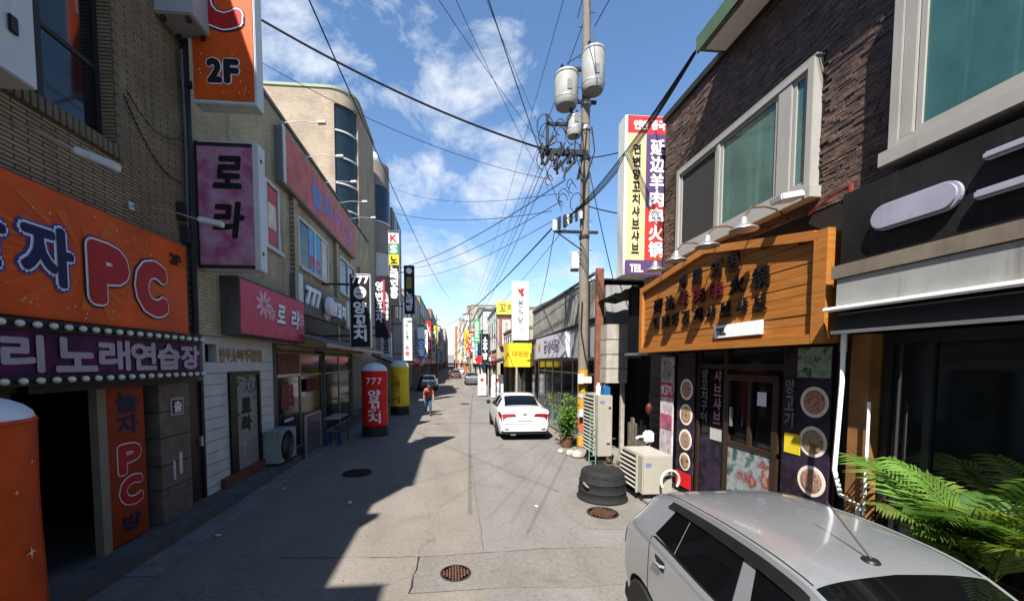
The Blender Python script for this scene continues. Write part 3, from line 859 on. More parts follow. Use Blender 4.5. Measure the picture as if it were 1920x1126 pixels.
def bend(path, k=5):
    return path
t = thing('rooftop_banner', 'faded salmon banner sign with blue and purple letters along the roof edge', 'sign', (-4.3, 14.3, 7.15))
salmon = mat('faded_salmon_vinyl', (.5, .12, .1), .6, .3, 2)
MB().box(-4.4, -4.2, 10.55, 18.0, 7.13, 8.5).build('casing', grey_metal, t)
MB().box(-4.2, -4.185, 10.68, 17.9, 7.17, 8.46).build('face', salmon, t)
MB().box(-4.2, -4.17, 10.55, 10.68, 7.13, 8.5).build('end_frame', white_metal, t)
mb = MB()
for i, ch in enumerate('놀자'):
    put_glyph(mb, ch, (-4.185, 12.6 + i * 1.05, 7.45), UY, UZ, .85, .72, .05, .006)
mb.build('letter', mat('faded_blue_print', (.12, .17, .42), .5, .2, 3), t)
mb = MB()
for i, ch in enumerate('PC방'):
    put_glyph(mb, ch, (-4.185, 14.9 + i * .92, 7.4), UY, UZ, .72, .72, .05, .006)
mb.build('letter', mat('faded_purple_print', (.36, .12, .3), .5, .2, 3), t)

def sign_lamp(base, tip, label, group, head=.22):
    """thin arm from the wall with a slim flood lamp at its end"""
    t = thing('sign_lamp', label, 'lamp', base, group)
    b_, t_ = Vector(base), Vector(tip)
    MB().tube([b_, b_.lerp(t_, .5) + Vector((0, 0, .05)), t_], .011, 6).build('arm', alu, t)
    MB().box(b_.x - .01, b_.x + .02, b_.y - .05, b_.y + .05, b_.z - .05, b_.z + .05).build('wall_plate', alu, t)
    d = (t_ - b_).normalized()
    mb = MB(); mb.obox(t_ + Vector((0, -.055, -.035)) - d * .02, d * head, Vector((0, .11, 0)), Vector((-d.z * .07, 0, .075)))
    mb.build('lamp_head', white_metal, t, bevel=.012)
g_ = 'slim lamps on arms over the left signs'
sign_lamp((-4.4, 4.3, 4.95), (-3.75, 4.45, 4.72), 'slim white lamp on an arm above the letter 자 of the orange sign', g_, .34)
sign_lamp((-4.4, 5.95, 4.75), (-3.55, 6.05, 4.62), 'slim white lamp on an arm near the right end of the orange sign', g_, .3)
for i, (y, lab) in enumerate(((10.9, 'nearest slim lamp on the arm above the salmon rooftop banner'), (12.6, 'second slim lamp from the near end of the salmon banner'), (14.3, 'middle slim lamp above the salmon rooftop banner'),
               (16.0, 'fourth slim lamp from the near end of the salmon banner'), (17.7, 'farthest slim lamp above the salmon rooftop banner'))):
    sign_lamp((-4.34, y, 8.75), (-3.45, y + .1, 8.86), lab, g_, .2)

# wall box sign of the lamb skewer place
t = thing('shop_sign', 'grey wall sign with raised white 777 letters and a lamb head shape', 'sign', (-4.3, 14, 4.1))
MB().box(-4.4, -4.25, 11.3, 16.6, 4.02, 5.0).build('panel', mat('sign_grey', (.22, .21, .19), .6, .2, 2, stain=.3), t)
build_each(MB().box(-4.25, -4.16, 11.3, 11.62, 4.0, 5.06).box(-4.25, -4.16, 16.3, 16.6, 4.0, 5.06), 'end_frame', white_metal, t)
for i in range(3):
    mb = MB(); put_glyph(mb, '7', (-4.16, 11.9 + i * .42, 4.32), UY, UZ, .34, .5, .03, .0, .12, .07); mb.build('letter', white_p, t)
MB().lathe([(.0, 0), (.22, .02), (.33, .12), (.3, .25), (.0, .3)], (-4.25, 13.75, 4.48), 20, axis='x').build('lamb_head', lilac_m, t, smooth=True)
MB().box(-4.24, -4.14, 13.6, 13.95, 4.05, 4.35).build('lamb_muzzle', lilac_m, t, bevel=.05)
for i, ch in enumerate('양꼬치'):
    mb = MB(); put_glyph(mb, ch, (-4.16, 14.4 + i * .6, 4.3), UY, UZ, .5, .46, .03, .0, 0, .07); mb.build('letter', white_p, t)
MB().box(-4.25, -4.23, 14.5, 16.2, 4.04, 4.24).build('caption_strip', black_p, t)

t = thing('awning', 'grey pink ribbed awning over the eatery front on the left', 'awning', (-4, 15, 3.1))
mb = MB().prism([(0, 0), (0, .05), (-1.05, -.3), (-1.05, -.36)], (-4.4, 10.9, 3.5), (-1, 0, 0), (0, 0, 1), (0, 8.6, 0))
mb = MB()
for i in range(29):
    y = 10.9 + i * .3
    mb.obox((-4.4, y, 3.46), (1.06, 0, -.36), (0, .285, 0), (.01, 0, .03))
mb.build('sheet', mat('pinkish_awning', (.25, .19, .19), .6, .2, 2, stain=.4), t)
MB().box(-3.36, -3.33, 10.9, 19.6, 3.03, 3.13).build('front_rail', grey_metal, t)
MB().box(-4.4, -4.3, 10.9, 19.6, 3.5, 4.0).build('fascia', mat('dark_fascia', (.05, .045, .04), .6, .3, 2), t)

# eatery front: posts, glazed panels, counters
t = thing('eatery_front', 'dark glazed eatery front with red lettering under the awning', 'shopfront', (-4.5, 15, .1))
build_each(MB().box(-4.72, -4.5, 10.25, 10.62, .172, 3.1).box(-4.7, -4.5, 14.3, 14.5, .1, 3.0).box(-4.7, -4.5, 18.2, 18.4, .1, 3.0), 'post', conc_dark, t)
for (ya, yb) in ((10.62, 12.3), (12.3, 14.3), (14.5, 16.4), (16.4, 18.2)):
    w = MB()
    for p in (ya, yb - .05): w.box(-4.62, -4.55, p, p + .05, .102, 2.9)
    w.box(-4.618, -4.552, ya, yb, .102, .16); w.box(-4.618, -4.552, ya, yb, 2.2, 2.26); w.box(-4.618, -4.552, ya, yb, 2.84, 2.9)
    fr = w.build('window_frame', grey_metal, t)
    MB().box(-4.6, -4.575, ya + .05, yb - .05, .16, 2.84).build('pane', grey_glass, fr)
MB().box(-4.55, -4.53, 10.75, 12.2, 2.3, 2.86).build('menu_board', mat('menu_board', (.16, .05, .03), .6, .6, 4), t)
MB().box(-4.549, -4.535, 10.7, 12.25, 2.22, 2.29).build('board_rail', alu, t)
mb = MB(); put_glyph(mb, '串', (-4.574, 11.0, 1.3), UY, UZ, .8, .75, .03, .006); mb.build('red_character', mat('dull_red', (.3, .05, .05), .6), t)
MB().box(-4.55, -4.54, 11.1, 11.7, .98, 1.06).build('sticker', lilac_m, t)
MB().box(-4.51, -4.48, 12.6, 13.6, 1.7, 2.1).build('red_valance', mat('dark_red_cloth', (.2, .02, .025), .8, .3, 6), t)
# white panel screen with steel foot
t = thing('glass_screen', 'low grey glazed screen panel standing before the eatery door', 'screen', (-4.0, 11.8, .02))
MB().box(-3.96, -3.93, 10.95, 12.1, .1, 1.15).build('pane', mat('smoky_panel', (.1, .1, .11), .25, .2, 2), t)
MB().box(-3.97, -3.92, 10.92, 10.96, .02, 1.2).box(-3.97, -3.92, 12.09, 12.13, .02, 1.2).box(-3.97, -3.92, 10.96, 12.09, 1.15, 1.2).box(-3.97, -3.92, 10.96, 12.09, .05, .1).build('frame', alu, t)
t = thing('side_table', 'small grey metal table outside the eatery', 'table', (-3.75, 13, .0))
MB().box(-3.95, -3.5, 12.5, 13.6, .86, .9).build('table_top', alu, t)
for (x, y) in ((-3.92, 12.53), (-3.53, 12.53), (-3.92, 13.57), (-3.53, 13.57)):
    MB().tube([(x, y, 0), (x, y, .86)], .015, 6).build('leg', dark_metal, t)
t = thing('plastic_stool', 'blue plastic stool under the metal table on the left', 'stool', (-3.7, 12.7, 0))
bl = mat('blue_plastic', (.03, .05, .3), .4, .1, 4)
MB().box(-3.88, -3.56, 12.55, 12.87, .43, .46).build('seat', bl, t, bevel=.02)
for (x, y) in ((-1, -1), (1, -1), (1, 1), (-1, 1)):
    MB().tube([(-3.72 + x * .17, 12.71 + y * .17, 0), (-3.72 + x * .12, 12.71 + y * .12, .44)], .025, 6).build('leg', bl, t)

# wall air conditioner unit, left
def outdoor_unit(x0, x1, y0, y1, z0, z1, label, face, m, group, fan=True, hose=False):
    """air conditioner outdoor unit; face 'x-' or 'x+' or 'y-' carries the grille"""
    t = thing('air_conditioner_unit', label, 'air conditioner', ((x0 + x1) / 2, (y0 + y1) / 2, z0), group)
    MB().box(x0, x1, y0, y1, z0 + .06, z1).build('casing', m, t, bevel=.018)
    for (fx, fy) in ((x0 + .06, y0 + .05), (x1 - .12, y0 + .05), (x0 + .06, y1 - .1), (x1 - .12, y1 - .1)):
        MB().box(fx, fx + .06, fy, fy + .05, z0, z0 + .06).build('foot', dark_metal, t)
    if face in ('x-', 'x+'):
        s_ = -1 if face == 'x-' else 1
        xf = x0 if face == 'x-' else x1
        cy_, cz_ = (y0 + y1) / 2 - .08 * (y1 - y0), (z0 + z1) / 2 + .02
        if fan:
            r = min((y1 - y0) * .36, (z1 - z0) * .42)
            pr = [(0.001, 0), (r, 0), (r * 1.04, .012 * s_), (r * 1.08, .012 * s_), (r * 1.1, 0)]
            MB().lathe(pr, (xf + .002 * s_, cy_, cz_), 24, axis='x').build('fan_rim', dark_metal, t)
            g = MB()
            for q in range(1, 6):
                rr = r * q / 6
                g.tube([(xf + .018 * s_, cy_ + rr * math.cos(a * .26), cz_ + rr * math.sin(a * .26)) for a in range(25)], .004, 4, caps=False)
            g.build('fan_guard', m, t)
    return t
outdoor_unit(-4.42, -4.02, 9.55, 10.5, .172, .98, 'dirty white outdoor unit by the framed white door on the left', 'x+', mat('aged_white_casing', (.4, .4, .38), .55, .15, 3, stain=.5, stain_col=(.15, .13, .1)), 'air conditioner outdoor units')
outdoor_unit(-4.4, -3.86, 6.55, 7.05, 7.75, 8.6, 'grey white outdoor unit high on the brick wall behind the orange sign', 'x+', mat('grey_casing', (.5, .52, .53), .5, .1, 3, stain=.3), 'air conditioner outdoor units', False)

t = thing('wall_conduit', 'dark vertical pipes and cables in the gap between the brick walls', 'pipe', (-4.35, 7.14, 2.4))
MB().tube([(-4.33, 7.14, 3.1), (-4.33, 7.14, 8.8)], .05, 8).build('pipe', dark_metal, t)
MB().tube([(-4.3, 6.98, 4.6), (-4.3, 6.98, 5.0), (-4.31, 7.03, 6.0), (-4.3, 6.99, 7.6)], .022, 6).build('pipe', mat('grey_conduit', (.16, .16, .15), .6), t)
for i, (y, z) in enumerate(((6.93, 4.55), (6.86, 4.9))):
    MB().box(-4.4, -4.28, y, y + .1, z, z + .28).build('junction_box', dark_metal, t, bevel=.01)
cab = lambda p, r, n, lab, cat='cable', grp=None, m=black_p: tag(MB().tube(p, r, 5).build(n, m, smooth=True), lab, cat, grp)
def sag(a, b, drop, k=16):
    a, b = Vector(a), Vector(b)
    return [a.lerp(b, i / k) - Vector((0, 0, 4 * drop * (i / k) * (1 - i / k))) for i in range(k + 1)]
cab(sag((-4.38, 5.9, 6.2), (-4.35, 6.95, 5.5), .25), .009, 'wall_cable', 'black cable sagging across the brick wall beside the window')
cab(sag((-4.38, 5.95, 6.3), (-4.35, 7.1, 6.35), .3), .007, 'wall_cable', 'thin cable looping on the brick wall below the white unit')

# ------------------------------------------------------------------ inflatable advertising columns
def column(x, y, r, z0, z1, m, cap_m, label, texts, cap=.30, rows=28):
    t = thing('advertising_column', label, 'advertising column', (x, y, 0), 'round upright advertising columns')
    MB().lathe([(r * 1.02, 0), (r * 1.02, z0 - .03), (r * .9, z0)], (x, y, 0), rows).build('base', dark_metal, t, smooth=True)
    h = z1 - z0
    prof = [(r * .9, z0), (r * .985, z0 + .05)] + [(r * (1 + .015 * math.sin(q * .9)), z0 + .05 + (h - cap - .06) * q / 8) for q in range(9)]
    MB().lathe(prof, (x, y, 0), rows).build('skin', m, t, smooth=True)
    zt = prof[-1][1]; rt = prof[-1][0]
    cp = [(rt, zt + .002)] + [(rt * math.cos(a), zt + .002 + cap * math.sin(a)) for a in (.25, .5, .75, 1.0, 1.25, 1.45)] + [(.001, zt + cap + .005)]
    MB().lathe(cp, (x, y, 0), rows).build('cap', cap_m, t, smooth=True)
    for q in range(4):
        an = -2.6 + q * 1.15
        MB().tube([(x + (pr_ + .003) * math.cos(an), y + (pr_ + .003) * math.sin(an), pz_) for pr_, pz_ in prof[1:]], .006, 5).build('welt_seam', m, t, smooth=True)
    MB().lathe([(rt + .001, zt - .03), (rt + .01, zt - .01), (rt + .001, zt + .012)], (x, y, 0), rows).build('hem', m, t, smooth=True)
    for (s, aw, zc, ch, mm, ang) in texts:       # wrapped letters facing angle ang
        for i, c in enumerate(s):
            vs_, fs = glyph(c)
            zb = zc - i * ch * 1.12
            mb = MB()
            for kx, kz in ((0, 0), (.012, 0), (-.012, 0), (0, .012), (0, -.012)):
                pts = []
                for a, b in vs_:
                    an = ang + (a - .5) * aw / r + kx / r
                    pts.append((x + (r * 1.02 + .004 + abs(kx) * .05) * math.cos(an), y + (r * 1.02 + .004 + abs(kx) * .05 + abs(kz) * .09) * math.sin(an), zb + b * ch + kz))
                mb.add(pts, fs)
            mb.build('letter', mm, t)
    return t
red_vinyl = mat('red_vinyl', (.6, .018, .02), .4, .1, 3, .2, 5)
yellow_vinyl = mat('yellow_vinyl', (.68, .5, .03), .4, .1, 3)
cap_grey = mat('cap_vinyl', (.56, .58, .6), .5, .1, 3, stain=.3)
cA = column(-2.78, 14.45, .45, .34, 2.62, red_vinyl, cap_grey, 'red round advertising column lettered 777 양꼬치 in white', [('양꼬치', .4, 1.3, .36, white_p, R(-90 + 8))])
mb = MB()
for i in range(3):
    vs_, fs = glyph('7')
    an0 = R(-82) + (i - 1) * .42
    mb.add([(-2.78 + .464 * math.cos(an0 + (a - .5) * .34), 14.45 + .464 * math.sin(an0 + (a - .5) * .34), 1.86 + b * .22) for a, b in vs_], fs)
mb.build('letter', white_p, cA)
column(-2.66, 20.3, .47, .42, 2.72, yellow_vinyl, cap_grey, 'yellow round advertising column behind the red one', [('노래주점', .42, 1.75, .34, mat('dull_red_print', (.4, .08, .03), .5), R(-110))])
cO = column(-3.5, 2.95, .47, .3, 2.4, mat('orange_red_vinyl', (.5, .065, .01), .45, .35, 1.4, .3, 5, stain=.3, stain_col=(.22, .04, .02)), mat('pale_cap_vinyl', (.62, .66, .7), .4, .08, 3), 'orange round advertising column at the lower left edge', [], .2)
mb = MB(); rnd = random.Random(4)
for i in range(26):
    an, z, s_ = rnd.uniform(-1.9, .6), rnd.uniform(.5, 1.95), rnd.choice((.012, .016, .02, .05))
    mb.add([(-3.5 + .484 * math.cos(an + s_ / .5 * a), 2.95 + .484 * math.sin(an + s_ / .5 * a), z + s_ * b) for a, b in ((1, 0), (.15, .15), (0, 1), (-.15, .15), (-1, 0), (-.15, -.15), (0, -1), (.15, -.15))], [tuple(range(8))])
mb.build('sparkle', MATS['sparkle_print'], cO)

# ------------------------------------------------------------------ upright projecting signs down the left side
def upright_sign(x0, x1, y, z0, z1, case_m, face_m, label, cols, depth=.22, wall=-4.4, extra=None):
    t = thing('projecting_sign', label, 'sign', ((x0 + x1) / 2, y, z0), 'upright projecting signs')
    MB().box(x0, x1, y, y + depth, z0, z1).build('casing', case_m, t, bevel=.01)
    MB().box(x0 + .03, x1 - .03, y - .012, y, z0 + .03, z1 - .03).build('face', face_m, t)
    for z in (z0 + (z1 - z0) * .15, z0 + (z1 - z0) * .85):
        MB().box(min(x0, wall), max(x0, wall) if x0 > wall else wall, y + .08, y + .14, z, z + .06).build('bracket', dark_metal, t)
    for (s, xa, xb, za, zb, m, bold) in cols:
        mb = MB(); text_col(mb, s, (xa, y - .012, za), UX, UZ, xb - xa, zb - za, bold, .005); mb.build('lettering', m, t)
    return t
t = upright_sign(-3.47, -2.77, 13.9, 3.12, 5.62, white_metal, black_p, 'black upright sign with 777, a round lamb emblem and white 양꼬치', [('양꼬치', -3.33, -2.93, 3.32, 4.72, white_p, .022)])
mb = MB()
for i in range(3): put_glyph(mb, '7', (-3.38 + i * .2, 13.888, 5.3), UX, UZ, .15, .24, .016, .005)
mb.build('lettering', white_p, t)
MB().lathe([(.001, -.02), (.18, -.012), (.215, 0)], (-3.12, 13.886, 4.98), 24, axis='y').build('emblem', lilac_m, t)
MB().box(-3.24, -3.0, 13.862, 13.868, 4.9, 4.97).box(-3.2, -3.04, 13.8618, 13.868, 5.05, 5.09).build('emblem_print', mat('emblem_rose', (.5, .25, .28), .5), t)
t = upright_sign(-3.26, -2.62, 17.2, 3.68, 6.28, dark_metal, mat('black_purple_vinyl', (.02, .012, .018), .45, .4, 2), 'black upright sign with grey letters and a red stripe behind the 777 sign', [('영변포차', -3.2, -2.93, 4.3, 6.05, lilac_m, .014)])
MB().box(-2.9, -2.84, 17.18, 17.187, 4.7, 6.1).build('red_stripe', poster_red, t)
mb = MB(); text_col(mb, '노래연습장', (-2.8, 17.188, 4.4), UX, UZ, .11, 1.2, .006, .004); mb.build('small_lettering', white_p, t)
t = upright_sign(-3.72, -3.08, 24.0, 6.0, 10.35, grey_metal, mat('dark_green_black', (.02, .022, .02), .5), 'tall upright sign of coloured squares over white letters on the grey building', [('노래연습장', -3.62, -3.18, 6.4, 8.3, white_p, .02)])
for (z, m, ch) in ((9.6, white_p, 'K'), (8.98, mat('green_print', (.05, .2, .1), .5), 'S'), (8.36, yellow_vinyl, '노')):
    MB().box(-3.68, -3.12, 23.98, 23.987, z, z + .6).build('square', m, t)
    mb = MB(); put_glyph(mb, ch, (-3.58, 23.98, z + .1), UX, UZ, .36, .4, .025, .006); mb.build('letter', red_m if ch == 'K' else (white_p if ch == 'S' else black_p), t)
t = upright_sign(-3.54, -2.78, 30.0, 6.25, 9.8, dark_metal, black_p, 'black upright sign with a moon mark standing out against the sky on the left', [('노래방', -3.38, -2.94, 6.45, 7.9, lilac_m, .02)], .25)
MB().lathe([(.001, -.012), (.2, -.006), (.22, 0)], (-3.16, 29.984, 9.4), 20, axis='y').build('moon_mark', lilac_m, t)
MB().box(-3.36, -2.96, 29.98, 29.987, 8.1, 8.95).build('olive_patch', mat('olive_print', (.22, .2, .05), .6), t)
t = upright_sign(-3.36, -2.68, 27.0, 2.75, 5.6, white_metal, white_p, 'white upright sign with small dark letters and red foot text', [('수노래', -3.12, -2.92, 4.1, 5.3, black_p, .01), ('주점', -3.15, -2.88, 3.05, 3.75, red_m, .015)])
t = upright_sign(-3.95, -3.36, 22.4, 2.9, 4.3, white_metal, mat('pale_grey_vinyl', (.5, .5, .5), .5), 'small pale upright sign above the yellow column', [('호프', -3.8, -3.5, 3.1, 4.1, black_p, .02)])
t = upright_sign(-3.1, -2.45, 36.0, 3.0, 5.8, white_metal, mat('bright_blue_vinyl', (.05, .16, .6), .4), 'white and blue upright sign farther down the left side', [('모텔', -3.0, -2.55, 3.2, 4.6, white_p, .03)])
MB().box(-3.07, -2.48, 35.98, 35.985, 4.75, 5.77).build('white_half', white_p, t)

# ------------------------------------------------------------------ tall beige building with round glazed corner
tw = thing('corner_tower_building', 'tall beige tiled building with rounded corner and vertical strip of green glass', 'building', (-9, 26, 0))
TH = 16.9; RC = 1.35; cx_, cy_ = -6.45, 22 + RC
mb = MB().box(-16, cx_, 22.0, 30, 0, TH)
mb.box(cx_, -5.1, cy_, 27.2, 0, TH)
mb.build('wall', beige_tile, tw)
def arc(r0, r1, a0, a1, z0, z1, n=10):
    m_ = MB(); v = []; f = []
    for i in range(n + 1):
        a = a0 + (a1 - a0) * i / n
        for r in (r1, r0):
            for z in (z0, z1): v.append((cx_ + r * math.cos(a), cy_ + r * math.sin(a), z))
    for i in range(n):
        k = i * 4
        f += [(k, k + 4, k + 5, k + 1), (k + 2, k + 3, k + 7, k + 6), (k + 1, k + 5, k + 7, k + 3), (k, k + 2, k + 6, k + 4)]
    f += [(0, 1, 3, 2), (n * 4, n * 4 + 2, n * 4 + 3, n * 4 + 1)]
    return m_.add(v, f)
m1 = arc(RC - .3, RC, R(-90), R(-76), 0, TH, 4); m2 = arc(RC - .3, RC, R(-14), R(0), 0, TH, 4); m3 = arc(RC - .3, RC, R(-76), R(-14), 16.2, TH)
m4 = arc(RC - .3, RC, R(-76), R(-14), 0, 4)
mb = MB()
for q in (m1, m2, m3, m4): mb.add(q.v, q.f)
mb.build('rounded_corner', beige_tile, tw, smooth=True, angle=50)
k = 0
for i in range(9):
    z = 4 + i * 1.36
    p_ = arc(RC - .2, RC - .1, R(-76), R(-14), z + .05, min(16.2, z + 1.33)).build('pane', tinted_glass, tw, smooth=True, angle=50)
    arc(RC - .22, RC - .04, R(-76), R(-14), z - .035, z + .045).build('transom', white_metal, p_)
cop = mat('green_coping', (.36, .42, .26), .6, .1, 3)
MB().box(-16, cx_, 21.95, 30.05, TH, TH + .14).box(cx_, -5.05, cy_, 27.25, TH, TH + .14).build('roof_coping', cop, tw)
arc(RC - .9, RC + .05, R(-90), R(0), TH + .003, TH + .137).build('roof_coping', cop, tw)

gb = thing('bay_building', 'grey brown building with rounded bay and blue window beyond the tower', 'building', (-7, 32, 0))
mb = MB().box(-14, -5.2, 27.8, 36, 0, 15.2).box(-5.2, -4.45, 30.9, 36, 0, 14.3)
mb.build('wall', grey_tile, gb)
cx_, cy_ = -5.75, 29.4
q = arc(1.0, 1.3, R(-100), R(80), 0, 16.4, 14); q.build('bay', grey_tile, gb, smooth=True, angle=50)
arc(1.29, 1.34, R(-70), R(30), 12.4, 14.8, 12).build('window_pane', mat('blue_glass', (.015, .035, .07), .06, .2, 2), gb, smooth=True, angle=50)
arc(1.3, 1.36, R(-72), R(32), 12.3, 12.4, 12).build('window_sill', white_metal, gb)
arc(1.29, 1.35, R(-70), R(10), 7.2, 10.2, 12).build('white_panel', offwhite, gb, smooth=True, angle=50)
for z in (6.2, 9.4, 12.4):
    for y in (31.6, 33.6):
        f_ = MB().box(-4.45, -4.41, y, y + 1.3, z, z + 1.6).build('window', grey_glass, gb)
        MB().box(-4.41, -4.38, y + .6, y + .68, z, z + 1.6).box(-4.41, -4.38, y, y + 1.3, z, z + .07).build('frame', white_metal, f_)
# ------------------------------------------------------------------ right side: stone clad building
def slate_mat():
    m = bpy.data.materials.new('dark_slate'); m.use_nodes = True
    t = m.node_tree; b = t.nodes['Principled BSDF']
    ge = N(t, 'ShaderNodeNewGeometry'); mp = N(t, 'ShaderNodeMapping'); mp.inputs['Scale'].default_value = (0, 5, 19)
    t.links.new(ge.outputs['Position'], mp.inputs['Vector'])
    wn_ = N(t, 'ShaderNodeTexNoise'); wn_.inputs['Scale'].default_value = 1; wn_.inputs['Detail'].default_value = 3
    t.links.new(mp.outputs[0], wn_.inputs['Vector'])
    cr_ = N(t, 'ShaderNodeValToRGB'); e = cr_.color_ramp.elements
    e[0].position = .3; e[0].color = (.03, .02, .016, 1); e[1].position = .72; e[1].color = (.17, .105, .075, 1)
    x = e.new(.45); x.color = (.062, .04, .031, 1); x = e.new(.58); x.color = (.105, .06, .04, 1)
    t.links.new(wn_.outputs['Fac'], cr_.inputs[0])
    nb = N(t, 'ShaderNodeTexNoise'); nb.inputs['Scale'].default_value = 38; nb.inputs['Detail'].default_value = 5
    t.links.new(ge.outputs['Position'], nb.inputs['Vector'])
    mr = N(t, 'ShaderNodeMapRange'); mr.inputs[1].default_value = .3; mr.inputs[2].default_value = .7; mr.inputs[3].default_value = .6; mr.inputs[4].default_value = 1.5
    t.links.new(nb.outputs['Fac'], mr.inputs[0])
    mu = N(t, 'ShaderNodeMixRGB', blend_type='MULTIPLY'); mu.inputs['Fac'].default_value = 1
    t.links.new(cr_.outputs[0], mu.inputs['Color1']); t.links.new(mr.outputs[0], mu.inputs['Color2'])
    t.links.new(mu.outputs[0], b.inputs['Base Color']); b.inputs['Roughness'].default_value = .7
    bp = N(t, 'ShaderNodeBump'); bp.inputs['Strength'].default_value = .5; bp.inputs['Distance'].default_value = .01
    t.links.new(nb.outputs['Fac'], bp.inputs['Height']); t.links.new(bp.outputs[0], b.inputs['Normal'])
    return m
slate = slate_mat()
sbld = thing('stone_clad_building', 'two storey building clad in dark stacked stone with two white bay windows', 'building', (7, 4, 0))
mb = MB().box(4.42, 11, -8, 8.05, 2.98, 7.55)
mb.box(6.8, 11, -8, 8.05, 0, 2.97)
mb.build('wall', mat('dark_mortar', (.02, .018, .017), .9, .3, 6), sbld)
build_each(MB().box(5.0, 6.8, 7.95, 8.05, 0, 2.97).box(4.5, 6.8, 3.9, 4.2, .061, 2.97), 'inner_wall', dark_in, sbld)
MB().box(4.45, 6.8, -8, 8.05, .02, .05).build('shop_floor', conc_dark, sbld)
W1 = (4.52, 7.42, 4.7, 6.24); W2 = (1.0, 3.58, 4.62, 6.45)
rnd = random.Random(11)
stones = []
z = 4.35
while z < 7.53:
    hgt = rnd.uniform(.028, .046)
    y = -.5 + rnd.uniform(0, .2)
    while y < 8.03:
        ln = rnd.choice((.08, .11, .15, .19, .24)) * rnd.uniform(.85, 1.15)
        y1 = min(y + ln, 8.04); yc = (y + y1) / 2
        inside = any(a - .02 < yc < b + .02 and c - .02 < z < d + .02 for a, b, c, d in (W1, W2))
        covered = (z < 4.42 and yc < 8.3) or yc < 1.2
        if not inside and not covered and y1 - y > .03:
            stones.append((y, y1 - .004, z, min(7.54, z + hgt - .004), rnd.uniform(.003, .015)))
        y = y1
    z += hgt
def seen_size(s):
    yc = (s[0] + s[1]) / 2
    if not 2.5 < yc < 8.4 or s[2] > 2.2 + yc * 1.25: return 0
    return (s[1] - s[0]) * (s[3] - s[2]) / (yc * yc + 19)
stones.sort(key=seen_size, reverse=True)
ume = None
for s in stones[:300]:
    if ume is None:
        o = MB().box(0, 1, 0, 1, 0, 1).build('cladding_stone', slate, sbld); ume = o.data
    else:
        o = link('cladding_stone', ume, None, sbld)
    o.location = (4.42 - s[4], s[0], s[2]); o.scale = (s[4] + .01, s[1] - s[0], s[3] - s[2])
mb = MB()
for s in stones[300:]: mb.box(4.42 - s[4], 4.43, s[0], s[1], s[2], s[3])
mb.build('stone_cladding', slate, sbld, kind='stuff')
green_e = mat('green_eave', (.12, .2, .11), .55, .15, 3, stain=.3)
ev = MB().prism([(0, 0), (.62, 0), (.62, .06), (0, .2)], (3.98, -8, 7.6), (1, 0, 0), (0, 0, 1), (0, 14.3, 0)).build('eave', green_e, sbld)
MB().box(3.94, 3.98, -8, 6.32, 7.58, 7.82).build('gutter_edge', green_e, ev)
MB().box(4.02, 4.4, -8, 6.2, 7.56, 7.597).build('soffit', cream_metal, ev)
MB().box(4.36, 11, -8, 8.1, 7.55, 7.66).build('wall_coping', dark_metal, sbld)

winf = mat('white_window_frame', (.49, .47, .43), .5, .06, 3, stain=.35, stain_col=(.3, .26, .2))
def bay(W, x, mull, panes, nm):
    a, b, c, d = W
    w = thing(nm[0], nm[1], 'window', (x, (a + b) / 2, c))
    f = MB()
    f.box(x, 4.43, a, a + .09, c + .021, d - .001); f.box(x, 4.43, b - .09, b, c + .021, d - .001)
    f.box(x + .002, 4.428, a + .003, b - .003, d - .09, d - .002); f.box(x - .04, 4.43, a - .05, b + .05, c - .12, c + .02)
    f.box(x + .002, 4.428, a + .003, b - .003, c + .021, c + .09)
    for (p, q) in mull: f.box(x + .012, x + .09, p, q, c + .09, d - .09)
    f.build('frame', winf, w, bevel=.006)
    MB().box(x + .01, 4.43, a - .02, b + .02, d, d + .03).build('hood', winf, w, bevel=.006)
    for (p, q, m) in panes:
        MB().box(x + .05, x + .062, p, q, c + .09, d - .09).build('pane', m, w)
        s = MB()
        s.box(x + .03, x + .05, p, p + .045, c + .091, d - .091); s.box(x + .03, x + .05, q - .045, q, c + .091, d - .091)
        s.box(x + .031, x + .049, p, q, c + .091, c + .135); s.box(x + .031, x + .049, p, q, d - .135, d - .091)
        s.build('sash', winf, w)
    return w
screen_m = mat('insect_screen', (.055, .055, .052), .7, .15, 20)
bay(W1, 4.3, ((6.2, 6.28), (4.84, 5.05)), ((6.29, 7.32, screen_m), (5.06, 6.19, teal_glass), (4.62, 4.83, teal_glass)), ('bay_window', 'white bay window of three panes above the wooden sign'))
bay(W2, 4.2, ((2.05, 2.15), (3.38, 3.49)), ((2.16, 3.37, teal_glass), (1.1, 2.04, teal_glass)), ('bay_window', 'large white bay window with green curtained glass at the upper right'))

# ------------------------------------------------------------------ wooden sign with planks
wood = mat('orange_wood', (.48, .19, .035), .5, .3, 2.2, .15, 30)
def grain(m, col):
    t = m.node_tree; b = t.nodes['Principled BSDF']
    ge = N(t, 'ShaderNodeNewGeometry'); mp = N(t, 'ShaderNodeMapping'); mp.inputs['Scale'].default_value = (1, .7, 9)
    t.links.new(ge.outputs['Position'], mp.inputs['Vector'])
    nz = N(t, 'ShaderNodeTexNoise'); nz.inputs['Scale'].default_value = 3.2; nz.inputs['Detail'].default_value = 8; nz.inputs['Distortion'].default_value = .6
    t.links.new(mp.outputs[0], nz.inputs['Vector'])
    cr_ = N(t, 'ShaderNodeValToRGB'); e = cr_.color_ramp.elements
    e[0].position = .3; e[0].color = (*[c * .78 for c in col], 1); e[1].position = .7; e[1].color = (*[c * 1.15 for c in col], 1)
    t.links.new(nz.outputs['Fac'], cr_.inputs[0]); t.links.new(cr_.outputs[0], b.inputs['Base Color'])
grain(wood, (.33, .125, .025))
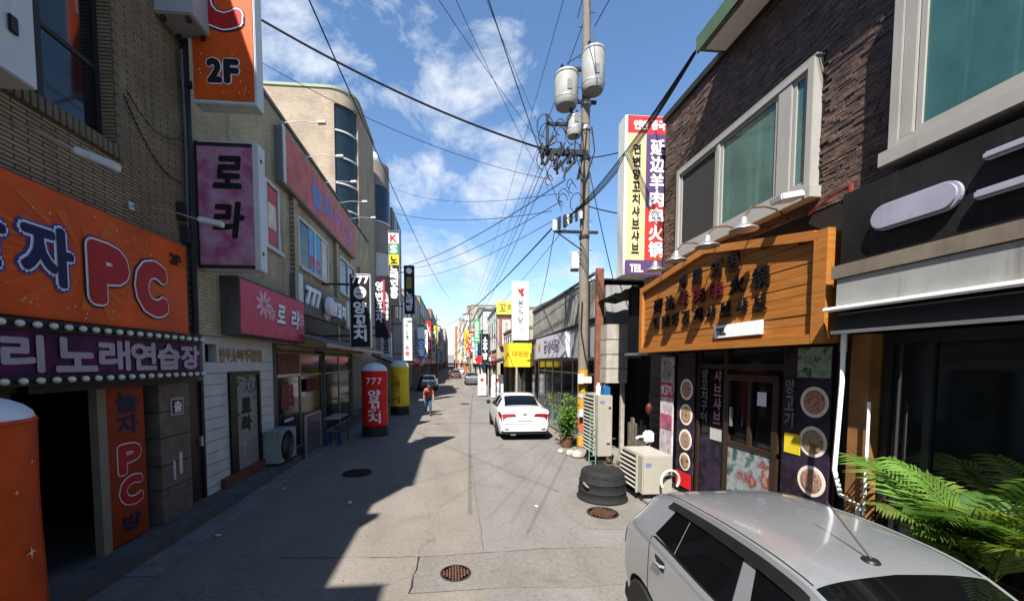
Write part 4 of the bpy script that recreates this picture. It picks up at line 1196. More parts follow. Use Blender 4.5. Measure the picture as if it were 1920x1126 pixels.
ws = thing('wooden_sign', 'orange wooden plank sign with black raised letters above the restaurant door', 'sign', (4.1, 6.2, 2.83))
YA, YB, ZB = 4.02, 8.3, 2.83
def top_at(y): return 4.06 + (y - 4.05) * .195 if y < 6.15 else 4.47 - (y - 6.15) * .13
MB().prism([(YA, ZB), (YA, top_at(YA) - .02), (6.15, 4.45), (YB, top_at(YB) - .02), (YB, ZB)], (4.14, 0, 0), (0, 1, 0), (0, 0, 1), (.26, 0, 0)).build('backing', wood, ws)
zb = ZB + .1; i = 0
while zb < 4.4:
    zt = zb + .118
    # clip the plank by the sloping top
    ya, yb = YA + .14, YB - .1
    pts = [(ya, zb), (yb, zb)]
    up_ = []
    for y in [yb - (yb - ya) * q / 14 for q in range(15)]:
        up_.append((y, max(zb, min(zt - .006, top_at(y) - .1))))
    poly = [p for p in pts + up_]
    if max(p[1] for p in up_) - zb > .02:
        keep = [p for p in up_ if p[1] > zb + .003]
        if keep:
            pl = [(min(p[0] for p in keep), zb), (max(p[0] for p in keep), zb)] + keep
            cl = []
            for p in pl:
                if not cl or (abs(p[0] - cl[-1][0]) > 1e-4 or abs(p[1] - cl[-1][1]) > 1e-4): cl.append(p)
            MB().prism(list(reversed(cl)), (4.115 + .004 * math.sin(i * 2.3), 0, 0), (0, 1, 0), (0, 0, 1), (.024, 0, 0)).build('plank', wood, ws)
    zb = zt; i += 1
fr = MB()
fr.box(4.05, 4.14, YA - .015, YA + .15, ZB - .01, top_at(YA) + .01)
fr.box(4.05, 4.14, YB - .1, YB + .01, ZB - .01, top_at(YB) + .01)
build_each(fr, 'frame_post', wood, ws)
MB().box(4.055, 4.14, YA + .151, YB - .101, ZB - .012, ZB + .095).build('frame_rail', wood, ws)
for (ya, yb) in ((YA + .151, 6.15), (6.15, YB - .101)):
    MB().prism([(ya, top_at(ya) - .11), (ya, top_at(ya)), (yb, top_at(yb)), (yb, top_at(yb) - .11)], (4.052, 0, 0), (0, 1, 0), (0, 0, 1), (.088, 0, 0)).build('frame_rail', wood, ws)
letter_k = mat('raised_black_letter', (.012, .01, .01), .5, .2, 6); letter_r = mat('raised_maroon_letter', (.10, .012, .015), .5, .2, 6)
def wl(ch, y, z, s, m, h=None):
    mb = MB(); put_glyph(mb, ch, (4.075, y, z), NY, UZ, s, h or s, .007, 0, 0, .03); mb.build('letter', m, ws)
for ch, y in zip('中国', (6.85, 6.45)): wl(ch, y, 3.93, .2, letter_k, .22)
for ch, y in zip('연변', (5.98, 5.62)): wl(ch, y, 3.94, .22, letter_k, .24)
for i, ch in enumerate('延边羊肉串火锅'):
    wl(ch, 7.75 - i * .44, 3.6, .27, letter_r if i in (2, 3, 4) else letter_k, .26)
for i, ch in enumerate('연변양꼬치샤브샤브'):
    wl(ch, 7.75 - i * .335, 3.3, .2, letter_k, .2)
pb = MB().box(4.07, 4.11, 4.92, 5.86, 2.98, 3.17).build('phone_plate', white_p, ws, bevel=.004)
mb = MB(); text_row(mb, 'TEL', (4.07, 5.8, 3.03), NY, UZ, .22, .09, .006, .003); mb.build('phone_print', black_p, pb)

# goose neck lamps over the wooden sign
def goose(y, label, z=4.42, x=3.8):
    t = thing('gooseneck_lamp', label, 'lamp', (4.35, y, 4.6), 'gooseneck lamps above the wooden sign')
    MB().tube([(4.4, y, z + .12), (4.28, y, z + .24), (4.1, y, z + .28), (x + .1, y, z + .26), (x, y, z + .14)], .013, 6).build('arm', rust, t, smooth=True)
    MB().lathe([(.17, 0), (.165, .012), (.1, .05), (.06, .08), (.045, .15), (.03, .17), (.0, .172)], (x, y, z - .03), 24).build('shade', alu, t, smooth=True, angle=60)
    MB().lathe([(.0, -.03), (.03, -.02), (.036, .02), (.02, .05)], (x, y, z), 12).build('bulb', bulb_m, t, smooth=True)
for y, lab in ((7.2, 'farthest silver gooseneck lamp, by the projecting sign'), (6.5, 'second silver gooseneck lamp from the far end'), (5.68, 'third silver gooseneck lamp from the far end'), (4.94, 'nearest big silver gooseneck lamp over the wooden sign')):
    goose(y, lab, 4.36)
t = thing('floodlight', 'small white flood lamp under the bay window ledge', 'lamp', (4.1, 4.3, 4.5))
MB().obox((3.9, 4.45, 4.52), (.3, 0, .06), (0, .2, 0), (-.02, 0, .08)).build('lamp_head', white_metal, t, bevel=.015)
MB().tube([(4.1, 4.55, 4.6), (4.42, 4.55, 4.62)], .015, 6).build('arm', rust, t)

# ------------------------------------------------------------------ restaurant front under the sign
rf = thing('restaurant_front', 'dark restaurant front with brown framed door and food posters', 'shopfront', (4.5, 6.2, .06))
brown = mat('dark_brown_frame', (.05, .028, .018), .5, .25, 4)
f = MB()
for y in (4.22, 4.93, 6.1, 6.82, 7.44): f.box(4.46, 4.56, y - .035, y + .035, .062, 2.83)
f.box(4.462, 4.558, 4.22, 8.0, 2.5, 2.58); f.box(4.462, 4.558, 4.22, 8.0, .062, .16)
f.build('frame', brown, rf)
MB().box(4.5, 4.52, 4.22, 8.0, .16, 2.83).build('pane', dark_glass, rf)
d_ = MB()
for y in (5.0, 5.97): d_.box(4.43, 4.48, y, y + .1, .1, 2.42)
d_.box(4.432, 4.478, 5.0, 6.07, 2.32, 2.42); d_.box(4.432, 4.478, 5.0, 6.07, .1, .32); d_.box(4.433, 4.477, 5.0, 6.07, 1.28, 1.35); d_.box(4.433, 4.477, 5.5, 5.56, 1.35, 2.32)
dr = d_.build('door', brown, rf)
MB().box(4.445, 4.46, 5.1, 5.97, .32, 1.28).build('door_poster', collage('mixed_food_print', [(.03, .03, .05), (.1, .2, .2), (.45, .5, .48), (.3, .32, .36), (.3, .06, .05), (.5, .4, .3)], 4, 6), dr)
MB().box(4.4, 4.43, 5.86, 5.9, 1.6, 1.9).build('handle', alu, dr)
MB().box(4.42, 4.43, 5.2, 5.36, 1.98, 2.18).build('sticker', lilac_m, dr)
purple_d = collage('dark_purple_poster', [(.03, .02, .035), (.05, .035, .07), (.02, .015, .02), (.1, .06, .12)], 2.5, 6)
meat = collage('meat_print', [(.3, .06, .04), (.62, .2, .15), (.7, .45, .36), (.5, .1, .07)], 22, 3)
meats = [meat, collage('stew_print', [(.2, .05, .03), (.5, .22, .1), (.6, .5, .3), (.15, .2, .06)], 18, 4), collage('skewer_print', [(.16, .06, .03), (.45, .2, .12), (.7, .5, .42), (.3, .08, .05)], 26, 3, (1, 3, 1))]
plate_m = mat('plate_print', (.72, .66, .55), .5, .06, 6)
def dish(x, y, z, r, parent):
    k_ = MB().lathe([(.001, -.006), (r, -.004), (r * 1.0, 0)], (x, y, z), 28, axis='x').build('plate_picture', plate_m, parent)
    MB().lathe([(.001, -.011), (r * .62, -.011), (r * .78, -.0065)], (x, y, z), 24, axis='x').build('food_picture', meats[int(z * 10) % 3], k_)
ps = thing('food_poster', 'purple food poster with three round dishes at the right of the restaurant door', 'poster', (4.42, 4.6, .3))
MB().box(4.42, 4.44, 4.24, 4.9, .2, 2.8).build('sheet', purple_d, ps)
for z in (2.12, 1.63, 1.14): dish(4.42, 4.45, z, .19, ps)
MB().box(4.412, 4.42, 4.25, 4.7, 2.42, 2.79).build('leafy_print', collage('leafy_print', [(.03, .03, .05), (.1, .3, .12), (.5, .55, .45), (.25, .45, .4), (.5, .2, .3)], 7, 5), ps)
MB().box(4.413, 4.42, 4.62, 4.86, 1.42, 1.68).build('yellow_label', yellow_vinyl, ps)
mb = MB(); text_col(mb, '양고기', (4.412, 4.86, 1.75), NY, UZ, .13, .65, .005, .004); mb.build('lettering', MATS['joint_grey'], ps)
ps = thing('food_poster', 'dark food poster with four dishes beside the tall white banner', 'poster', (4.42, 7.1, .3))
MB().box(4.42, 4.44, 6.86, 7.4, .2, 2.78).build('sheet', purple_d, ps)
for z in (2.1, 1.62, 1.14, .72): dish(4.42, 7.1, z, .2 if z > 1 else .17, ps)
MB().box(4.413, 4.42, 6.9, 7.38, .22, .5).build('red_foot', red_vinyl, ps)
ps = thing('banner', 'tall white and crimson strip banner at the far edge of the restaurant front', 'banner', (4.4, 7.7, .3))
MB().box(4.38, 4.41, 7.5, 7.96, .3, 2.72).build('sheet', collage('pale_pink_print', [(.65, .6, .6), (.6, .45, .48), (.7, .66, .66), (.4, .15, .2)], 3, 4, (1, 2, 1)), ps)
for (za, zb_, m) in ((1.9, 2.2, mat('crimson_print', (.45, .03, .1), .5, .2, 4)), (.3, .55, MATS['crimson_print'] if 'crimson_print' in MATS else red_vinyl), (1.25, 1.55, mat('plum_print', (.28, .08, .12), .5, .6, 5))):
    MB().box(4.372, 4.38, 7.51, 7.95, za, zb_).build('print', m, ps)
MB().lathe([(.001, -.006), (.2, -.004), (.21, 0)], (4.38, 7.73, 2.45), 24, axis='x').build('round_print', mat('grey_print', (.22, .24, .25), .5, .7, 6), ps)
mb = MB(); text_row(mb, '양고기', (4.372, 7.93, 1.96), NY, UZ, .4, .18, .008, .003); mb.build('lettering', white_p, ps)
ps = thing('menu_poster', 'dark window menu with two columns of faint letters beside the door', 'poster', (4.48, 6.45, .3))
MB().box(4.485, 4.495, 6.16, 6.78, .2, 1.25).build('sheet', purple_d, ps)
MB().box(4.483, 4.493, 6.18, 6.48, 1.28, 1.48).build('card', offwhite, ps)
mb = MB(); text_col(mb, '양꼬치구이', (4.485, 6.74, 1.55), NY, UZ, .16, .95, .005, .004); mb.build('lettering', MATS['joint_grey'], ps)
mb = MB(); text_col(mb, '샤브샤브', (4.485, 6.4, 1.55), NY, UZ, .18, .95, .008, .004); mb.build('lettering', MATS['emblem_rose'], ps)

# ------------------------------------------------------------------ shop at the right edge
rs = thing('dark_shopfront', 'dark glass shopfront with white awning case at the right edge', 'shopfront', (4.4, 2.2, 0))
MB().box(4.1, 4.42, -4, 3.9, 3.62, 4.36).build('fascia', mat('dusty_black_panel', (.016, .015, .015), .55, .5, 2, stain=.5, stain_col=(.06, .055, .05)), rs)
MB().box(4.0, 4.42, -4, 3.9, 3.48, 3.61).build('case_cap', mat('weathered_tan_metal', (.27, .22, .17), .6, .25, 3, stain=.5), rs)
MB().box(4.02, 4.42, -4, 3.86, 3.17, 3.478).build('awning_case', mat('grimy_case', (.42, .42, .4), .55, .15, 2, stain=.6, stain_col=(.16, .13, .1)), rs, bevel=.01)
MB().box(3.93, 4.02, -4, 3.92, 3.14, 3.18).build('case_lip', white_p, rs, bevel=.01)
MB().prism([(0, 0), (.4, 0), (.4, .2), (.05, .19), (0, .06)], (4.0, -4, 2.935), (1, 0, 0), (0, 0, 1), (0, 7.85, 0)).build('rolled_awning', mat('charcoal_cloth', (.03, .03, .032), .7, .3, 6), rs)
MB().box(3.98, 4.01, -4, 3.86, 2.9, 2.934).build('front_bar', grey_metal, rs)
f = MB()
for y in (3.66, 3.3, 1.9, .5): f.box(4.42, 4.5, y - .03, y + .03, .02, 2.9)
f.box(4.422, 4.498, -4, 3.69, 2.8, 2.9); f.box(4.422, 4.498, -4, 3.69, .02, .3)
f.build('window_frame', dark_metal, rs)
MB().box(4.45, 4.47, -4, 3.66, .3, 2.8).build('pane', dark_glass, rs)
MB().box(4.43, 4.44, 2.2, 2.62, 1.95, 2.2).build('window_card', mat('card_grey', (.05, .05, .05), .6), rs)
MB().box(4.3, 4.5, 3.72, 3.92, .02, 2.9).build('wood_post', mat('brown_wood_post', (.33, .15, .05), .6, .3, 3, .2, 30), rs)
lit = mat('white_acrylic', (.45, .45, .56), .5, .12, 3, stain=.25)
sg = thing('letter_sign', 'white rounded bar and strokes of a raised sign on the black fascia', 'sign', (4.05, 3, 3.9))
mb = MB(); pts = []
for q in range(13): a = R(90 + 15 * q); pts.append((3.0 + .12 * math.cos(a) - .0, 3.97 + .12 * math.sin(a)))
for q in range(13): a = R(-90 + 15 * q); pts.append((3.45 + .12 * math.cos(a), 3.97 + .12 * math.sin(a)))
mb.prism(pts, (4.03, 0, 0), (0, 1, 0), (0, 0, 1), (.07, 0, 0)); mb.build('rounded_bar', lit, sg, bevel=.02)
for (ya, yb, za, zb_) in ((2.2, 2.8, 3.86, 3.93), (2.15, 2.76, 4.14, 4.2), (2.15, 2.3, 3.93, 4.14)):
    MB().box(4.03, 4.1, ya, yb, za, zb_).build('stroke', lit, sg, bevel=.015)
t = thing('red_pipe', 'red painted service pipe running up beside the wooden sign', 'pipe', (4.3, 3.97, 2.8))
MB().tube([(4.25, 3.96, 2.95), (4.25, 3.96, 4.5)], .024, 8).build('riser', red_pipe_m, t, smooth=True)
MB().tube([(4.25, 3.96, 4.5), (4.3, 4.2, 4.5), (4.38, 4.6, 4.42)], .014, 6).build('branch', red_pipe_m, t, smooth=True)
MB().tube([(4.25, 3.96, 2.72), (4.25, 3.96, 2.95)], .03, 8).build('collar', white_metal, t)
for z in (3.4, 4.2): MB().box(4.22, 4.42, 3.93, 3.99, z, z + .025).build('clip', rust, t)
t = thing('drain_pipe', 'white plastic drain pipe with a bent foot at the wooden post', 'pipe', (4.1, 3.8, .8))
MB().tube([(4.12, 3.84, 2.9), (4.12, 3.84, 2.4), (4.1, 3.86, 1.45), (4.12, 3.8, 1.2), (4.22, 3.7, 1.12), (4.24, 3.7, .05)], .022, 8).build('pipe', white_p, t, smooth=True)
MB().tube([(4.24, 3.66, .95), (4.24, 3.66, 2.2)], .014, 6).build('thin_pipe', white_p, t, smooth=True)
t = thing('corner_trim', 'weathered broken concrete block at the top of the wall joint', 'trim', (4.3, 3.95, 3.2))
MB().box(4.2, 4.42, 3.905, 3.945, 3.2, 4.02).box(4.22, 4.42, 3.985, 4.012, 3.3, 4.1).build('block', mat('weathered_plaster', (.4, .37, .31), .85, .35, 8, .4), t, bevel=.008)

# ------------------------------------------------------------------ tall projecting restaurant sign
t = thing('projecting_sign', 'cream purple and red projecting sign with Chinese and Korean letters', 'sign', (4.3, 8.7, 4.5))
MB().box(3.70, 4.70, 8.4, 8.75, 4.5, 7.88).build('casing', white_metal, t, bevel=.012)
cream = mat('cream_vinyl', (.5, .43, .24), .5, .08, 3); pur = mat('purple_vinyl_bright', (.085, .05, .13), .5, .15, 3); redv = mat('scarlet_vinyl', (.45, .035, .035), .5, .1, 3)
MB().box(3.76, 4.68, 8.388, 8.4, 7.5, 7.86).build('top_panel', redv, t)
MB().box(3.76, 4.17, 8.388, 8.4, 4.83, 7.5).build('cream_panel', cream, t)
MB().add([(4.17, 8.388, 5.9), (4.68, 8.388, 6.35), (4.68, 8.388, 7.5), (4.17, 8.388, 7.5)], [(0, 1, 2, 3)]).build('purple_panel', pur, t)
MB().add([(4.17, 8.388, 4.83), (4.68, 8.388, 4.83), (4.68, 8.388, 6.35), (4.17, 8.388, 5.9)], [(0, 1, 2, 3)]).build('red_panel', redv, t)
MB().box(3.74, 4.68, 8.387, 8.4, 4.52, 4.82).build('foot_panel', pur, t)
for (s, xa, xb, za, zb_, m, bo) in (('연변양꼬치샤브샤브', 3.88, 4.04, 4.95, 7.3, black_p, .008), ('延边羊肉串火锅', 4.27, 4.57, 4.88, 7.4, white_p, .012)):
    mb = MB(); text_col(mb, s, (xa, 8.388, za), UX, UZ, xb - xa, zb_ - za, bo, .005, .22 if bo < .01 else .12); mb.build('lettering', m, t)
mb = MB(); text_row(mb, '연변 중국', (3.88, 8.388, 7.58), UX, UZ, .7, .18, .01, .005); mb.build('lettering', white_p, t)
mb = MB(); text_row(mb, 'TEL', (3.85, 8.387, 4.58), UX, UZ, .3, .15, .008, .005); mb.build('lettering', white_p, t)
MB().box(4.8, 5.0, 8.5, 8.6, 5.2, 5.28).box(4.8, 5.0, 8.5, 8.6, 7.2, 7.28).build('bracket', dark_metal, t)
MB().box(4.36, 4.7, 8.5, 8.75, 3.6, 4.5).build('support_post', mat('pale_post', (.5, .47, .4), .7, .15, 3, stain=.3), t)
# ------------------------------------------------------------------ yard between the buildings, right
blk = mat('pale_block', (.5, .45, .38), .85, .2, 5, .3, 30, stain=.35)
t = thing('block_wall', 'pale concrete block pier of stacked blocks beside the dark yard', 'wall', (4.4, 10.4, 0))
z = 2.05; i = 0
for hgt in (.4, .38, .4, .42):
    MB().box(4.12 + .01 * (i % 2), 4.72, 10.3, 10.75, z, z + hgt - .015).build('block', blk, t, bevel=.01); z += hgt; i += 1
MB().box(4.14, 4.24, 10.4, 10.5, .06, 2.05).box(4.6, 4.7, 10.4, 10.5, .06, 2.05).build('post', blk, t)
t = thing('lean_to_roof', 'dark sagging tarpaulin roof over the narrow yard', 'roof', (5, 9.7, 3.6))
mb = MB(); nx, ny = 10, 12; v = []; rr = random.Random(8)
for i in range(nx + 1):
    for j in range(ny + 1):
        x = 4.25 + 2.6 * i / nx; y = 8.9 + 2.4 * j / ny
        v.append((x, y, 4.1 + .35 * i / nx + .75 * (1 - i / nx) * .4 - .12 * math.sin(j * 1.1) * math.sin(i * .9) + rr.uniform(-.03, .03)))
fs = [(i * (ny + 1) + j, (i + 1) * (ny + 1) + j, (i + 1) * (ny + 1) + j + 1, i * (ny + 1) + j + 1) for i in range(nx) for j in range(ny)]
mb.add(v, fs).build('tarpaulin', mat('dark_tarpaulin', (.05, .05, .048), .7, .3, 4, .3, 12), t, smooth=True, angle=180)
mb = MB(); rr = random.Random(3); top_ = []; bot_ = []
for i in range(15):
    x = 4.22 + 1.5 * i / 14
    top_.append((x, 9.25 + .04 * math.sin(i * 1.9), 4.35 + .55 * i / 14)); bot_.append((x, 9.2 + .08 * math.sin(i * 2.3), 3.72 + rr.uniform(-.12, .16)))
for i in range(14): mb.quad(bot_[i], bot_[i + 1], top_[i + 1], top_[i])
mb.build('hanging_edge', MATS['dark_tarpaulin'], t, smooth=True, angle=180)
t = thing('yard_gate', 'dark yard gate with slatted shutters and wooden boards', 'gate', (4.6, 9.6, 0))
MB().box(5.6, 5.7, 8.4, 11.3, 0, 3.7).build('back_sheet', dark_in, t)
MB().box(4.8, 4.84, 8.4, 9.2, .06, 3.3).build('grey_panel', mat('slate_panel', (.10, .11, .115), .6, .25, 2, stain=.4), t)
for i in range(9): MB().box(4.76, 4.795, 8.42, 9.1, .5 + i * .2, .62 + i * .2).build('slat', dark_metal, t)
for i in range(6):
    MB().box(4.75, 4.79, 9.3 + i * .17, 9.3 + i * .17 + .14, .06, 1.05 + .1 * math.sin(i * 2)).build('board', mat('grey_board', (.2, .17, .13), .8, .4, 6, .3), t)
MB().box(4.3, 4.9, 8.4, 9.6, 2.78, 2.84).build('shelf', alu, t)
t = thing('steel_column', 'rusty red brown steel column at the end of the low grey building', 'column', (4.3, 11.4, 0))
MB().box(4.2, 4.42, 11.3, 11.42, .08, 5.35).build('flange', mat('red_oxide_steel', (.26, .10, .065), .75, .3, 6, .2), t, bevel=.005)
MB().box(4.28, 4.34, 11.42, 11.5, .08, 5.35).build('web', MATS['red_oxide_steel'], t)

uw = mat('ivory_casing', (.47, .44, .37), .45, .06, 3, stain=.25, stain_col=(.35, .28, .2))
def street_unit(x0, x1, y0, y1, z0, z1, label, hose):
    t = thing('air_conditioner_unit', label, 'air conditioner', ((x0 + x1) / 2, y0, 0), 'air conditioner outdoor units')
    MB().box(x0, x1, y0, y1, z0, z1).build('casing', uw, t, bevel=.02)
    MB().box(x0 - .012, x0 + .006, y0 + .2, y1 - .02, z0 + .05, z1 - .05).build('coil_recess', dark_metal, t)
    nl = int((z1 - z0) / .095)
    for i in range(nl):
        z = z0 + .05 + i * (z1 - z0 - .1) / nl
        MB().obox((x0 - .045, y0 + .19, z), (.03, 0, .022), (0, y1 - y0 - .2, 0), (-.012, 0, .028)).build('louvre', uw, t)
    MB().box(x0 - .046, x0 - .01, y0 + .17, y0 + .2, z0, z1).box(x0 - .046, x0 - .01, y1 - .03, y1, z0, z1).build('grille_post', uw, t)
    for y in (y0 + .08, y1 - .14):
        MB().box(x0 + .02, x1 - .02, y, y + .06, .062, z0).build('foot', dark_metal, t)
    MB().box(x0 + .05, x0 + .16, y0 - .004, y0, z1 - .2, z1 - .13).build('badge', mat('badge_blue', (.2, .24, .5), .4), t)
    MB().box(x1 - .1, x1 - .04, y0 - .006, y0, z1 - .33, z1 - .28).box(x1 - .14, x1 - .05, y0 - .006, y0, z0 + .3, z0 + .34).build('handle_slot', dark_metal, t)
    if hose:
        MB().tube([(x1 - .05 + .19 * math.cos(a) * 1.0 - .05, y0 - .06 - .02 * a, z0 + .28 + .2 * math.sin(a)) for a in [-.6 + .3 * q for q in range(15)]], .024, 8).build('hose', cream_metal, t, smooth=True)
    return t
street_unit(3.5, 4.08, 6.92, 7.82, .15, .88, 'low ivory outdoor unit with a looped hose beside the black tub', True)
street_unit(3.5, 3.86, 9.2, 10.15, .32, 1.82, 'tall ivory outdoor unit standing behind the utility pole', False)
t = thing('storage_box', 'small blue box on top of the tall outdoor unit', 'box', (3.75, 9.4, 1.83))
MB().box(3.68, 3.84, 9.3, 9.55, 1.822, 2.02).build('body', mat('blue_box', (.02, .17, .42), .4), t, bevel=.01)
t = thing('plastic_bottle', 'white plastic bottle on top of the tall outdoor unit', 'bottle', (3.58, 9.4, 1.82))
MB().lathe([(.05, 0), (.055, .02), (.055, .2), (.03, .24), (.025, .28), (.0, .285)], (3.58, 9.42, 1.822), 14).build('body', white_p, t, smooth=True)

# black tub
t = thing('rubber_tub', 'upturned ribbed black rubber tub on the roadside', 'tub', (2.87, 7.28, 0))
pr = [(.47, 0), (.48, .03), (.45, .06), (.445, .16), (.455, .18), (.44, .2), (.43, .33), (.44, .345), (.42, .37), (.4, .5), (.37, .545), (.3, .56), (.27, .53), (.001, .53)]
MB().lathe(pr, (2.87, 7.28, .009), 36).build('body', rubber, t, smooth=True, angle=50)
MB().tube([(2.48, 7.13, .33), (2.44, 7.1, .36), (2.46, 7.02, .33), (2.5, 6.99, .3)], .02, 6).build('handle', alu, t, smooth=True)
MB().tube([(2.87 + .4 * math.cos(a * .5), 7.28 + .4 * math.sin(a * .5), .47 + .02 * math.sin(a * 1.7)) for a in range(14)], .018, 6).build('rope', rubber, t, smooth=True)
gt = mat('green_wire', (.16, .3, .2), .5, .1, 4)
t = thing('wire_rack', 'narrow green wire rack leaning against the tall outdoor unit', 'rack', (3.3, 8.9, 0))
for dx_ in (0, .16): MB().tube([(3.12 + dx_, 8.75, .05), (3.3 + dx_ * .9, 9.15, 1.45)], .012, 6).build('rail', gt, t)
for q in range(12):
    k = q / 12
    MB().tube([(3.12 + .18 * k, 8.75 + .4 * k, .1 + 1.35 * k), (3.28 + .17 * k, 8.75 + .4 * k, .1 + 1.35 * k)], .007, 5).build('rung', gt, t)
for i, (x, y, s, lab) in enumerate(((3.3, 10.75, .14, 'white stone by the plant at the pole foot'), (3.42, 10.5, .17, 'pale concrete lump nearest the pole foot'), (3.12, 11.1, .1, 'small white block behind the sedan'))):
    mb = MB().lathe([(s * .8, 0), (s, s * .3), (s * .9, s * .8), (s * .5, s * 1.1), (.001, s * 1.15)], (x, y, .0), 9)
    tag(mb.build('stone_block', blk), lab, 'stone', 'pale stones at the pole foot')
for i, (x, y, lab) in enumerate(((3.62, 8.75, 'small brown plant pot left of the yard'), (3.78, 8.62, 'small grey plant pot left of the yard'))):
    t = thing('plant_pot', lab, 'pot', (x, y, .06))
    MB().lathe([(.09, 0), (.12, .2), (.13, .2), (.13, .23), (.11, .23), (.1, .18), (.001, .18)], (x, y, .06), 16).build('pot', rust if i == 0 else concrete, t, smooth=True)
    mb = MB(); rr = random.Random(i)
    for q in range(30):
        a = rr.uniform(0, 6.28); l = rr.uniform(.08, .2)
        p0 = Vector((x, y, .25)); p1 = p0 + Vector((math.cos(a) * l * .7, math.sin(a) * l * .7, l)); sd = Vector((-math.sin(a), math.cos(a), 0)) * .018
        mb.quad(p0 - sd * .3, p0 + sd * .3, p0.lerp(p1, .6) + sd, p1)
    mb.build('leaves', mat('dry_leaf', (.10, .09, .035), .7, .4, 8), t)
t = thing('water_tap', 'white plastic tap unit with spout by the strip banner', 'tap', (4.3, 8.2, .9))
MB().box(4.16, 4.36, 8.12, 8.3, .86, 1.12).build('body', white_p, t, bevel=.04)
MB().tube([(4.18, 8.2, 1.0), (4.02, 8.17, 1.0), (3.96, 8.16, .96)], .025, 8).build('spout', white_p, t, smooth=True)
MB().tube([(4.28, 8.2, .06), (4.28, 8.2, .88)], .03, 8).build('stand', grey_metal, t)
t = thing('lantern', 'dark red lantern hanging at the yard edge', 'lantern', (4.3, 8.35, 1.5))
MB().lathe([(.02, 0), (.06, .04), (.075, .13), (.06, .22), (.02, .26)], (4.34, 8.36, 1.45), 14).build('shade', mat('dark_red_lantern', (.1, .02, .014), .5, .2, 5), t, smooth=True)
MB().tube([(4.34, 8.36, 1.72), (4.34, 8.36, 2.78)], .005, 5).build('cord', black_p, t)

# ------------------------------------------------------------------ low grey building with sheet metal parapet
lb = thing('low_building', 'low grey shop building with dirty ribbed metal parapet behind the pole', 'building', (6, 16, 0))
MB().box(4.55, 11, 11.45, 20.5, 2.75, 4.9).box(6.2, 11, 11.45, 20.5, .08, 2.75).build('wall', mat('pale_grey_wall', (.4, .4, .39), .8, .15, 2, stain=.4), lb)
sheet = mat('dirty_sheet', (.4, .385, .335), .7, .3, 2, stain=.6, stain_col=(.1, .09, .08))
mb = MB()
for i in range(31):
    y = 11.5 + i * .29
    o_ = MB().box(4.22, 4.27, y, y + .27, 3.95 - .004 * i, 5.1 + .012 * i); o_.build('metal_sheet', sheet, lb)
MB().box(4.24, 11, 11.45, 20.55, 5.05, 5.09).build('roof', dark_metal, lb)
MB().box(4.17, 4.25, 11.45, 20.55, 5.2, 5.27).box(4.27, 4.54, 11.45, 20.5, 3.8, 3.95).build('parapet_cap', conc_dark, lb)
MB().box(4.3, 4.548, 11.45, 20.5, 2.78, 3.8).build('sign_band', mat('pale_band', (.45, .46, .46), .6, .12, 2, stain=.3), lb)
MB().box(3.9, 4.55, 11.5, 20.4, 2.68, 2.76).build('canopy', dark_metal, lb)
f = MB()
for y in (11.55, 13.0, 14.5, 16.0, 17.5, 19.0, 20.4): f.box(4.5, 4.58, y - .04, y + .04, .08, 2.68)
f.box(4.502, 4.578, 11.5, 20.4, 1.0, 1.06); f.box(4.502, 4.578, 11.5, 20.4, 2.2, 2.26)
f.build('window_frame', alu, lb)
MB().box(4.53, 4.55, 11.5, 20.4, .5, 2.68).build('pane', grey_glass, lb)
MB().box(4.52, 4.56, 11.5, 20.4, .08, .5).build('plinth', mat('teal_plinth', (.12, .2, .22), .6, .3, 4), lb)
t = thing('shop_sign', 'white shop sign with purple lettering on the low grey building', 'sign', (4.25, 16.5, 2.8))
MB().box(4.12, 4.3, 14.2, 19.2, 2.8, 3.75).build('panel', mat('lavender_white', (.62, .6, .66), .5, .06, 2), t, bevel=.01)
mb = MB(); text_row(mb, '금성식당', (4.12, 17.6, 3.05), NY, UZ, 2.6, .5, .02, .006); mb.build('lettering', mat('plum_ink', (.2, .14, .28), .5, .3, 4), t)
MB().lathe([(.001, -.01), (.2, -.008), (.22, 0)], (4.12, 18.5, 3.3), 16, axis='x').build('emblem', MATS['emblem_rose'], t)

# ------------------------------------------------------------------ utility pole
pole = thing('utility_pole', 'concrete utility pole with white transformers at the right of the road', 'utility pole', (3.93, 11.6, 0))
pc = mat('pole_concrete', (.27, .235, .185), .85, .16, 4, .25, 50, stain=.35, stain_col=(.14, .12, .1))
def pole_at(z): return Vector((3.93 + .011 * z * .0 - .002 * z, 11.6, z))
MB().tube([pole_at(z) for z in (0, 2, 5, 8, 11, 14.5)], .165, 20, .105).build('shaft', pc, pole, smooth=True, angle=60)
ty = mat('tape_yellow', (.62, .33, .03), .6, .25, 8, stain=.3); tw_ = mat('tape_white', (.6, .56, .5), .6, .25, 8, stain=.3); to_ = mat('tape_orange', (.5, .14, .06), .6, .25, 8, stain=.3)
for (za, zb_, m) in ((.1, .42, ty), (.55, .95, to_), (.96, 1.15, tw_), (1.16, 1.55, ty), (1.56, 1.7, tw_), (1.72, 1.98, ty), (2.15, 2.4, ty)):
    MB().lathe([(.172, za), (.172, zb_)], (3.928, 11.6, 0), 20, R(190), R(300) if (za * 10) % 3 else R(345)).build('tape_band', m, pole, smooth=True)
for (x, y, z, w, h) in ((3.7, 11.42, 1.98, .16, .3), (3.86, 11.36, 2.0, .22, .2), (3.74, 11.4, 1.0, .16, .22)):
    MB().box(x, x + w, y - .1, y, z, z + h).build('meter_box', white_metal if w < .2 else cream_metal, pole, bevel=.012)
MB().box(3.5, 3.72, 11.45, 11.62, 5.35, 5.85).build('junction_box', white_metal, pole, bevel=.02)
MB().box(3.5, 3.72, 11.46, 11.61, 5.3, 5.348).build('junction_box_foot', dark_metal, pole)
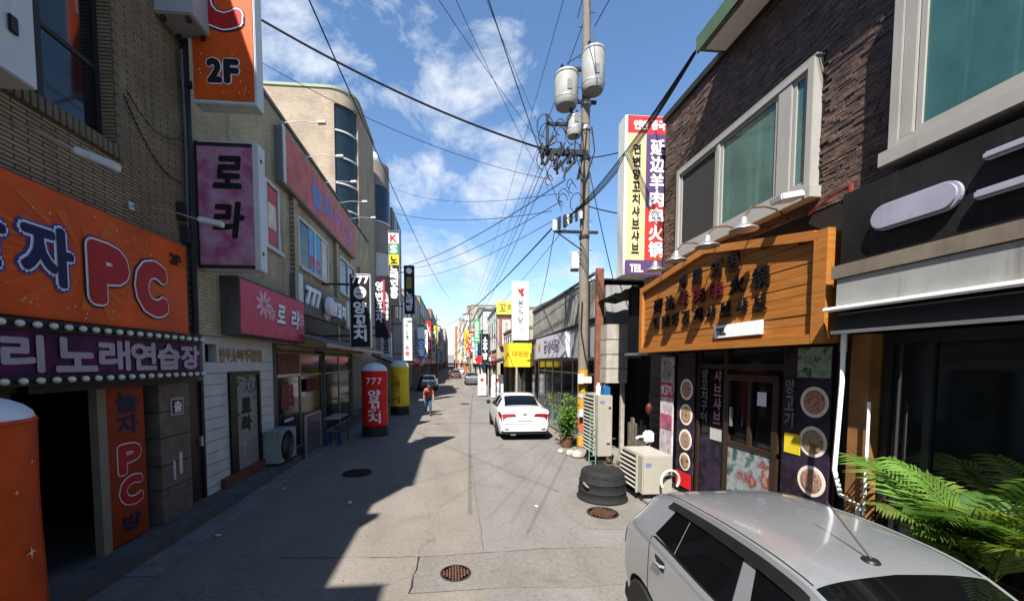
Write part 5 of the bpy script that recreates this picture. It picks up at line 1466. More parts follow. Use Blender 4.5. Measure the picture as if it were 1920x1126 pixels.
for q in range(26):
    z = 3.0 + q * .42; s = 1 if q % 2 else -1
    MB().tube([pole_at(z), pole_at(z) + Vector((s * .24, 0, 0))], .009, 5).build('step_bolt', dark_metal, pole)
def transformer(x, y, z0, z1, r, label):
    k = MB().lathe([(r * .86, z0), (r * .9, z0 + .03), (r, z0 + .12), (r, z1 - .1), (r * .97, z1 - .05), (r * .6, z1), (.001, z1 + .02)], (x, y, 0), 24).build('transformer', mat('pale_enamel', (.48, .47, .43), .5, .12, 3, stain=.45, stain_col=(.3, .25, .18)), pole, smooth=True, angle=45)
    MB().lathe([(r * 1.02, z1 - .14), (r * 1.05, z1 - .12), (r * 1.02, z1 - .1)], (x, y, 0), 24).build('lid_band', alu, k)
    MB().lathe([(r * 1.01, z0 + .16), (r * 1.03, z0 + .18), (r * 1.01, z0 + .2)], (x, y, 0), 24).build('lid_band', alu, k)
    for a in (.6, 2.0, 3.6):
        MB().lathe([(.03, z1), (.05, z1 + .05), (.03, z1 + .08), (.05, z1 + .12), (.03, z1 + .16), (.0, z1 + .2)], (x + r * .5 * math.cos(a), y + r * .5 * math.sin(a), 0), 10).build('bushing', dark_metal, k, smooth=True)
    MB().box(x - .06, x + .06, y - r - .015, y - r + .01, z0 + .3, z0 + .55).build('number_plate', grey_metal, k)
    return k
transformer(3.28, 11.45, 9.9, 10.85, .33, '')
transformer(4.0, 11.28, 10.25, 11.4, .32, '')
transformer(3.55, 11.55, 9.15, 9.75, .22, '')
MB().box(3.1, 4.2, 11.52, 11.6, 10.1, 10.18).box(3.5, 4.2, 11.52, 11.6, 11.0, 11.08).build('hanger', dark_metal, pole)
cm = dark_metal
MB().box(2.75, 4.0, 11.48, 11.56, 9.42, 9.5).build('crossarm', cm, pole)
MB().box(2.72, 2.8, 11.48, 11.56, 8.55, 9.7).build('crossarm_post', cm, pole)
MB().box(2.7, 3.95, 11.44, 11.58, 8.6, 8.74).build('crossarm', cm, pole)
MB().box(3.0, 4.3, 11.5, 11.57, 6.4, 6.47).build('crossarm', cm, pole)
MB().tube([(3.05, 11.53, 6.42), (3.85, 11.55, 5.9)], .02, 6).build('brace', cm, pole)
rr = random.Random(21)
for q in range(38):
    x = rr.uniform(2.5, 3.8); z = 8.55 + rr.uniform(-.35, .5); y = 11.5 + rr.uniform(-.15, .15)
    MB().tube([(x, y, z), (x + rr.uniform(-.25, .1), y + rr.uniform(-.05, .05), z - rr.uniform(.12, .35))], rr.uniform(.02, .045), 6).build('insulator', cm, pole)
for q in range(8):
    x = 2.95 + q * .12 + rr.uniform(-.05, .05)
    MB().box(x, x + rr.uniform(.06, .14), 11.42, 11.52, 6.42 + q * .06, 6.7 + q * .05 + rr.uniform(0, .2)).build('splice_box', cm if q % 3 else white_metal, pole, bevel=.015)
for q in range(16):
    x, z, r = rr.uniform(2.6, 3.8), rr.uniform(7.2, 9.6), rr.uniform(.1, .3)
    MB().tube([(x + r * math.cos(a * .45), 11.48 + .04 * math.sin(a), z + r * 1.3 * math.sin(a * .45)) for a in range(11)], .012, 5).build('jumper_loop', black_p, pole, smooth=True)
for q in range(4):
    x = 3.62 + q * .14
    MB().tube([(x, 11.45, 9.4), (x + rr.uniform(-.1, .1), 11.42, 8.7), (3.85 + rr.uniform(-.06, .06), 11.44, 7.8), (3.8, 11.43, 6.6)], .018, 6).build('riser_cable', black_p, pole, smooth=True)
MB().tube([(3.82, 11.42, 4.4), (3.78, 11.41, 3.6), (3.9, 11.4, 2.9), (4.05, 11.43, 2.3), (4.02, 11.45, .1)], .02, 6).build('riser_cable', black_p, pole, smooth=True)
MB().tube([(4.1, 11.55, 12.2), (4.08, 11.52, 11.7), (3.7, 11.5, 11.4), (3.3, 11.45, 11.1)], .014, 5).build('jumper_loop', black_p, pole, smooth=True)
for z in (6.3, 8.55, 9.4, 10.1): MB().lathe([(.15, z - .05), (.155, z), (.15, z + .05)], (3.91, 11.6, 0), 16).build('steel_band', alu if z > 9 else cm, pole, smooth=True)

# ------------------------------------------------------------------ overhead cables
def wire(a, b, drop, r, label, group='overhead cables', k=22):
    return tag(MB().tube(sag(a, b, drop, k), r, 5).build('overhead_cable', black_p, smooth=True), label, 'cable', group)
wire((-4.4, 10.0, 10.55), (2.72, 11.5, 8.72), .25, .028, 'thick cable from the left roof to the pole crossarm')
wire((-1.2, 1.0, 7.2), (3.2, 11.5, 7.0), .2, .008, 'cable passing overhead from the upper left to the middle of the pole')
wire((-1.5, 1.2, 7.6), (2.75, 11.5, 8.9), .25, .0045, 'thin cable from the upper left to the pole crossarm')
wire((-1.9, 1.3, 7.7), (2.8, 11.5, 7.6), .2, .0045, 'thin cable just left of the thick overhead one')
wire((-2.2, 1.5, 7.8), (-.2, 40, 9.0), .7, .012, 'long thin cable running down the street on the left')
BUN = 'cable bundle from the pole to the right roof corner'
for q in range(5):
    wire((3.3 + .05 * q, 11.45, 6.75 + .04 * q), (3.95 + .03 * q, 6.4, 7.65 + .035 * q), .22 + .04 * q, .013 - .002 * (q % 3), 'dark cable of the bundle rising from the pole to the right roof corner', BUN)
    wire((3.95 + .03 * q, 6.4, 7.65 + .035 * q), (4.0 + .05 * q, -3, 7.2 + .05 * q), .1, .010, 'dark cable along the green eave above the bay windows', 'cables along the right eave')
for (a, b, d, r, lab) in (
    ((-2.9, 1.6, 8.2), (2.7, 11.5, 8.75), .3, .005, 'thin cable nearest the orange sign at the upper left'),
    ((-4.3, 9.5, 9.3), (2.8, 11.5, 7.9), .35, .007, 'thin cable from the left parapet under the thick one'),
    ((-4.4, 27.5, 14.5), (3.1, 11.5, 7.5), .6, .009, 'thin cable from the bay building down to the pole'),
    ((3.0, 11.5, 9.4), (2.9, 62, 10.1), .9, .010, 'top thin cable of the set running to the far pole'),
    ((3.6, 11.5, 6.9), (3.0, 62, 8.9), .9, .010, 'lowest thin cable of the set running to the far pole'),
    ((3.0, 11.5, 6.6), (-2.6, 62, 8.6), 1.2, .024, 'thick cable from the pole down to the far left of the street'),
    ((2.8, 11.5, 8.6), (2.75, 62, 9.2), .9, .012, 'upper thin cable to the far pole'),
    ((2.9, 11.5, 8.4), (3.0, 62, 8.6), .9, .012, 'lower thin cable to the far pole'),
    ((3.3, 11.5, 7.9), (-4.4, 31, 9.8), .5, .016, 'cable crossing from the pole to the grey building on the left'),
    ((3.2, 11.5, 7.3), (-4.4, 34, 10.5), .6, .012, 'lower cable crossing from the pole to the left buildings'),
    ((2.9, 11.5, 7.0), (-4.4, 22.5, 11.2), .5, .01, 'thin cable from the pole up to the beige tower'),
    ((4.0, 11.6, 12.9), (2.9, 62, 10.2), .8, .012, 'thin cable from the pole head down the street'),
    ((3.4, 11.6, 13.6), (2.8, 62, 10.4), .9, .01, 'second thin cable from the pole head down the street'),
    ((4.05, 11.6, 8.6), (5.2, 8.9, 7.9), .1, .016, 'short cable from the pole to behind the projecting sign'),
    ((4.05, 11.6, 7.2), (4.9, 8.9, 5.9), .05, .018, 'short slack cable from the pole toward the projecting sign foot'),
    ((4.05, 11.6, 8.2), (4.75, 11.4, 5.0), .08, .014, 'stay cable falling from the pole to the low building corner'),
    ((3.85, 11.6, 14.2), (.4, 1.0, 13.0), .3, .012, 'thin cable from the pole head over the camera'),
    ((3.6, 11.5, 12.4), (2.2, -1, 12.6), .4, .012, 'cable from the transformers over the camera'),
    ((4.1, 11.5, 12.2), (6.5, 3, 16), .3, .012, 'thin cable rising from the pole to the upper right'),
    ((-4.3, 9.0, 9.1), (-.6, 2.0, 8.6), .15, .009, 'thin cable from the left parapet toward the camera'),
    ((3.0, 11.5, 6.5), (4.5, 20.4, 5.4), .2, .012, 'thin cable from the pole to the low roof'),
    ((-3.1, 30.1, 9.0), (3.2, 11.6, 6.9), .5, .01, 'thin cable from the black moon sign to the pole')):
    wire(a, b, d, r, lab)
# ------------------------------------------------------------------ buildings farther down the street
def far_building(side, x, y0, y1, h, m, label, floors, band_m, letters=None, rail=None, depth=9):
    """side -1 left / +1 right; x = street face; own windows, shop opening and sign band"""
    t = thing('street_building', label, 'building', (x + side * 3, (y0 + y1) / 2, 0), 'buildings farther down the street')
    xa, xb = (x, x + depth) if side > 0 else (x - depth, x)
    fh = (h - 3.2) / max(1, floors)
    MB().box(xa, xb, y0, y1, 2.6, h).build('wall', m, t)
    ia, ib = (x + .7, xb) if side > 0 else (xa, x - .7)
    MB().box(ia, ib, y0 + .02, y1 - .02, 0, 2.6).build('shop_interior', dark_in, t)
    px = MB(); n = max(2, int((y1 - y0) / 3.2))
    for i in range(n + 1):
        y = y0 + (y1 - y0 - .3) * i / n
        px.box(min(x, x + side * .3), max(x, x + side * .3), y, y + .3, 0, 2.598)
    build_each(px, 'pier', m, t)
    sx = sorted((x - side * .12, x - side * .002))
    for i in range(n):
        ya = y0 + (y1 - y0) * i / n + .2; yb = y0 + (y1 - y0) * (i + 1) / n - .2
        bm_ = band_m[i % len(band_m)]
        k = MB().box(sx[0], sx[1], ya, yb, 2.45, 3.15).build('sign_band', bm_, t)
        gx = sorted((x + side * .2, x + side * .26))
        MB().box(gx[0], gx[1], ya, yb, .1, 2.4).build('shop_window', grey_glass, t)
        if letters:
            mb = MB(); s = letters[i % len(letters)]
            if side < 0: text_row(mb, s, (x + .12, ya + .3, 2.58), UY, UZ, yb - ya - .6, .42, .02, .006)
            else: text_row(mb, s, (x - .12, yb - .3, 2.58), NY, UZ, yb - ya - .6, .42, .02, .006)
            mb.build('lettering', white_p if bm_ is not white_p else red_m, k)
    for f in range(floors):
        z = 3.4 + f * fh
        for i in range(n):
            ya = y0 + (y1 - y0) * i / n + .5; yb = y0 + (y1 - y0) * (i + 1) / n - .5
            wx = sorted((x - side * .05, x + side * .02))
            w = MB().box(wx[0], wx[1], ya, yb, z + .35, z + fh - .45).build('window', grey_glass if (i + f) % 3 else tinted_glass, t)
            fx = sorted((x - side * .09, x - side * .051))
            fr = MB()
            for p in (ya, (ya + yb) / 2 - .04, yb - .08): fr.box(fx[0], fx[1], p, p + .08, z + .35, z + fh - .45)
            fr.box(fx[0] + .001, fx[1] - .001, ya, yb, z + .35, z + .43); fr.box(fx[0] + .001, fx[1] - .001, ya, yb, z + fh - .53, z + fh - .45)
            fr.build('window_frame', white_metal, w)
        # one window in the wall that faces the camera
        for q in range(2):
            wxa = x + side * (1.2 + q * 2.6); wxb = wxa + side * 1.4
            w = MB().box(min(wxa, wxb), max(wxa, wxb), y0 - .03, y0 + .02, z + .4, z + fh - .5).build('window', grey_glass, t)
            MB().box(min(wxa, wxb) - .05, max(wxa, wxb) + .05, y0 - .06, y0 - .031, z + .32, z + .4).build('window_sill', white_metal, w)
    MB().box(xa - .05, xb + .05, y0 - .05, y1 + .05, h, h + .16).build('roof_edge', rail or concrete, t)
    return t
P_ = lambda n, c: mat(n, c, .75, .14, 1.5, stain=.3)
cream_w = P_('cream_render', (.55, .48, .37)); white_w = P_('white_render', (.6, .59, .56)); tan_w = P_('tan_render', (.42, .31, .2)); brick_w = brick_mat('red_brick_far', (.34, .14, .085), (.28, .11, .07), (.3, .26, .22), .3, .1, .01, 'both', .2)
orange_w = P_('orange_render', (.56, .2, .09)); grey_w = P_('grey_render', (.34, .34, .335)); dark_w = P_('dark_render', (.09, .085, .08)); pink_w = P_('pinkish_render', (.5, .34, .27)); ylw = P_('yellow_render', (.6, .47, .18))
B1 = [red_vinyl, white_p, poster_blue, yellow_vinyl]; B2 = [poster_cream, red_vinyl, dark_metal]; B3 = [white_p, mat('leaf_green_vinyl', (.06, .25, .09), .5), red_vinyl]; B4 = [dark_metal, poster_cream]
LT = ['노래방', '식당', '호프', '양꼬치', '마트']
far_building(-1, -4.5, 36.3, 44, 8.6, white_w, 'white building with dark roof edge behind the black moon sign', 2, B1, LT, dark_metal)
far_building(-1, -4.4, 44.2, 54, 10.5, pink_w, 'pinkish building with red sign band beyond the white one on the left', 2, B2, LT)
far_building(-1, -4.3, 54.2, 66, 11.5, tan_w, 'tan three storey building in the left row', 3, B1, LT)
far_building(-1, -4.5, 66.3, 82, 12.0, cream_w, 'cream building in the far left row', 3, B3, LT)
far_building(-1, -4.2, 82.3, 104, 13.5, brick_w, 'red brick building in the far left row', 3, B2, None)
far_building(-1, -4.4, 104.4, 135, 14.0, ylw, 'yellowish building in the far left row', 3, B1, None)
far_building(-1, -4.0, 135.5, 190, 15.0, grey_w, 'grey building near the left vanishing point', 3, B3, None)
far_building(-1, -3.2, 191, 300, 19.0, cream_w, 'pale building at the left end of the street', 4, B2, None)
# right row
t = far_building(1, 4.45, 20.8, 26.8, 3.75, dark_w, 'low dark restaurant behind the yellow box sign', 0, B4, None, dark_metal)
far_building(1, 4.4, 27.0, 33.6, 5.0, cream_w, 'low cream building with white sign on its roof', 1, [white_p, red_vinyl], LT)
t = far_building(1, 3.85, 34, 43, 7.3, cream_w, 'two storey building with yellow top sign on the right', 1, B1, LT)
far_building(1, 3.6, 46, 56, 8.6, white_w, 'white building with dark green roof edge on the right', 2, B3, LT, mat('dark_green_edge', (.05, .14, .12), .5))
far_building(1, 3.7, 56.3, 72, 10.2, grey_w, 'grey building beyond the far utility pole on the right', 2, B1, LT)
far_building(1, 3.5, 72.4, 90, 13, cream_w, 'tall cream building in the right row', 3, B2, None)
far_building(1, 3.6, 90.4, 112, 15.5, orange_w, 'orange building in the far right row', 4, B1, None)
far_building(1, 3.3, 112.5, 140, 15.0, brick_w, 'red brick building in the far right row', 4, B2, None)
far_building(1, 2.6, 140.6, 190, 18.0, pink_w, 'pinkish building near the right vanishing point', 4, B3, None)
far_building(1, 1.5, 191, 300, 20.0, orange_w, 'orange building at the right end of the street', 4, B1, None)
far_building(-1, 40, 420, 440, 11, grey_w, 'low grey building closing the end of the street', 2, B1, None, depth=80)

# named signs on the right
t = thing('box_sign', 'yellow box sign with faint letters over the dark restaurant', 'sign', (3.7, 21.8, 2.35))
MB().box(3.1, 4.44, 21.8, 23.6, 2.36, 3.72).build('casing', mat('dark_case', (.06, .06, .055), .6), t)
MB().box(3.12, 4.42, 21.78, 21.8, 2.38, 3.7).build('face', yellow_vinyl, t)
mb = MB(); text_row(mb, '대성원', (3.3, 21.78, 2.95), UX, UZ, .95, .32, .015, .005); mb.build('lettering', mat('ochre_print', (.35, .22, .02), .5), t)
MB().box(3.092, 3.1, 21.82, 23.58, 2.38, 3.7).build('side_face', yellow_vinyl, t)
t = thing('pole_sign', 'tall white pole sign with red emblem and 본식당 letters', 'sign', (4.65, 26.9, 0))
MB().box(4.08, 5.22, 26.8, 27.1, 4.15, 8.12).build('panel', white_p, t, bevel=.02)
MB().tube([(4.65, 27.0, 3.7), (4.65, 27.0, 4.16)], .08, 10).build('post', grey_metal, t)
for k_, (dx_, dz_, r_) in enumerate(((0, 0, .16), (-.15, .12, .09), (.12, .16, .1), (.08, -.18, .13))):
    MB().lathe([(.001, -.006), (r_, -.003), (r_ * 1.02, 0)], (4.68 + dx_, 26.797 - .003 * k_, 7.42 + dz_), 16, axis='y').build('emblem', mat('emblem_red', (.55, .06, .05), .5), t)
mb = MB(); text_col(mb, '본식당', (4.48, 26.8, 5.25), UX, UZ, .36, 1.65, .014, .005); mb.build('lettering', mat('grey_ink', (.1, .1, .12), .5), t)
MB().box(4.5, 4.85, 26.79, 26.797, 4.75, 4.8).box(4.5, 4.85, 26.79, 26.797, 4.95, 5.0).build('small_print', MATS['emblem_rose'], t)
t = thing('roof_sign', 'bright yellow roof sign at the top of the two storey building', 'sign', (4.7, 33.9, 6.9))
MB().box(3.8, 6.3, 33.75, 33.94, 6.75, 7.85).build('panel', mat('lemon_vinyl', (.75, .66, .08), .5, .08, 3), t)
mb = MB(); text_row(mb, '꼬치', (4.0, 33.75, 7.0), UX, UZ, 1.3, .6, .03, .006); mb.build('lettering', mat('olive_ink', (.22, .22, .04), .5), t)
t = thing('wall_sign', 'pink and white wall sign under the yellow roof sign', 'sign', (4.5, 33.9, 4.6))
MB().box(4.05, 5.1, 33.7, 33.94, 4.0, 6.4).build('panel', mat('rose_frame', (.4, .14, .15), .5), t)
MB().box(4.28, 5.0, 33.68, 33.7, 4.15, 6.25).build('face', poster_cream, t)
mb = MB(); text_col(mb, '중화요리', (4.5, 33.68, 4.3), UX, UZ, .28, 1.8, .012, .005); mb.build('lettering', MATS['emblem_rose'], t)
for (x0, x1, y, z0, z1, fm, s, lm, lab) in (
    (3.0, 3.75, 40.5, 2.6, 5.6, black_p, '소주방', white_p, 'black upright sign with white letters on the right row'),
    (2.55, 3.3, 45.0, 3.4, 6.2, poster_blue, '약국', white_p, 'pale blue upright sign far on the right'),
    (2.7, 3.4, 52.0, 2.6, 5.0, white_p, '치킨', red_m, 'white upright sign with red letters far on the right'),
    (2.5, 3.3, 60.0, 4.2, 7.4, red_vinyl, '마라탕', white_p, 'red upright sign far on the right'),
    (2.4, 3.2, 78.0, 5.0, 9.0, yellow_vinyl, '노래방', black_p, 'yellow upright sign in the distance on the right')):
    k_ = upright_sign(x0, x1, y, z0, z1, grey_metal, fm, lab, [(s, x0 + .15, x1 - .15, z0 + .3, z1 - .3, lm, .02)], .25, 3.9)
for (x0, x1, y, z0, z1, fm, s, lm, lab) in (
    (-3.5, -2.8, 46.0, 3.2, 6.4, white_p, '당구장', black_p, 'white upright sign with dark letters far on the left'),
    (-3.4, -2.7, 52.0, 4.0, 8.0, red_vinyl, '노래방', white_p, 'red upright sign far on the left'),
    (-3.3, -2.5, 62.0, 4.0, 7.5, poster_cream, '미용실', black_p, 'cream upright sign far on the left'),
    (-3.4, -2.6, 74.0, 5.0, 9.5, yellow_vinyl, '모텔', red_m, 'yellow upright sign far on the left')):
    upright_sign(x0, x1, y, z0, z1, grey_metal, fm, lab, [(s, x0 + .15, x1 - .15, z0 + .3, z1 - .3, lm, .02)], .25)
t = thing('round_sign', 'red round sign among the far right signs', 'sign', (2.9, 44, 3.0))
MB().lathe([(.001, -.05), (.42, -.05), (.42, .05), (.001, .05)], (2.95, 44.0, 3.0), 20, axis='y').build('disc', red_vinyl, t)
MB().box(3.3, 3.7, 43.98, 44.04, 2.95, 3.02).build('bracket', dark_metal, t)
rs_ = random.Random(41)
inks = [red_vinyl, white_p, poster_blue, yellow_vinyl, black_p, MATS['leaf_green_vinyl'], poster_cream]
for i in range(56):
    y = 44 + i * 2.9 + rs_.uniform(-1, 1); sd = -1 if i % 2 else 1
    x0 = (-4.2 + rs_.uniform(.1, .4)) if sd < 0 else 2.4 + rs_.uniform(-.1, .3)
    w_ = rs_.uniform(.6, 1.0); z0 = rs_.uniform(2.6, 5.0); h_ = rs_.uniform(1.4, 3.6); m_ = inks[rs_.randrange(7)]
    cn_ = ['red', 'white', 'pale blue', 'yellow', 'black', 'green', 'cream'][inks.index(m_)]
    row_ = 'right' if sd > 0 else 'left'
    lab_ = 'small %s sign sticking out in the far %s row' % (cn_, row_)
    t = thing('distant_sign', lab_, 'sign', (x0, y, z0), 'small distant %s signs on the %s' % (cn_, row_))
    MB().box(x0, x0 + w_, y, y + .25, z0, z0 + h_).build('panel', m_, t)
    MB().box(min(x0, -4.3) if sd < 0 else x0 + w_, x0 if sd < 0 else 3.9, y + .08, y + .16, z0 + h_ * .5, z0 + h_ * .5 + .08).build('bracket', dark_metal, t)
    mb = MB(); text_col(mb, rs_.choice(LT)[:2], (x0 + .12, y, z0 + .2), UX, UZ, w_ - .24, h_ - .4, .02, .01); mb.build('lettering', white_p if m_ not in (white_p, poster_cream, yellow_vinyl) else red_m, t)
# black canopy shop and standing banners
t = thing('canopy', 'black entrance canopy on posts beyond the white sedan', 'canopy', (3.6, 30, 0))
MB().prism([(0, 0), (1.5, .5), (1.5, .62), (0, .14)], (3.0, 27.6, 2.55), (1, 0, 0), (0, 0, 1), (0, 5.4, 0)).build('roof', black_mat, t)
for y in (27.8, 32.8): MB().box(3.05, 3.15, y, y + .1, 0, 2.58).build('post', black_mat, t)
for (x, y, w, h, lab) in ((2.28, 30.3, .62, 1.72, 'narrow white standing banner nearer the middle of the road'), (3.28, 28.6, .85, 1.75, 'wider white standing banner with red emblem behind the sedan')):
    t = thing('standing_banner', lab, 'banner', (x, y, 0), 'white standing banners')
    MB().box(x - w / 2, x + w / 2, y, y + .02, .1, h).build('sheet', white_p, t)
    MB().tube([(x, y + .05, 0), (x, y + .05, h)], .015, 6).build('pole', grey_metal, t)
    MB().box(x - .3, x + .3, y - .1, y + .25, 0, .06).build('foot', dark_metal, t)
    MB().lathe([(.001, -.006), (.15, -.003), (.155, 0)], (x, y - .002, h - .42), 16, axis='y').build('emblem', MATS['emblem_red'], t)
    MB().box(x - .2, x + .2, y - .006, y - .001, .55, .62).box(x - .16, x + .16, y - .006, y - .001, .75, .8).build('print', MATS['emblem_rose'], t)
# far utility poles
for (x, y, h, lab) in ((2.75, 62, 11.0, 'thin utility pole far down the right side'), (-2.7, 70, 11.0, 'thin utility pole far down the left side')):
    t = thing('utility_pole', lab, 'utility pole', (x, y, 0))
    MB().tube([(x, y, 0), (x, y, h)], .16, 10, .1).build('shaft', pc, t, smooth=True)
    MB().box(x - 1.2, x + .6, y - .05, y + .05, h - .9, h - .78).box(x - 1.0, x + .5, y - .05, y + .05, h - 1.9, h - 1.8).build('crossarm', cm, t)
    MB().lathe([(.25, h - 3), (.27, h - 2.9), (.27, h - 2.2), (.2, h - 2.1)], (x + .4, y, 0), 12).build('transformer', MATS['pale_enamel'], t, smooth=True)
# dark shop awning and clutter farther left
t = thing('awning', 'dark awning over the shops beyond the yellow column', 'awning', (-3.8, 26, 2.5))
MB().prism([(0, 0), (0, .1), (1.3, -.4), (1.3, -.5)], (-4.5, 22.6, 3.0), (1, 0, 0), (0, 0, 1), (0, 7.5, 0)).build('sheet', dark_metal, t)
t = thing('awning', 'red awning over a shop front farther down on the left', 'awning', (-3.8, 38, 2.5))
MB().prism([(0, 0), (0, .1), (1.5, -.35), (1.5, -.5)], (-4.5, 37, 2.85), (1, 0, 0), (0, 0, 1), (0, 5, 0)).build('sheet', red_vinyl, t)
for (x, y, lab) in ((-4.9, 26.2, 'white dish antenna on the roof of the bay building'),):
    t = thing('dish_antenna', lab, 'antenna', (-5.6, 28.3, 16.4))
    MB().lathe([(.001, .0), (.2, .03), (.35, .12)], (-5.4, 28.4, 16.75), 16, axis='y').build('dish', white_metal, t, smooth=True)
    MB().tube([(-5.4, 28.5, 16.4), (-5.4, 28.5, 16.8)], .03, 6).build('mast', grey_metal, t)
# ------------------------------------------------------------------ cars
def lerp_tab(tab, y):
    """smooth interpolation of a table [(y, v...)]"""
    if y <= tab[0][0]: return tab[0][1]
    if y >= tab[-1][0]: return tab[-1][1]
    for i in range(len(tab) - 1):
        if tab[i][0] <= y <= tab[i + 1][0]: break
    x0, v0 = tab[i]; x1, v1 = tab[i + 1]
    h = x1 - x0; t = (y - x0) / h
    def slope(k):
        if k == 0: return (tab[1][1] - tab[0][1]) / (tab[1][0] - tab[0][0])
        if k == len(tab) - 1: return (tab[-1][1] - tab[-2][1]) / (tab[-1][0] - tab[-2][0])
        a = (tab[k][1] - tab[k - 1][1]) / (tab[k][0] - tab[k - 1][0]); b = (tab[k + 1][1] - tab[k][1]) / (tab[k + 1][0] - tab[k][0])
        return 0 if a * b <= 0 else 2 * a * b / (a + b)
    m0, m1 = slope(i) * h, slope(i + 1) * h
    return (2 * t ** 3 - 3 * t * t + 1) * v0 + (t ** 3 - 2 * t * t + t) * m0 + (-2 * t ** 3 + 3 * t * t) * v1 + (t ** 3 - t * t) * m1

VK = (0, .05, .22, .40, .46, .74, .79, .9, 1.0)
class CarShape:
    def __init__(s, top, belt, wb, wt, zb=.24):
        s.top, s.belt, s.wb, s.wt, s.zb = top, belt, wb, wt, zb
        s.L = top[-1][0]
    def ring(s, y):
        zt, zl, wb, wt = (lerp_tab(k, y) for k in (s.top, s.belt, s.wb, s.wt))
        zt = max(zt, zl + .012); zb = s.zb
        e = min(.05, (zt - zl) * .35)
        return [(0, zb), (wb * .93, zb), (wb * 1.0, zb + (zl - zb) * .45), (wb * .985, zl - .05 * (zl - zb)), (wb * .955, zl), (wt * 1.0 + .012, zt - e - .03 * (zt - zl)), (wt * .95, zt - e * .45), (wt * .6, zt - e * .08), (0, zt)]
    def pt(s, y, v, side=1):
        r = s.ring(y)
        v = min(1, max(0, v))
        for i in range(len(VK) - 1):
            if VK[i] <= v <= VK[i + 1]: break
        t = (v - VK[i]) / (VK[i + 1] - VK[i])
        p1, p2 = r[i], r[i + 1]
        if i <= 1 or i in (3, 4):        # keep sill and glass flat
            x = p1[0] + (p2[0] - p1[0]) * t; z = p1[1] + (p2[1] - p1[1]) * t
        else:
            p0 = r[max(0, i - 1)]; p3 = r[min(len(r) - 1, i + 2)]
            if i + 2 > len(r) - 1: p3 = (-r[-2][0], r[-2][1])
            f = lambda a, b, c, d: .5 * (2 * b + (c - a) * t + (2 * a - 5 * b + 4 * c - d) * t * t + (3 * b - a - 3 * c + d) * t ** 3)
            x = f(p0[0], p1[0], p2[0], p3[0]); z = f(p0[1], p1[1], p2[1], p3[1])
            x = max(min(p1[0], p2[0]), min(max(p1[0], p2[0]) + .01, x))
        return Vector((side * x, y, z))
    def nrm(s, y, v, side):
        d = .004
        a = s.pt(min(s.L, y + d), v, side) - s.pt(max(0, y - d), v, side)
        b = s.pt(y, min(1, v + d), side) - s.pt(y, max(0, v - d), side)
        n = a.cross(b) if side > 0 else b.cross(a)
        if n.length < 1e-9: return Vector((0, 0, 1))
        n.normalize()
        return n
    def patch(s, mb, quad, side, off, nu=14, nv=6):
        """quad = four (y, v) corners in order; laid on the surface at height off"""
        g = []
        for i in range(nu + 1):
            for j in range(nv + 1):
                a, b = i / nu, j / nv
                y = (1 - a) * (1 - b) * quad[0][0] + a * (1 - b) * quad[1][0] + a * b * quad[2][0] + (1 - a) * b * quad[3][0]
                v = (1 - a) * (1 - b) * quad[0][1] + a * (1 - b) * quad[1][1] + a * b * quad[2][1] + (1 - a) * b * quad[3][1]
                g.append(s.pt(y, v, side) + s.nrm(y, v, side) * off)
        f = [(i * (nv + 1) + j, (i + 1) * (nv + 1) + j, (i + 1) * (nv + 1) + j + 1, i * (nv + 1) + j + 1) for i in range(nu) for j in range(nv)]
        if side < 0: f = [tuple(reversed(q)) for q in f]
        mb.add(g, f)
        return mb
    def body(s, ny=90):
        ys = []
        L = s.L
        for i in range(ny + 1):
            t = i / ny
            ys.append(L * (t - .105 * math.sin(2 * math.pi * t) ))
        vs_ = [VK[i] + (VK[i + 1] - VK[i]) * q / 4 for i in range(len(VK) - 1) for q in range(4)] + [1.0]
        mb = MB(); m = len(vs_) * 2 - 2
        v = []
        for y in ys:
            right = [s.pt(y, q, 1) for q in vs_]; left = [s.pt(y, q, -1) for q in vs_]
            v += right + list(reversed(left[1:-1]))
        f = []
        for i in range(len(ys) - 1):
            for j in range(m):
                f.append((i * m + j, (i + 1) * m + j, (i + 1) * m + (j + 1) % m, i * m + (j + 1) % m))
        f.append(tuple(range(m))); f.append(tuple(reversed(range((len(ys) - 1) * m, len(ys) * m))))
        return mb.add(v, f)

def wheel(parent, c, r, w, m_rim, side):
    x, y, z = c
    tyre = [(r * .66, -w / 2), (r * .9, -w / 2), (r, -w * .36), (r, w * .36), (r * .9, w / 2), (r * .66, w / 2)]
    k = MB().lathe([(a, b) for a, b in tyre], c, 28, axis='x').build('tyre', rubber, parent, smooth=True, angle=40)
    rim = MB().lathe([(.001, side * w * .28), (r * .18, side * w * .3), (r * .2, side * w * .22), (r * .62, side * w * .2), (r * .68, side * w * .46), (r * .7, side * w * .46)], c, 28, axis='x')
    for q in range(5):
        a = q * 1.2566
        u_ = Vector((0, math.cos(a), math.sin(a))); w_ = Vector((0, -math.sin(a), math.cos(a)))
        rim.obox(Vector(c) + Vector((side * w * .24, 0, 0)) - w_ * r * .07 + u_ * r * .12, u_ * r * .54, w_ * r * .14, Vector((side * w * .14, 0, 0)))
    rim.build('rim', m_rim, k, smooth=True, angle=40)
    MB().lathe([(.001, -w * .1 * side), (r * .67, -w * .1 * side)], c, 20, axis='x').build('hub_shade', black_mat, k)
    return k

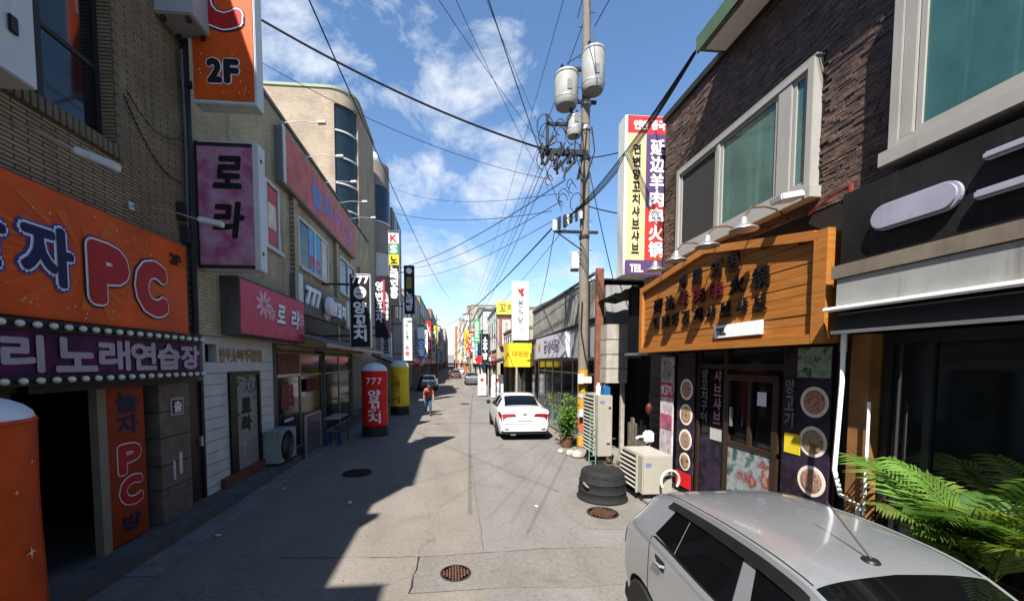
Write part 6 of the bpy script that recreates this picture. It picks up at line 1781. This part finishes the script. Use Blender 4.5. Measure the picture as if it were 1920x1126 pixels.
def cut_arches(body_mb, axles, r, half):
    """closed body with real wheel openings"""
    o = body_mb.build('body_tmp', None)
    for y in axles:
        c = MB().lathe([(r, -half * 3), (r, half * 3)], (0, y, r * .86), 36, axis='x').build('cut_tmp', None)
        md = o.modifiers.new('cut', 'BOOLEAN'); md.object = c; md.operation = 'DIFFERENCE'; md.solver = 'EXACT'
    dg = bpy.context.evaluated_depsgraph_get()
    me = bpy.data.meshes.new_from_object(o.evaluated_get(dg))
    for md in list(o.modifiers):
        c = md.object; bpy.data.objects.remove(c)
    bpy.data.objects.remove(o)
    me.polygons.foreach_set('use_smooth', [True] * len(me.polygons))
    try: me.set_sharp_from_angle(angle=R(38))
    except Exception: pass
    return me

def paint(name, col, metal, rough):
    m = mat(name, col, rough, .03, 1.2, metal=metal, coat=1.0)
    return m
silver = paint('silver_paint', (.56, .58, .61), .72, .24)
white_paint = paint('white_car_paint', (.72, .72, .71), .0, .35)
car_glass = mat('car_glass', (.004, .0045, .005), .04, .1, 2, spec=.3)
trim_black = mat('car_trim', (.014, .014, .015), .45, .15, 4)
lamp_red = mat('tail_lamp_red', (.30, .008, .012), .15, .1, 4, coat=.6)
lamp_white = mat('lamp_clear', (.65, .65, .65), .15, .05, 4)

def make_car(name, label, S, pm, axles, wr, wins, wind, rear, roof_line, handle_y, detail=True):
    root = thing(name, label, 'car', (0, 0, 0))
    if detail:
        me = cut_arches(S.body(), axles, wr * 1.16, 1.0)
        b = link('body', me, pm, root)
    else:
        b = S.body(44).build('body', pm, root, smooth=True, angle=38)
    # glass
    for sd in (-1, 1):
        for q in wins:
            k = S.patch(MB(), q, sd, .004, 16, 6).build('side_window', car_glass, root, smooth=True, angle=180)
    mb = MB()
    for sd in (-1, 1): S.patch(mb, wind, sd, .004, 12, 10)
    mb.build('windshield', car_glass, root, smooth=True, angle=180)
    mb = MB()
    for sd in (-1, 1): S.patch(mb, rear, sd, .004, 12, 10)
    mb.build('rear_window', car_glass, root, smooth=True, angle=180)
    # floor in shade
    for sd in (-1, 1):
        for y in axles:
            wx = sd * (lerp_tab(S.wb, y) - .1)
            wheel(root, (wx, y, wr), wr, .2, alu, sd)
    return root, b

# silver hatchback: rear end away from us, nose towards the camera
top = [(0, .60), (.05, .80), (.13, 1.0), (.28, 1.26), (.46, 1.385), (.8, 1.435), (1.3, 1.45), (1.7, 1.435), (1.95, 1.40), (2.08, 1.355), (2.72, 1.02), (3.2, .92), (3.48, .77), (3.6, .55)]
belt = [(0, .56), (.05, .75), (.13, .92), (.28, 1.06), (.46, 1.09), (.8, 1.075), (1.3, 1.02), (1.8, .98), (2.15, .955), (2.78, .93), (3.2, .83), (3.48, .7), (3.6, .5)]
wb = [(0, .60), (.05, .69), (.13, .74), (.28, .77), (.46, .785), (.8, .79), (1.8, .79), (2.15, .79), (2.78, .78), (3.2, .74), (3.48, .64), (3.6, .5)]
wt = [(0, .52), (.05, .58), (.13, .585), (.28, .575), (.46, .57), (.8, .575), (1.3, .58), (1.8, .575), (2.15, .56), (2.78, .64), (3.2, .62), (3.48, .52), (3.6, .4)]
S1 = CarShape(top, belt, wb, wt)
wins = [[(.72, .49), (1.02, .475), (1.02, .715), (.82, .715)], [(1.03, .475), (1.66, .47), (1.60, .715), (1.03, .715)], [(1.80, .47), (2.55, .475), (2.06, .70), (1.70, .715)]]
silver_car, sbody = make_car('silver_hatchback', 'silver hatchback parked nose towards us at the lower right', S1, silver, (.56, 2.92), .29, wins,
    [(2.02, .80), (2.66, .80), (2.70, 1.0), (1.98, 1.0)], [(.14, .82), (.40, .80), (.42, 1.0), (.15, 1.0)], None, None)
for sd in (-1, 1):
    S1.patch(MB(), [(.70, .705), (2.08, .70), (2.04, .745), (.74, .745)], sd, .016, 24, 3).build('rain_visor', trim_black, silver_car, smooth=True, angle=180)
    S1.patch(MB(), [(.42, .80), (2.0, .80), (2.0, .806), (.42, .806)], sd, .003, 24, 1).build('roof_ditch', trim_black, silver_car)
    for q in ([(.69, .18), (.70, .18), (.70, .46), (.69, .46)], [(1.69, .06), (1.70, .06), (1.70, .46), (1.69, .46)], [(2.6, .06), (2.61, .06), (2.61, .40), (2.6, .40)], [(.7, .06), (2.6, .06), (2.6, .065), (.7, .065)], [(.70, .46), (2.6, .46), (2.62, .472), (.74, .478)]):
        S1.patch(MB(), q, sd, .002, 12, 8).build('panel_gap', trim_black, silver_car)
    for hy in (.86, 1.82):
        p = S1.pt(hy, .345, sd); n = S1.nrm(hy, .345, sd)
        S1.patch(MB(), [(hy - .06, .325), (hy + .09, .325), (hy + .09, .365), (hy - .06, .365)], sd, .0025, 6, 4).build('handle_cup', trim_black, silver_car)
        MB().tube([p + Vector((0, -.05, 0)) + n * .004, p + Vector((0, -.04, .004)) + n * .035, p + Vector((0, .08, .006)) + n * .035, p + Vector((0, .09, 0)) + n * .004], .012, 8).build('door_handle', silver, silver_car, smooth=True)
    S1.patch(MB(), [(.015, .36), (.12, .34), (.2, .47), (.04, .47)], sd, .006, 8, 6).build('tail_lamp', lamp_red, silver_car, smooth=True, angle=180)
    S1.patch(MB(), [(3.36, .30), (3.54, .28), (3.52, .42), (3.3, .44)], sd, .006, 8, 6).build('head_lamp', lamp_white, silver_car, smooth=True, angle=180)
    q = S1.pt(2.4, .5, sd)
    k = MB().lathe([(.001, -.05), (.06, -.03), (.075, .02), (.05, .06), (.001, .07)], (q.x + sd * .12, q.y, q.z + .02), 14, axis='y').build('side_mirror', silver, silver_car, smooth=True)
    MB().tube([q, (q.x + sd * .08, q.y, q.z)], .02, 6).build('mirror_arm', trim_black, k)
mp_ = S1.pt(2.02, .93, 1)
MB().lathe([(.05, 0), (.04, .015), (.001, .022)], (.02, 1.86, lerp_tab(S1.top, 1.86) - .004), 16).build('antenna_base', trim_black, silver_car, smooth=True)
ab = Vector((.02, 1.87, lerp_tab(S1.top, 1.86) + .01))
MB().tube([ab, ab + Vector((-.02, -.32, .24))], .006, 6, .004).build('antenna_rod', trim_black, silver_car)
for xx in (-.3, .3):
    MB().tube([(xx, y_, lerp_tab(S1.top, y_) - .0335 * (xx / .58) ** 2 * 0 + S1.pt(y_, .9 + .0, 1).z * 0 - .006) for y_ in (.55, .9, 1.3, 1.7, 1.9)], .005, 5).build('roof_bead', silver, silver_car, smooth=True)
silver_car.rotation_euler = (0, 0, math.pi)
silver_car.location = (2.5, 3.95, .006)

# white sedan, tail towards us
top = [(0, .66), (.035, .92), (.11, 1.02), (.45, 1.06), (.7, 1.09), (1.1, 1.27), (1.5, 1.41), (2.05, 1.455), (2.6, 1.44), (3.0, 1.35), (3.65, 1.02), (4.2, .88), (4.45, .75), (4.57, .55)]
belt = [(0, .62), (.035, .88), (.11, .97), (.45, .995), (.7, .995), (1.1, .985), (1.5, .97), (2.05, .96), (2.6, .95), (3.0, .94), (3.65, .92), (4.2, .8), (4.45, .68), (4.57, .5)]
wb = [(0, .74), (.035, .80), (.11, .85), (.45, .89), (.7, .9), (1.1, .905), (2.6, .91), (3.65, .9), (4.2, .84), (4.45, .72), (4.57, .58)]
wt = [(0, .62), (.035, .70), (.11, .72), (.45, .70), (.7, .66), (1.1, .60), (1.5, .565), (2.05, .575), (2.6, .585), (3.0, .60), (3.65, .74), (4.2, .68), (4.45, .58), (4.57, .45)]
S2 = CarShape(top, belt, wb, wt, .22)
wins2 = [[(1.0, .50), (1.75, .475), (1.7, .70), (1.45, .70)], [(1.85, .475), (2.6, .475), (2.55, .71), (1.8, .71)], [(2.68, .475), (3.5, .485), (3.05, .69), (2.62, .71)]]
sedan, b_ = make_car('white_sedan', 'white sedan parked ahead with its tail towards us', S2, white_paint, (.95, 3.65), .315, wins2,
    [(3.06, .79), (3.6, .80), (3.62, 1.0), (3.06, 1.0)], [(.74, .795), (1.42, .78), (1.44, 1.0), (.76, 1.0)], None, None)
for sd in (-1, 1):
    S2.patch(MB(), [(.012, .44), (.09, .25), (.2, .34), (.028, .80)], sd, .006, 10, 10)
    mb = MB()
    # wrap-round lamp: on the tail face and round the corner
    S2.patch(mb, [(.008, .42), (.016, .93), (.029, .92), (.034, .42)], sd, .008, 8, 8)
    S2.patch(mb, [(.008, .30), (.30, .37), (.16, .43), (.034, .43)], sd, .008, 8, 6)
    mb.build('tail_lamp', lamp_red, sedan, smooth=True, angle=180)
    for q in ([(1.72, .08), (1.73, .08), (1.73, .46), (1.72, .46)], [(2.66, .08), (2.67, .08), (2.67, .46), (2.66, .46)]):
        S2.patch(MB(), q, sd, .002, 2, 8).build('panel_gap', trim_black, sedan)
    q = S2.pt(3.15, .5, sd)
    k = MB().lathe([(.001, -.05), (.07, -.03), (.09, .02), (.06, .07), (.001, .08)], (q.x + sd * .16, q.y, q.z + .03), 14, axis='y').build('side_mirror', trim_black, sedan, smooth=True)
    MB().box(sd * .62 - .07, sd * .62 + .07, -.008, .01, .36, .4).build('reflector', lamp_red, sedan)
MB().box(-.8, .8, -.012, .06, .2, .33).build('bumper_valance', trim_black, sedan, bevel=.02)
MB().box(-.7, .7, -.006, .02, .56, .575).build('bumper_seam', mat('seam_grey', (.25, .25, .25), .5), sedan)
k = MB().box(-.27, .27, -.016, .004, .66, .77).build('number_plate', mat('plate_white', (.6, .6, .6), .5), sedan, bevel=.006)
MB().box(-.07, .07, -.0, .03, .86, .91).build('emblem', alu, sedan, bevel=.01)
for sd in (-1, 1):
    S2.patch(MB(), [(.40, .79), (.70, .79), (.70, .797), (.40, .797)], sd, .003, 6, 1).build('boot_gap', MATS['seam_grey'], sedan)
    S2.patch(MB(), [(.036, .81), (.40, .795), (.40, .802), (.036, .818)], sd, .003, 8, 1).build('boot_gap', MATS['seam_grey'], sedan)
MB().box(-.5, -.3, -.02, .03, .17, .23).build('tail_pipe', alu, sedan, bevel=.02)
S2.patch(MB(), [(.66, .8), (.72, .8), (.72, 1.0), (.66, 1.0)], 1, .003, 2, 8).build('parcel_seal', trim_black, sedan)
S2.patch(MB(), [(.66, .8), (.72, .8), (.72, 1.0), (.66, 1.0)], -1, .003, 2, 8).build('parcel_seal', trim_black, sedan)
sedan.rotation_euler = (0, 0, R(-1.0))
sedan.location = (2.42, 12.95, .006)
# distant cars share one simple shape each
dark_paint = paint('dark_grey_car_paint', (.04, .042, .05), .4, .35); grey_paint = paint('grey_car_paint', (.25, .25, .26), .6, .35); maroon = paint('maroon_car_paint', (.10, .03, .03), .3, .35)
for (x, y, rz, pm, lab) in ((-2.35, 36.5, math.pi, dark_paint, 'dark car facing us in the shade at the left kerb'), (2.4, 46.0, 0, grey_paint, 'grey car parked far off behind the standing banners'),
                            (.6, 66.0, math.pi, maroon, 'maroon car driving towards us in the distance'), (1.9, 92.0, math.pi, white_paint, 'white car far away in the street')):
    c_, _ = make_car('distant_car', lab, S2, pm, (.95, 3.65), .315, wins2, [(3.06, .79), (3.6, .80), (3.62, 1.0), (3.06, 1.0)], [(.74, .795), (1.42, .78), (1.44, 1.0), (.76, 1.0)], None, None, False)
    c_['group'] = 'distant cars'
    for sd in (-1, 1):
        S2.patch(MB(), [(4.25, .34), (4.5, .30), (4.46, .42), (4.2, .46)], sd, .006, 6, 5).build('head_lamp', lamp_white, c_)
        S2.patch(MB(), [(.012, .42), (.012, .80), (.030, .80), (.032, .42)], sd, .008, 6, 6).build('tail_lamp', lamp_red, c_)
    c_.rotation_euler = (0, 0, rz); c_.location = (x, y + (4.5 if rz else 0), .006)

# ------------------------------------------------------------------ people
def skin_mesh(name, joints, bones, radii, m, parent, sub=2):
    me = bpy.data.meshes.new(name); me.from_pydata(joints, bones, [])
    o = bpy.data.objects.new(name + '_tmp', me); COL.objects.link(o)
    md = o.modifiers.new('skin', 'SKIN'); md.use_smooth_shade = True
    for i, v in enumerate(me.skin_vertices[0].data):
        v.radius = (radii[i], radii[i]); v.use_root = (i == 0)
    s_ = o.modifiers.new('sub', 'SUBSURF'); s_.levels = sub; s_.render_levels = sub
    dg = bpy.context.evaluated_depsgraph_get()
    me2 = bpy.data.meshes.new_from_object(o.evaluated_get(dg))
    bpy.data.objects.remove(o)
    me2.polygons.foreach_set('use_smooth', [True] * len(me2.polygons))
    return link(name, me2, m, parent)
skin_m = mat('skin', (.42, .24, .16), .6, .1, 6); jeans = mat('blue_jeans', (.05, .10, .2), .8, .2, 8); coral = mat('coral_top', (.6, .1, .05), .8, .12, 6); hair_m = mat('dark_hair', (.02, .015, .012), .6, .2, 10); dark_cloth = mat('dark_clothes', (.02, .02, .024), .8, .2, 6)
def person(x, y, h, rz, top_m, leg_m, label, lean=.10, bag=False):
    t = thing('person', label, 'person', (x, y, 0))
    k = h / 1.7
    J = [(0, 0, .94), (0, -lean * .5, 1.15), (0, -lean, 1.38), (0, -lean * 1.15, 1.46), (0, -lean * 1.45, 1.55), (0, -lean * 1.6, 1.64),
         (.17, -lean, 1.37), (.23, -lean - .02, 1.12), (.22, -lean - .14, .9), (.21, -lean - .18, .82),
         (-.17, -lean, 1.37), (-.24, -lean + .08, 1.12), (-.23, -lean + .04, .88), (-.22, -lean + .02, .80),
         (.09, 0, .9), (.1, -.16, .52), (.1, -.12, .1), (.1, -.24, .05),
         (-.09, 0, .9), (-.1, .1, .5), (-.1, .3, .14), (-.1, .2, .05)]
    Bn = [(0, 1), (1, 2), (2, 3), (3, 4), (4, 5), (2, 6), (6, 7), (7, 8), (8, 9), (2, 10), (10, 11), (11, 12), (12, 13), (0, 14), (14, 15), (15, 16), (16, 17), (0, 18), (18, 19), (19, 20), (20, 21)]
    Ra = [.12, .12, .13, .055, .085, .085, .06, .045, .035, .03, .06, .045, .035, .03, .085, .058, .04, .03, .085, .058, .04, .03]
    M = Matrix.Translation((x, y, 0)) @ Matrix.Rotation(rz, 4, 'Z') @ Matrix.Scale(k, 4)
    tr = lambda idx: [tuple(M @ Vector(J[i])) for i in idx]
    skin_mesh('body', tr(range(len(J))), Bn, [r * k for r in Ra], skin_m, t)
    iu = [0, 1, 2, 6, 7, 10, 11]; mp2 = {a: b for b, a in enumerate(iu)}
    skin_mesh('top', tr(iu), [(mp2[a], mp2[b]) for a, b in Bn if a in mp2 and b in mp2], [(Ra[i] + .022) * k for i in iu], top_m, t)
    il = [0, 14, 15, 16, 18, 19, 20]; mp2 = {a: b for b, a in enumerate(il)}
    skin_mesh('trousers', tr(il), [(mp2[a], mp2[b]) for a, b in Bn if a in mp2 and b in mp2], [(Ra[i] + .02) * k for i in il], leg_m, t)
    hc = M @ Vector((0, -lean * 1.5 + .02, 1.63))
    MB().lathe([(.001, -.05), (.07, -.06), (.1, 0), (.095, .06), (.06, .1), (.001, .115)], tuple(hc), 14).build('hair', hair_m, t, smooth=True)
    for i in (17, 21):
        p = M @ Vector(J[i])
        MB().box(p.x - .05, p.x + .05, p.y - .1, p.y + .16, .012, .09).build('shoe', dark_cloth, t, bevel=.02)
    for sd in (-1, 1):        # hands with fingers
        p = M @ Vector(J[9 if sd > 0 else 13]); hb = MB()
        for f in range(4): hb.tube([p + Vector((0, (f - 1.5) * .02, .0)), p + Vector((0, (f - 1.5) * .022, -.05)), p + Vector((-sd * .01, (f - 1.5) * .022, -.085 + .006 * abs(f - 1)))], .009, 5)
        hb.tube([p, p + Vector((-sd * .02, -.05, -.03)), p + Vector((-sd * .02, -.06, -.06))], .01, 5)
        hb.build('fingers', skin_m, t, smooth=True)
    if bag:
        p = M @ Vector(J[9])
        MB().lathe([(.1, -.42), (.14, -.34), (.12, -.15), (.02, -.08)], tuple(p), 12).build('carried_bag', mat('bag_cloth', (.35, .3, .28), .8), t, smooth=True)
    return t
person(-1.2, 19.7, 1.62, R(8), coral, jeans, 'person in coral red top and blue jeans bending forward on the road', .4)
person(-.35, 60, 1.68, R(180), dark_cloth, dark_cloth, 'person in dark clothes walking far down the road', .05)

# ------------------------------------------------------------------ plants
def leaf_mat(name, c, var=.5):
    m = mat(name, c, .5, var, 3)
    b = m.node_tree.nodes['Principled BSDF']
    t = m.node_tree
    tr_ = N(t, 'ShaderNodeBsdfTranslucent'); mx_ = N(t, 'ShaderNodeMixShader'); mx_.inputs[0].default_value = .38
    tr_.inputs['Color'].default_value = (c[0] * 1.5, c[1] * 1.4, c[2] * .8, 1)
    o_ = t.nodes['Material Output']
    t.links.new(b.outputs[0], mx_.inputs[1]); t.links.new(tr_.outputs[0], mx_.inputs[2]); t.links.new(mx_.outputs[0], o_.inputs['Surface'])
    return m
palm_m = leaf_mat('palm_leaf', (.15, .29, .05)); bush_m = leaf_mat('bush_leaf', (.16, .3, .04)); bush_m2 = leaf_mat('bush_leaf_dark', (.035, .09, .018)); stem_m = mat('green_stem', (.12, .17, .05), .6, .2, 5)
palm = thing('potted_palm', 'big potted areca palm in front of the dark shop window', 'plant', (3.9, 2.8, 0))
MB().lathe([(.22, 0), (.3, .8), (.32, .8), (.32, .86), (.28, .86), (.27, .78), (.001, .78)], (3.98, 2.62, .02), 24).build('pot', mat('brown_pot', (.12, .06, .035), .6, .2, 4), palm, smooth=True, angle=40)
rp = random.Random(31)
palm_m2 = leaf_mat('palm_leaf_old', (.2, .28, .055)); palm_m3 = leaf_mat('palm_leaf_dark', (.08, .17, .035))
base = Vector((3.98, 2.6, .9))
fr_spec = []
for q in range(40):
    a = 6.28318 * q / 40 * 1.0 + rp.uniform(-.25, .25) + (2.4 if q % 2 else 0)
    el = rp.uniform(1.0, 1.5)
    fr_spec.append((a, el, rp.uniform(1.25, 1.8)))
for (a, el, ln) in fr_spec:
    dirh = Vector((math.cos(a), math.sin(a), 0))
    if dirh.x > .4: ln *= .5; el = max(el, 1.2)
    elif dirh.x < -.35: ln *= .48; el = max(el, 1.25)
    if dirh.y > .5: ln *= .75
    pts = []; p = base + Vector((rp.uniform(-.1, .1), rp.uniform(-.1, .1), 0)); e = el
    n = 16
    for i in range(n + 1):
        pts.append(p.copy())
        p = p + (dirh * math.cos(e) + Vector((0, 0, math.sin(e)))) * (ln / n); e -= (.085 if el > .9 else .07) * (i / n + .35)
    mb = MB().tube(pts, .012, 5, .003)
    side = Vector((-dirh.y, dirh.x, 0))
    for i in range(4, n + 1):
        for half in (0, .5):
            if i == n and half: continue
            c0 = pts[i] if not half else (pts[i] + pts[i + 1]) / 2
            tang = (pts[min(n, i + 1)] - pts[i - 1]).normalized()
            k = (i + half - 3) / (n - 3)
            ll = (.30 * math.sin(math.pi * min(1, k * .72 + .2)) + .06) * rp.uniform(.85, 1.1)
            for s in (-1, 1):
                if rp.random() < .06: continue
                dd = (side * s * .82 + tang * .6 + Vector((0, 0, .22 - .4 * k + rp.uniform(-.1, .1)))).normalized()
                wv = tang.cross(dd).cross(dd).normalized() * .013
                tip = c0 + dd * ll + Vector((0, 0, -ll * .2)); mid = c0 + dd * ll * .5
                up_ = dd.cross(wv).normalized() * .004
                mb.add([c0 - wv * .4, c0 + wv * .4, mid + wv + up_, mid - wv + up_, tip], [(0, 1, 2, 3), (3, 2, 4)])
    mb.build('frond', rp.choice((palm_m, palm_m, palm_m2, palm_m3, palm_m3)), palm)

bush = thing('shrub', 'tall leafy green shrub in pots at the foot of the utility pole', 'plant', (3.55, 12.0, 0))
MB().lathe([(.16, 0), (.2, .3), (.22, .3), (.22, .33), (.18, .33), (.17, .28), (.001, .28)], (3.52, 11.85, .02), 18).build('pot', rust, bush, smooth=True, angle=40)
rb = random.Random(17)
st = MB(); lv = MB(); lv2 = MB()
for q in range(16):
    b0_ = Vector((3.52 + rb.uniform(-.12, .12), 11.85 + rb.uniform(-.12, .12), .28))
    tip = b0_ + Vector((rb.uniform(-.38, .3), rb.uniform(-.35, .35), rb.uniform(.6, 1.5)))
    path = [b0_.lerp(tip, i / 5) + Vector((rb.uniform(-.03, .03), rb.uniform(-.03, .03), .05 * math.sin(i / 5 * 3.14))) for i in range(6)]
    st.tube(path, .009, 5, .004)
    for i in range(60):
        k = rb.uniform(.15, 1); c0 = b0_.lerp(tip, k) + Vector((rb.gauss(0, .07), rb.gauss(0, .07), rb.gauss(0, .06)))
        a = rb.uniform(0, 6.28); d = Vector((math.cos(a), math.sin(a), rb.uniform(-.5, .5))).normalized(); l = rb.uniform(.07, .15)
        wv = d.cross(Vector((0, 0, 1))).normalized() * l * .28
        tgt = lv if (k > .5 or rb.random() < .4) else lv2
        tgt.add([c0, c0 + d * l * .5 + wv + Vector((0, 0, .01)), c0 + d * l - Vector((0, 0, l * .25)), c0 + d * l * .5 - wv + Vector((0, 0, .01))], [(0, 1, 2, 3)])
st.build('stem', stem_m, bush); lv.build('foliage', bush_m, bush); lv2.build('foliage', bush_m2, bush)
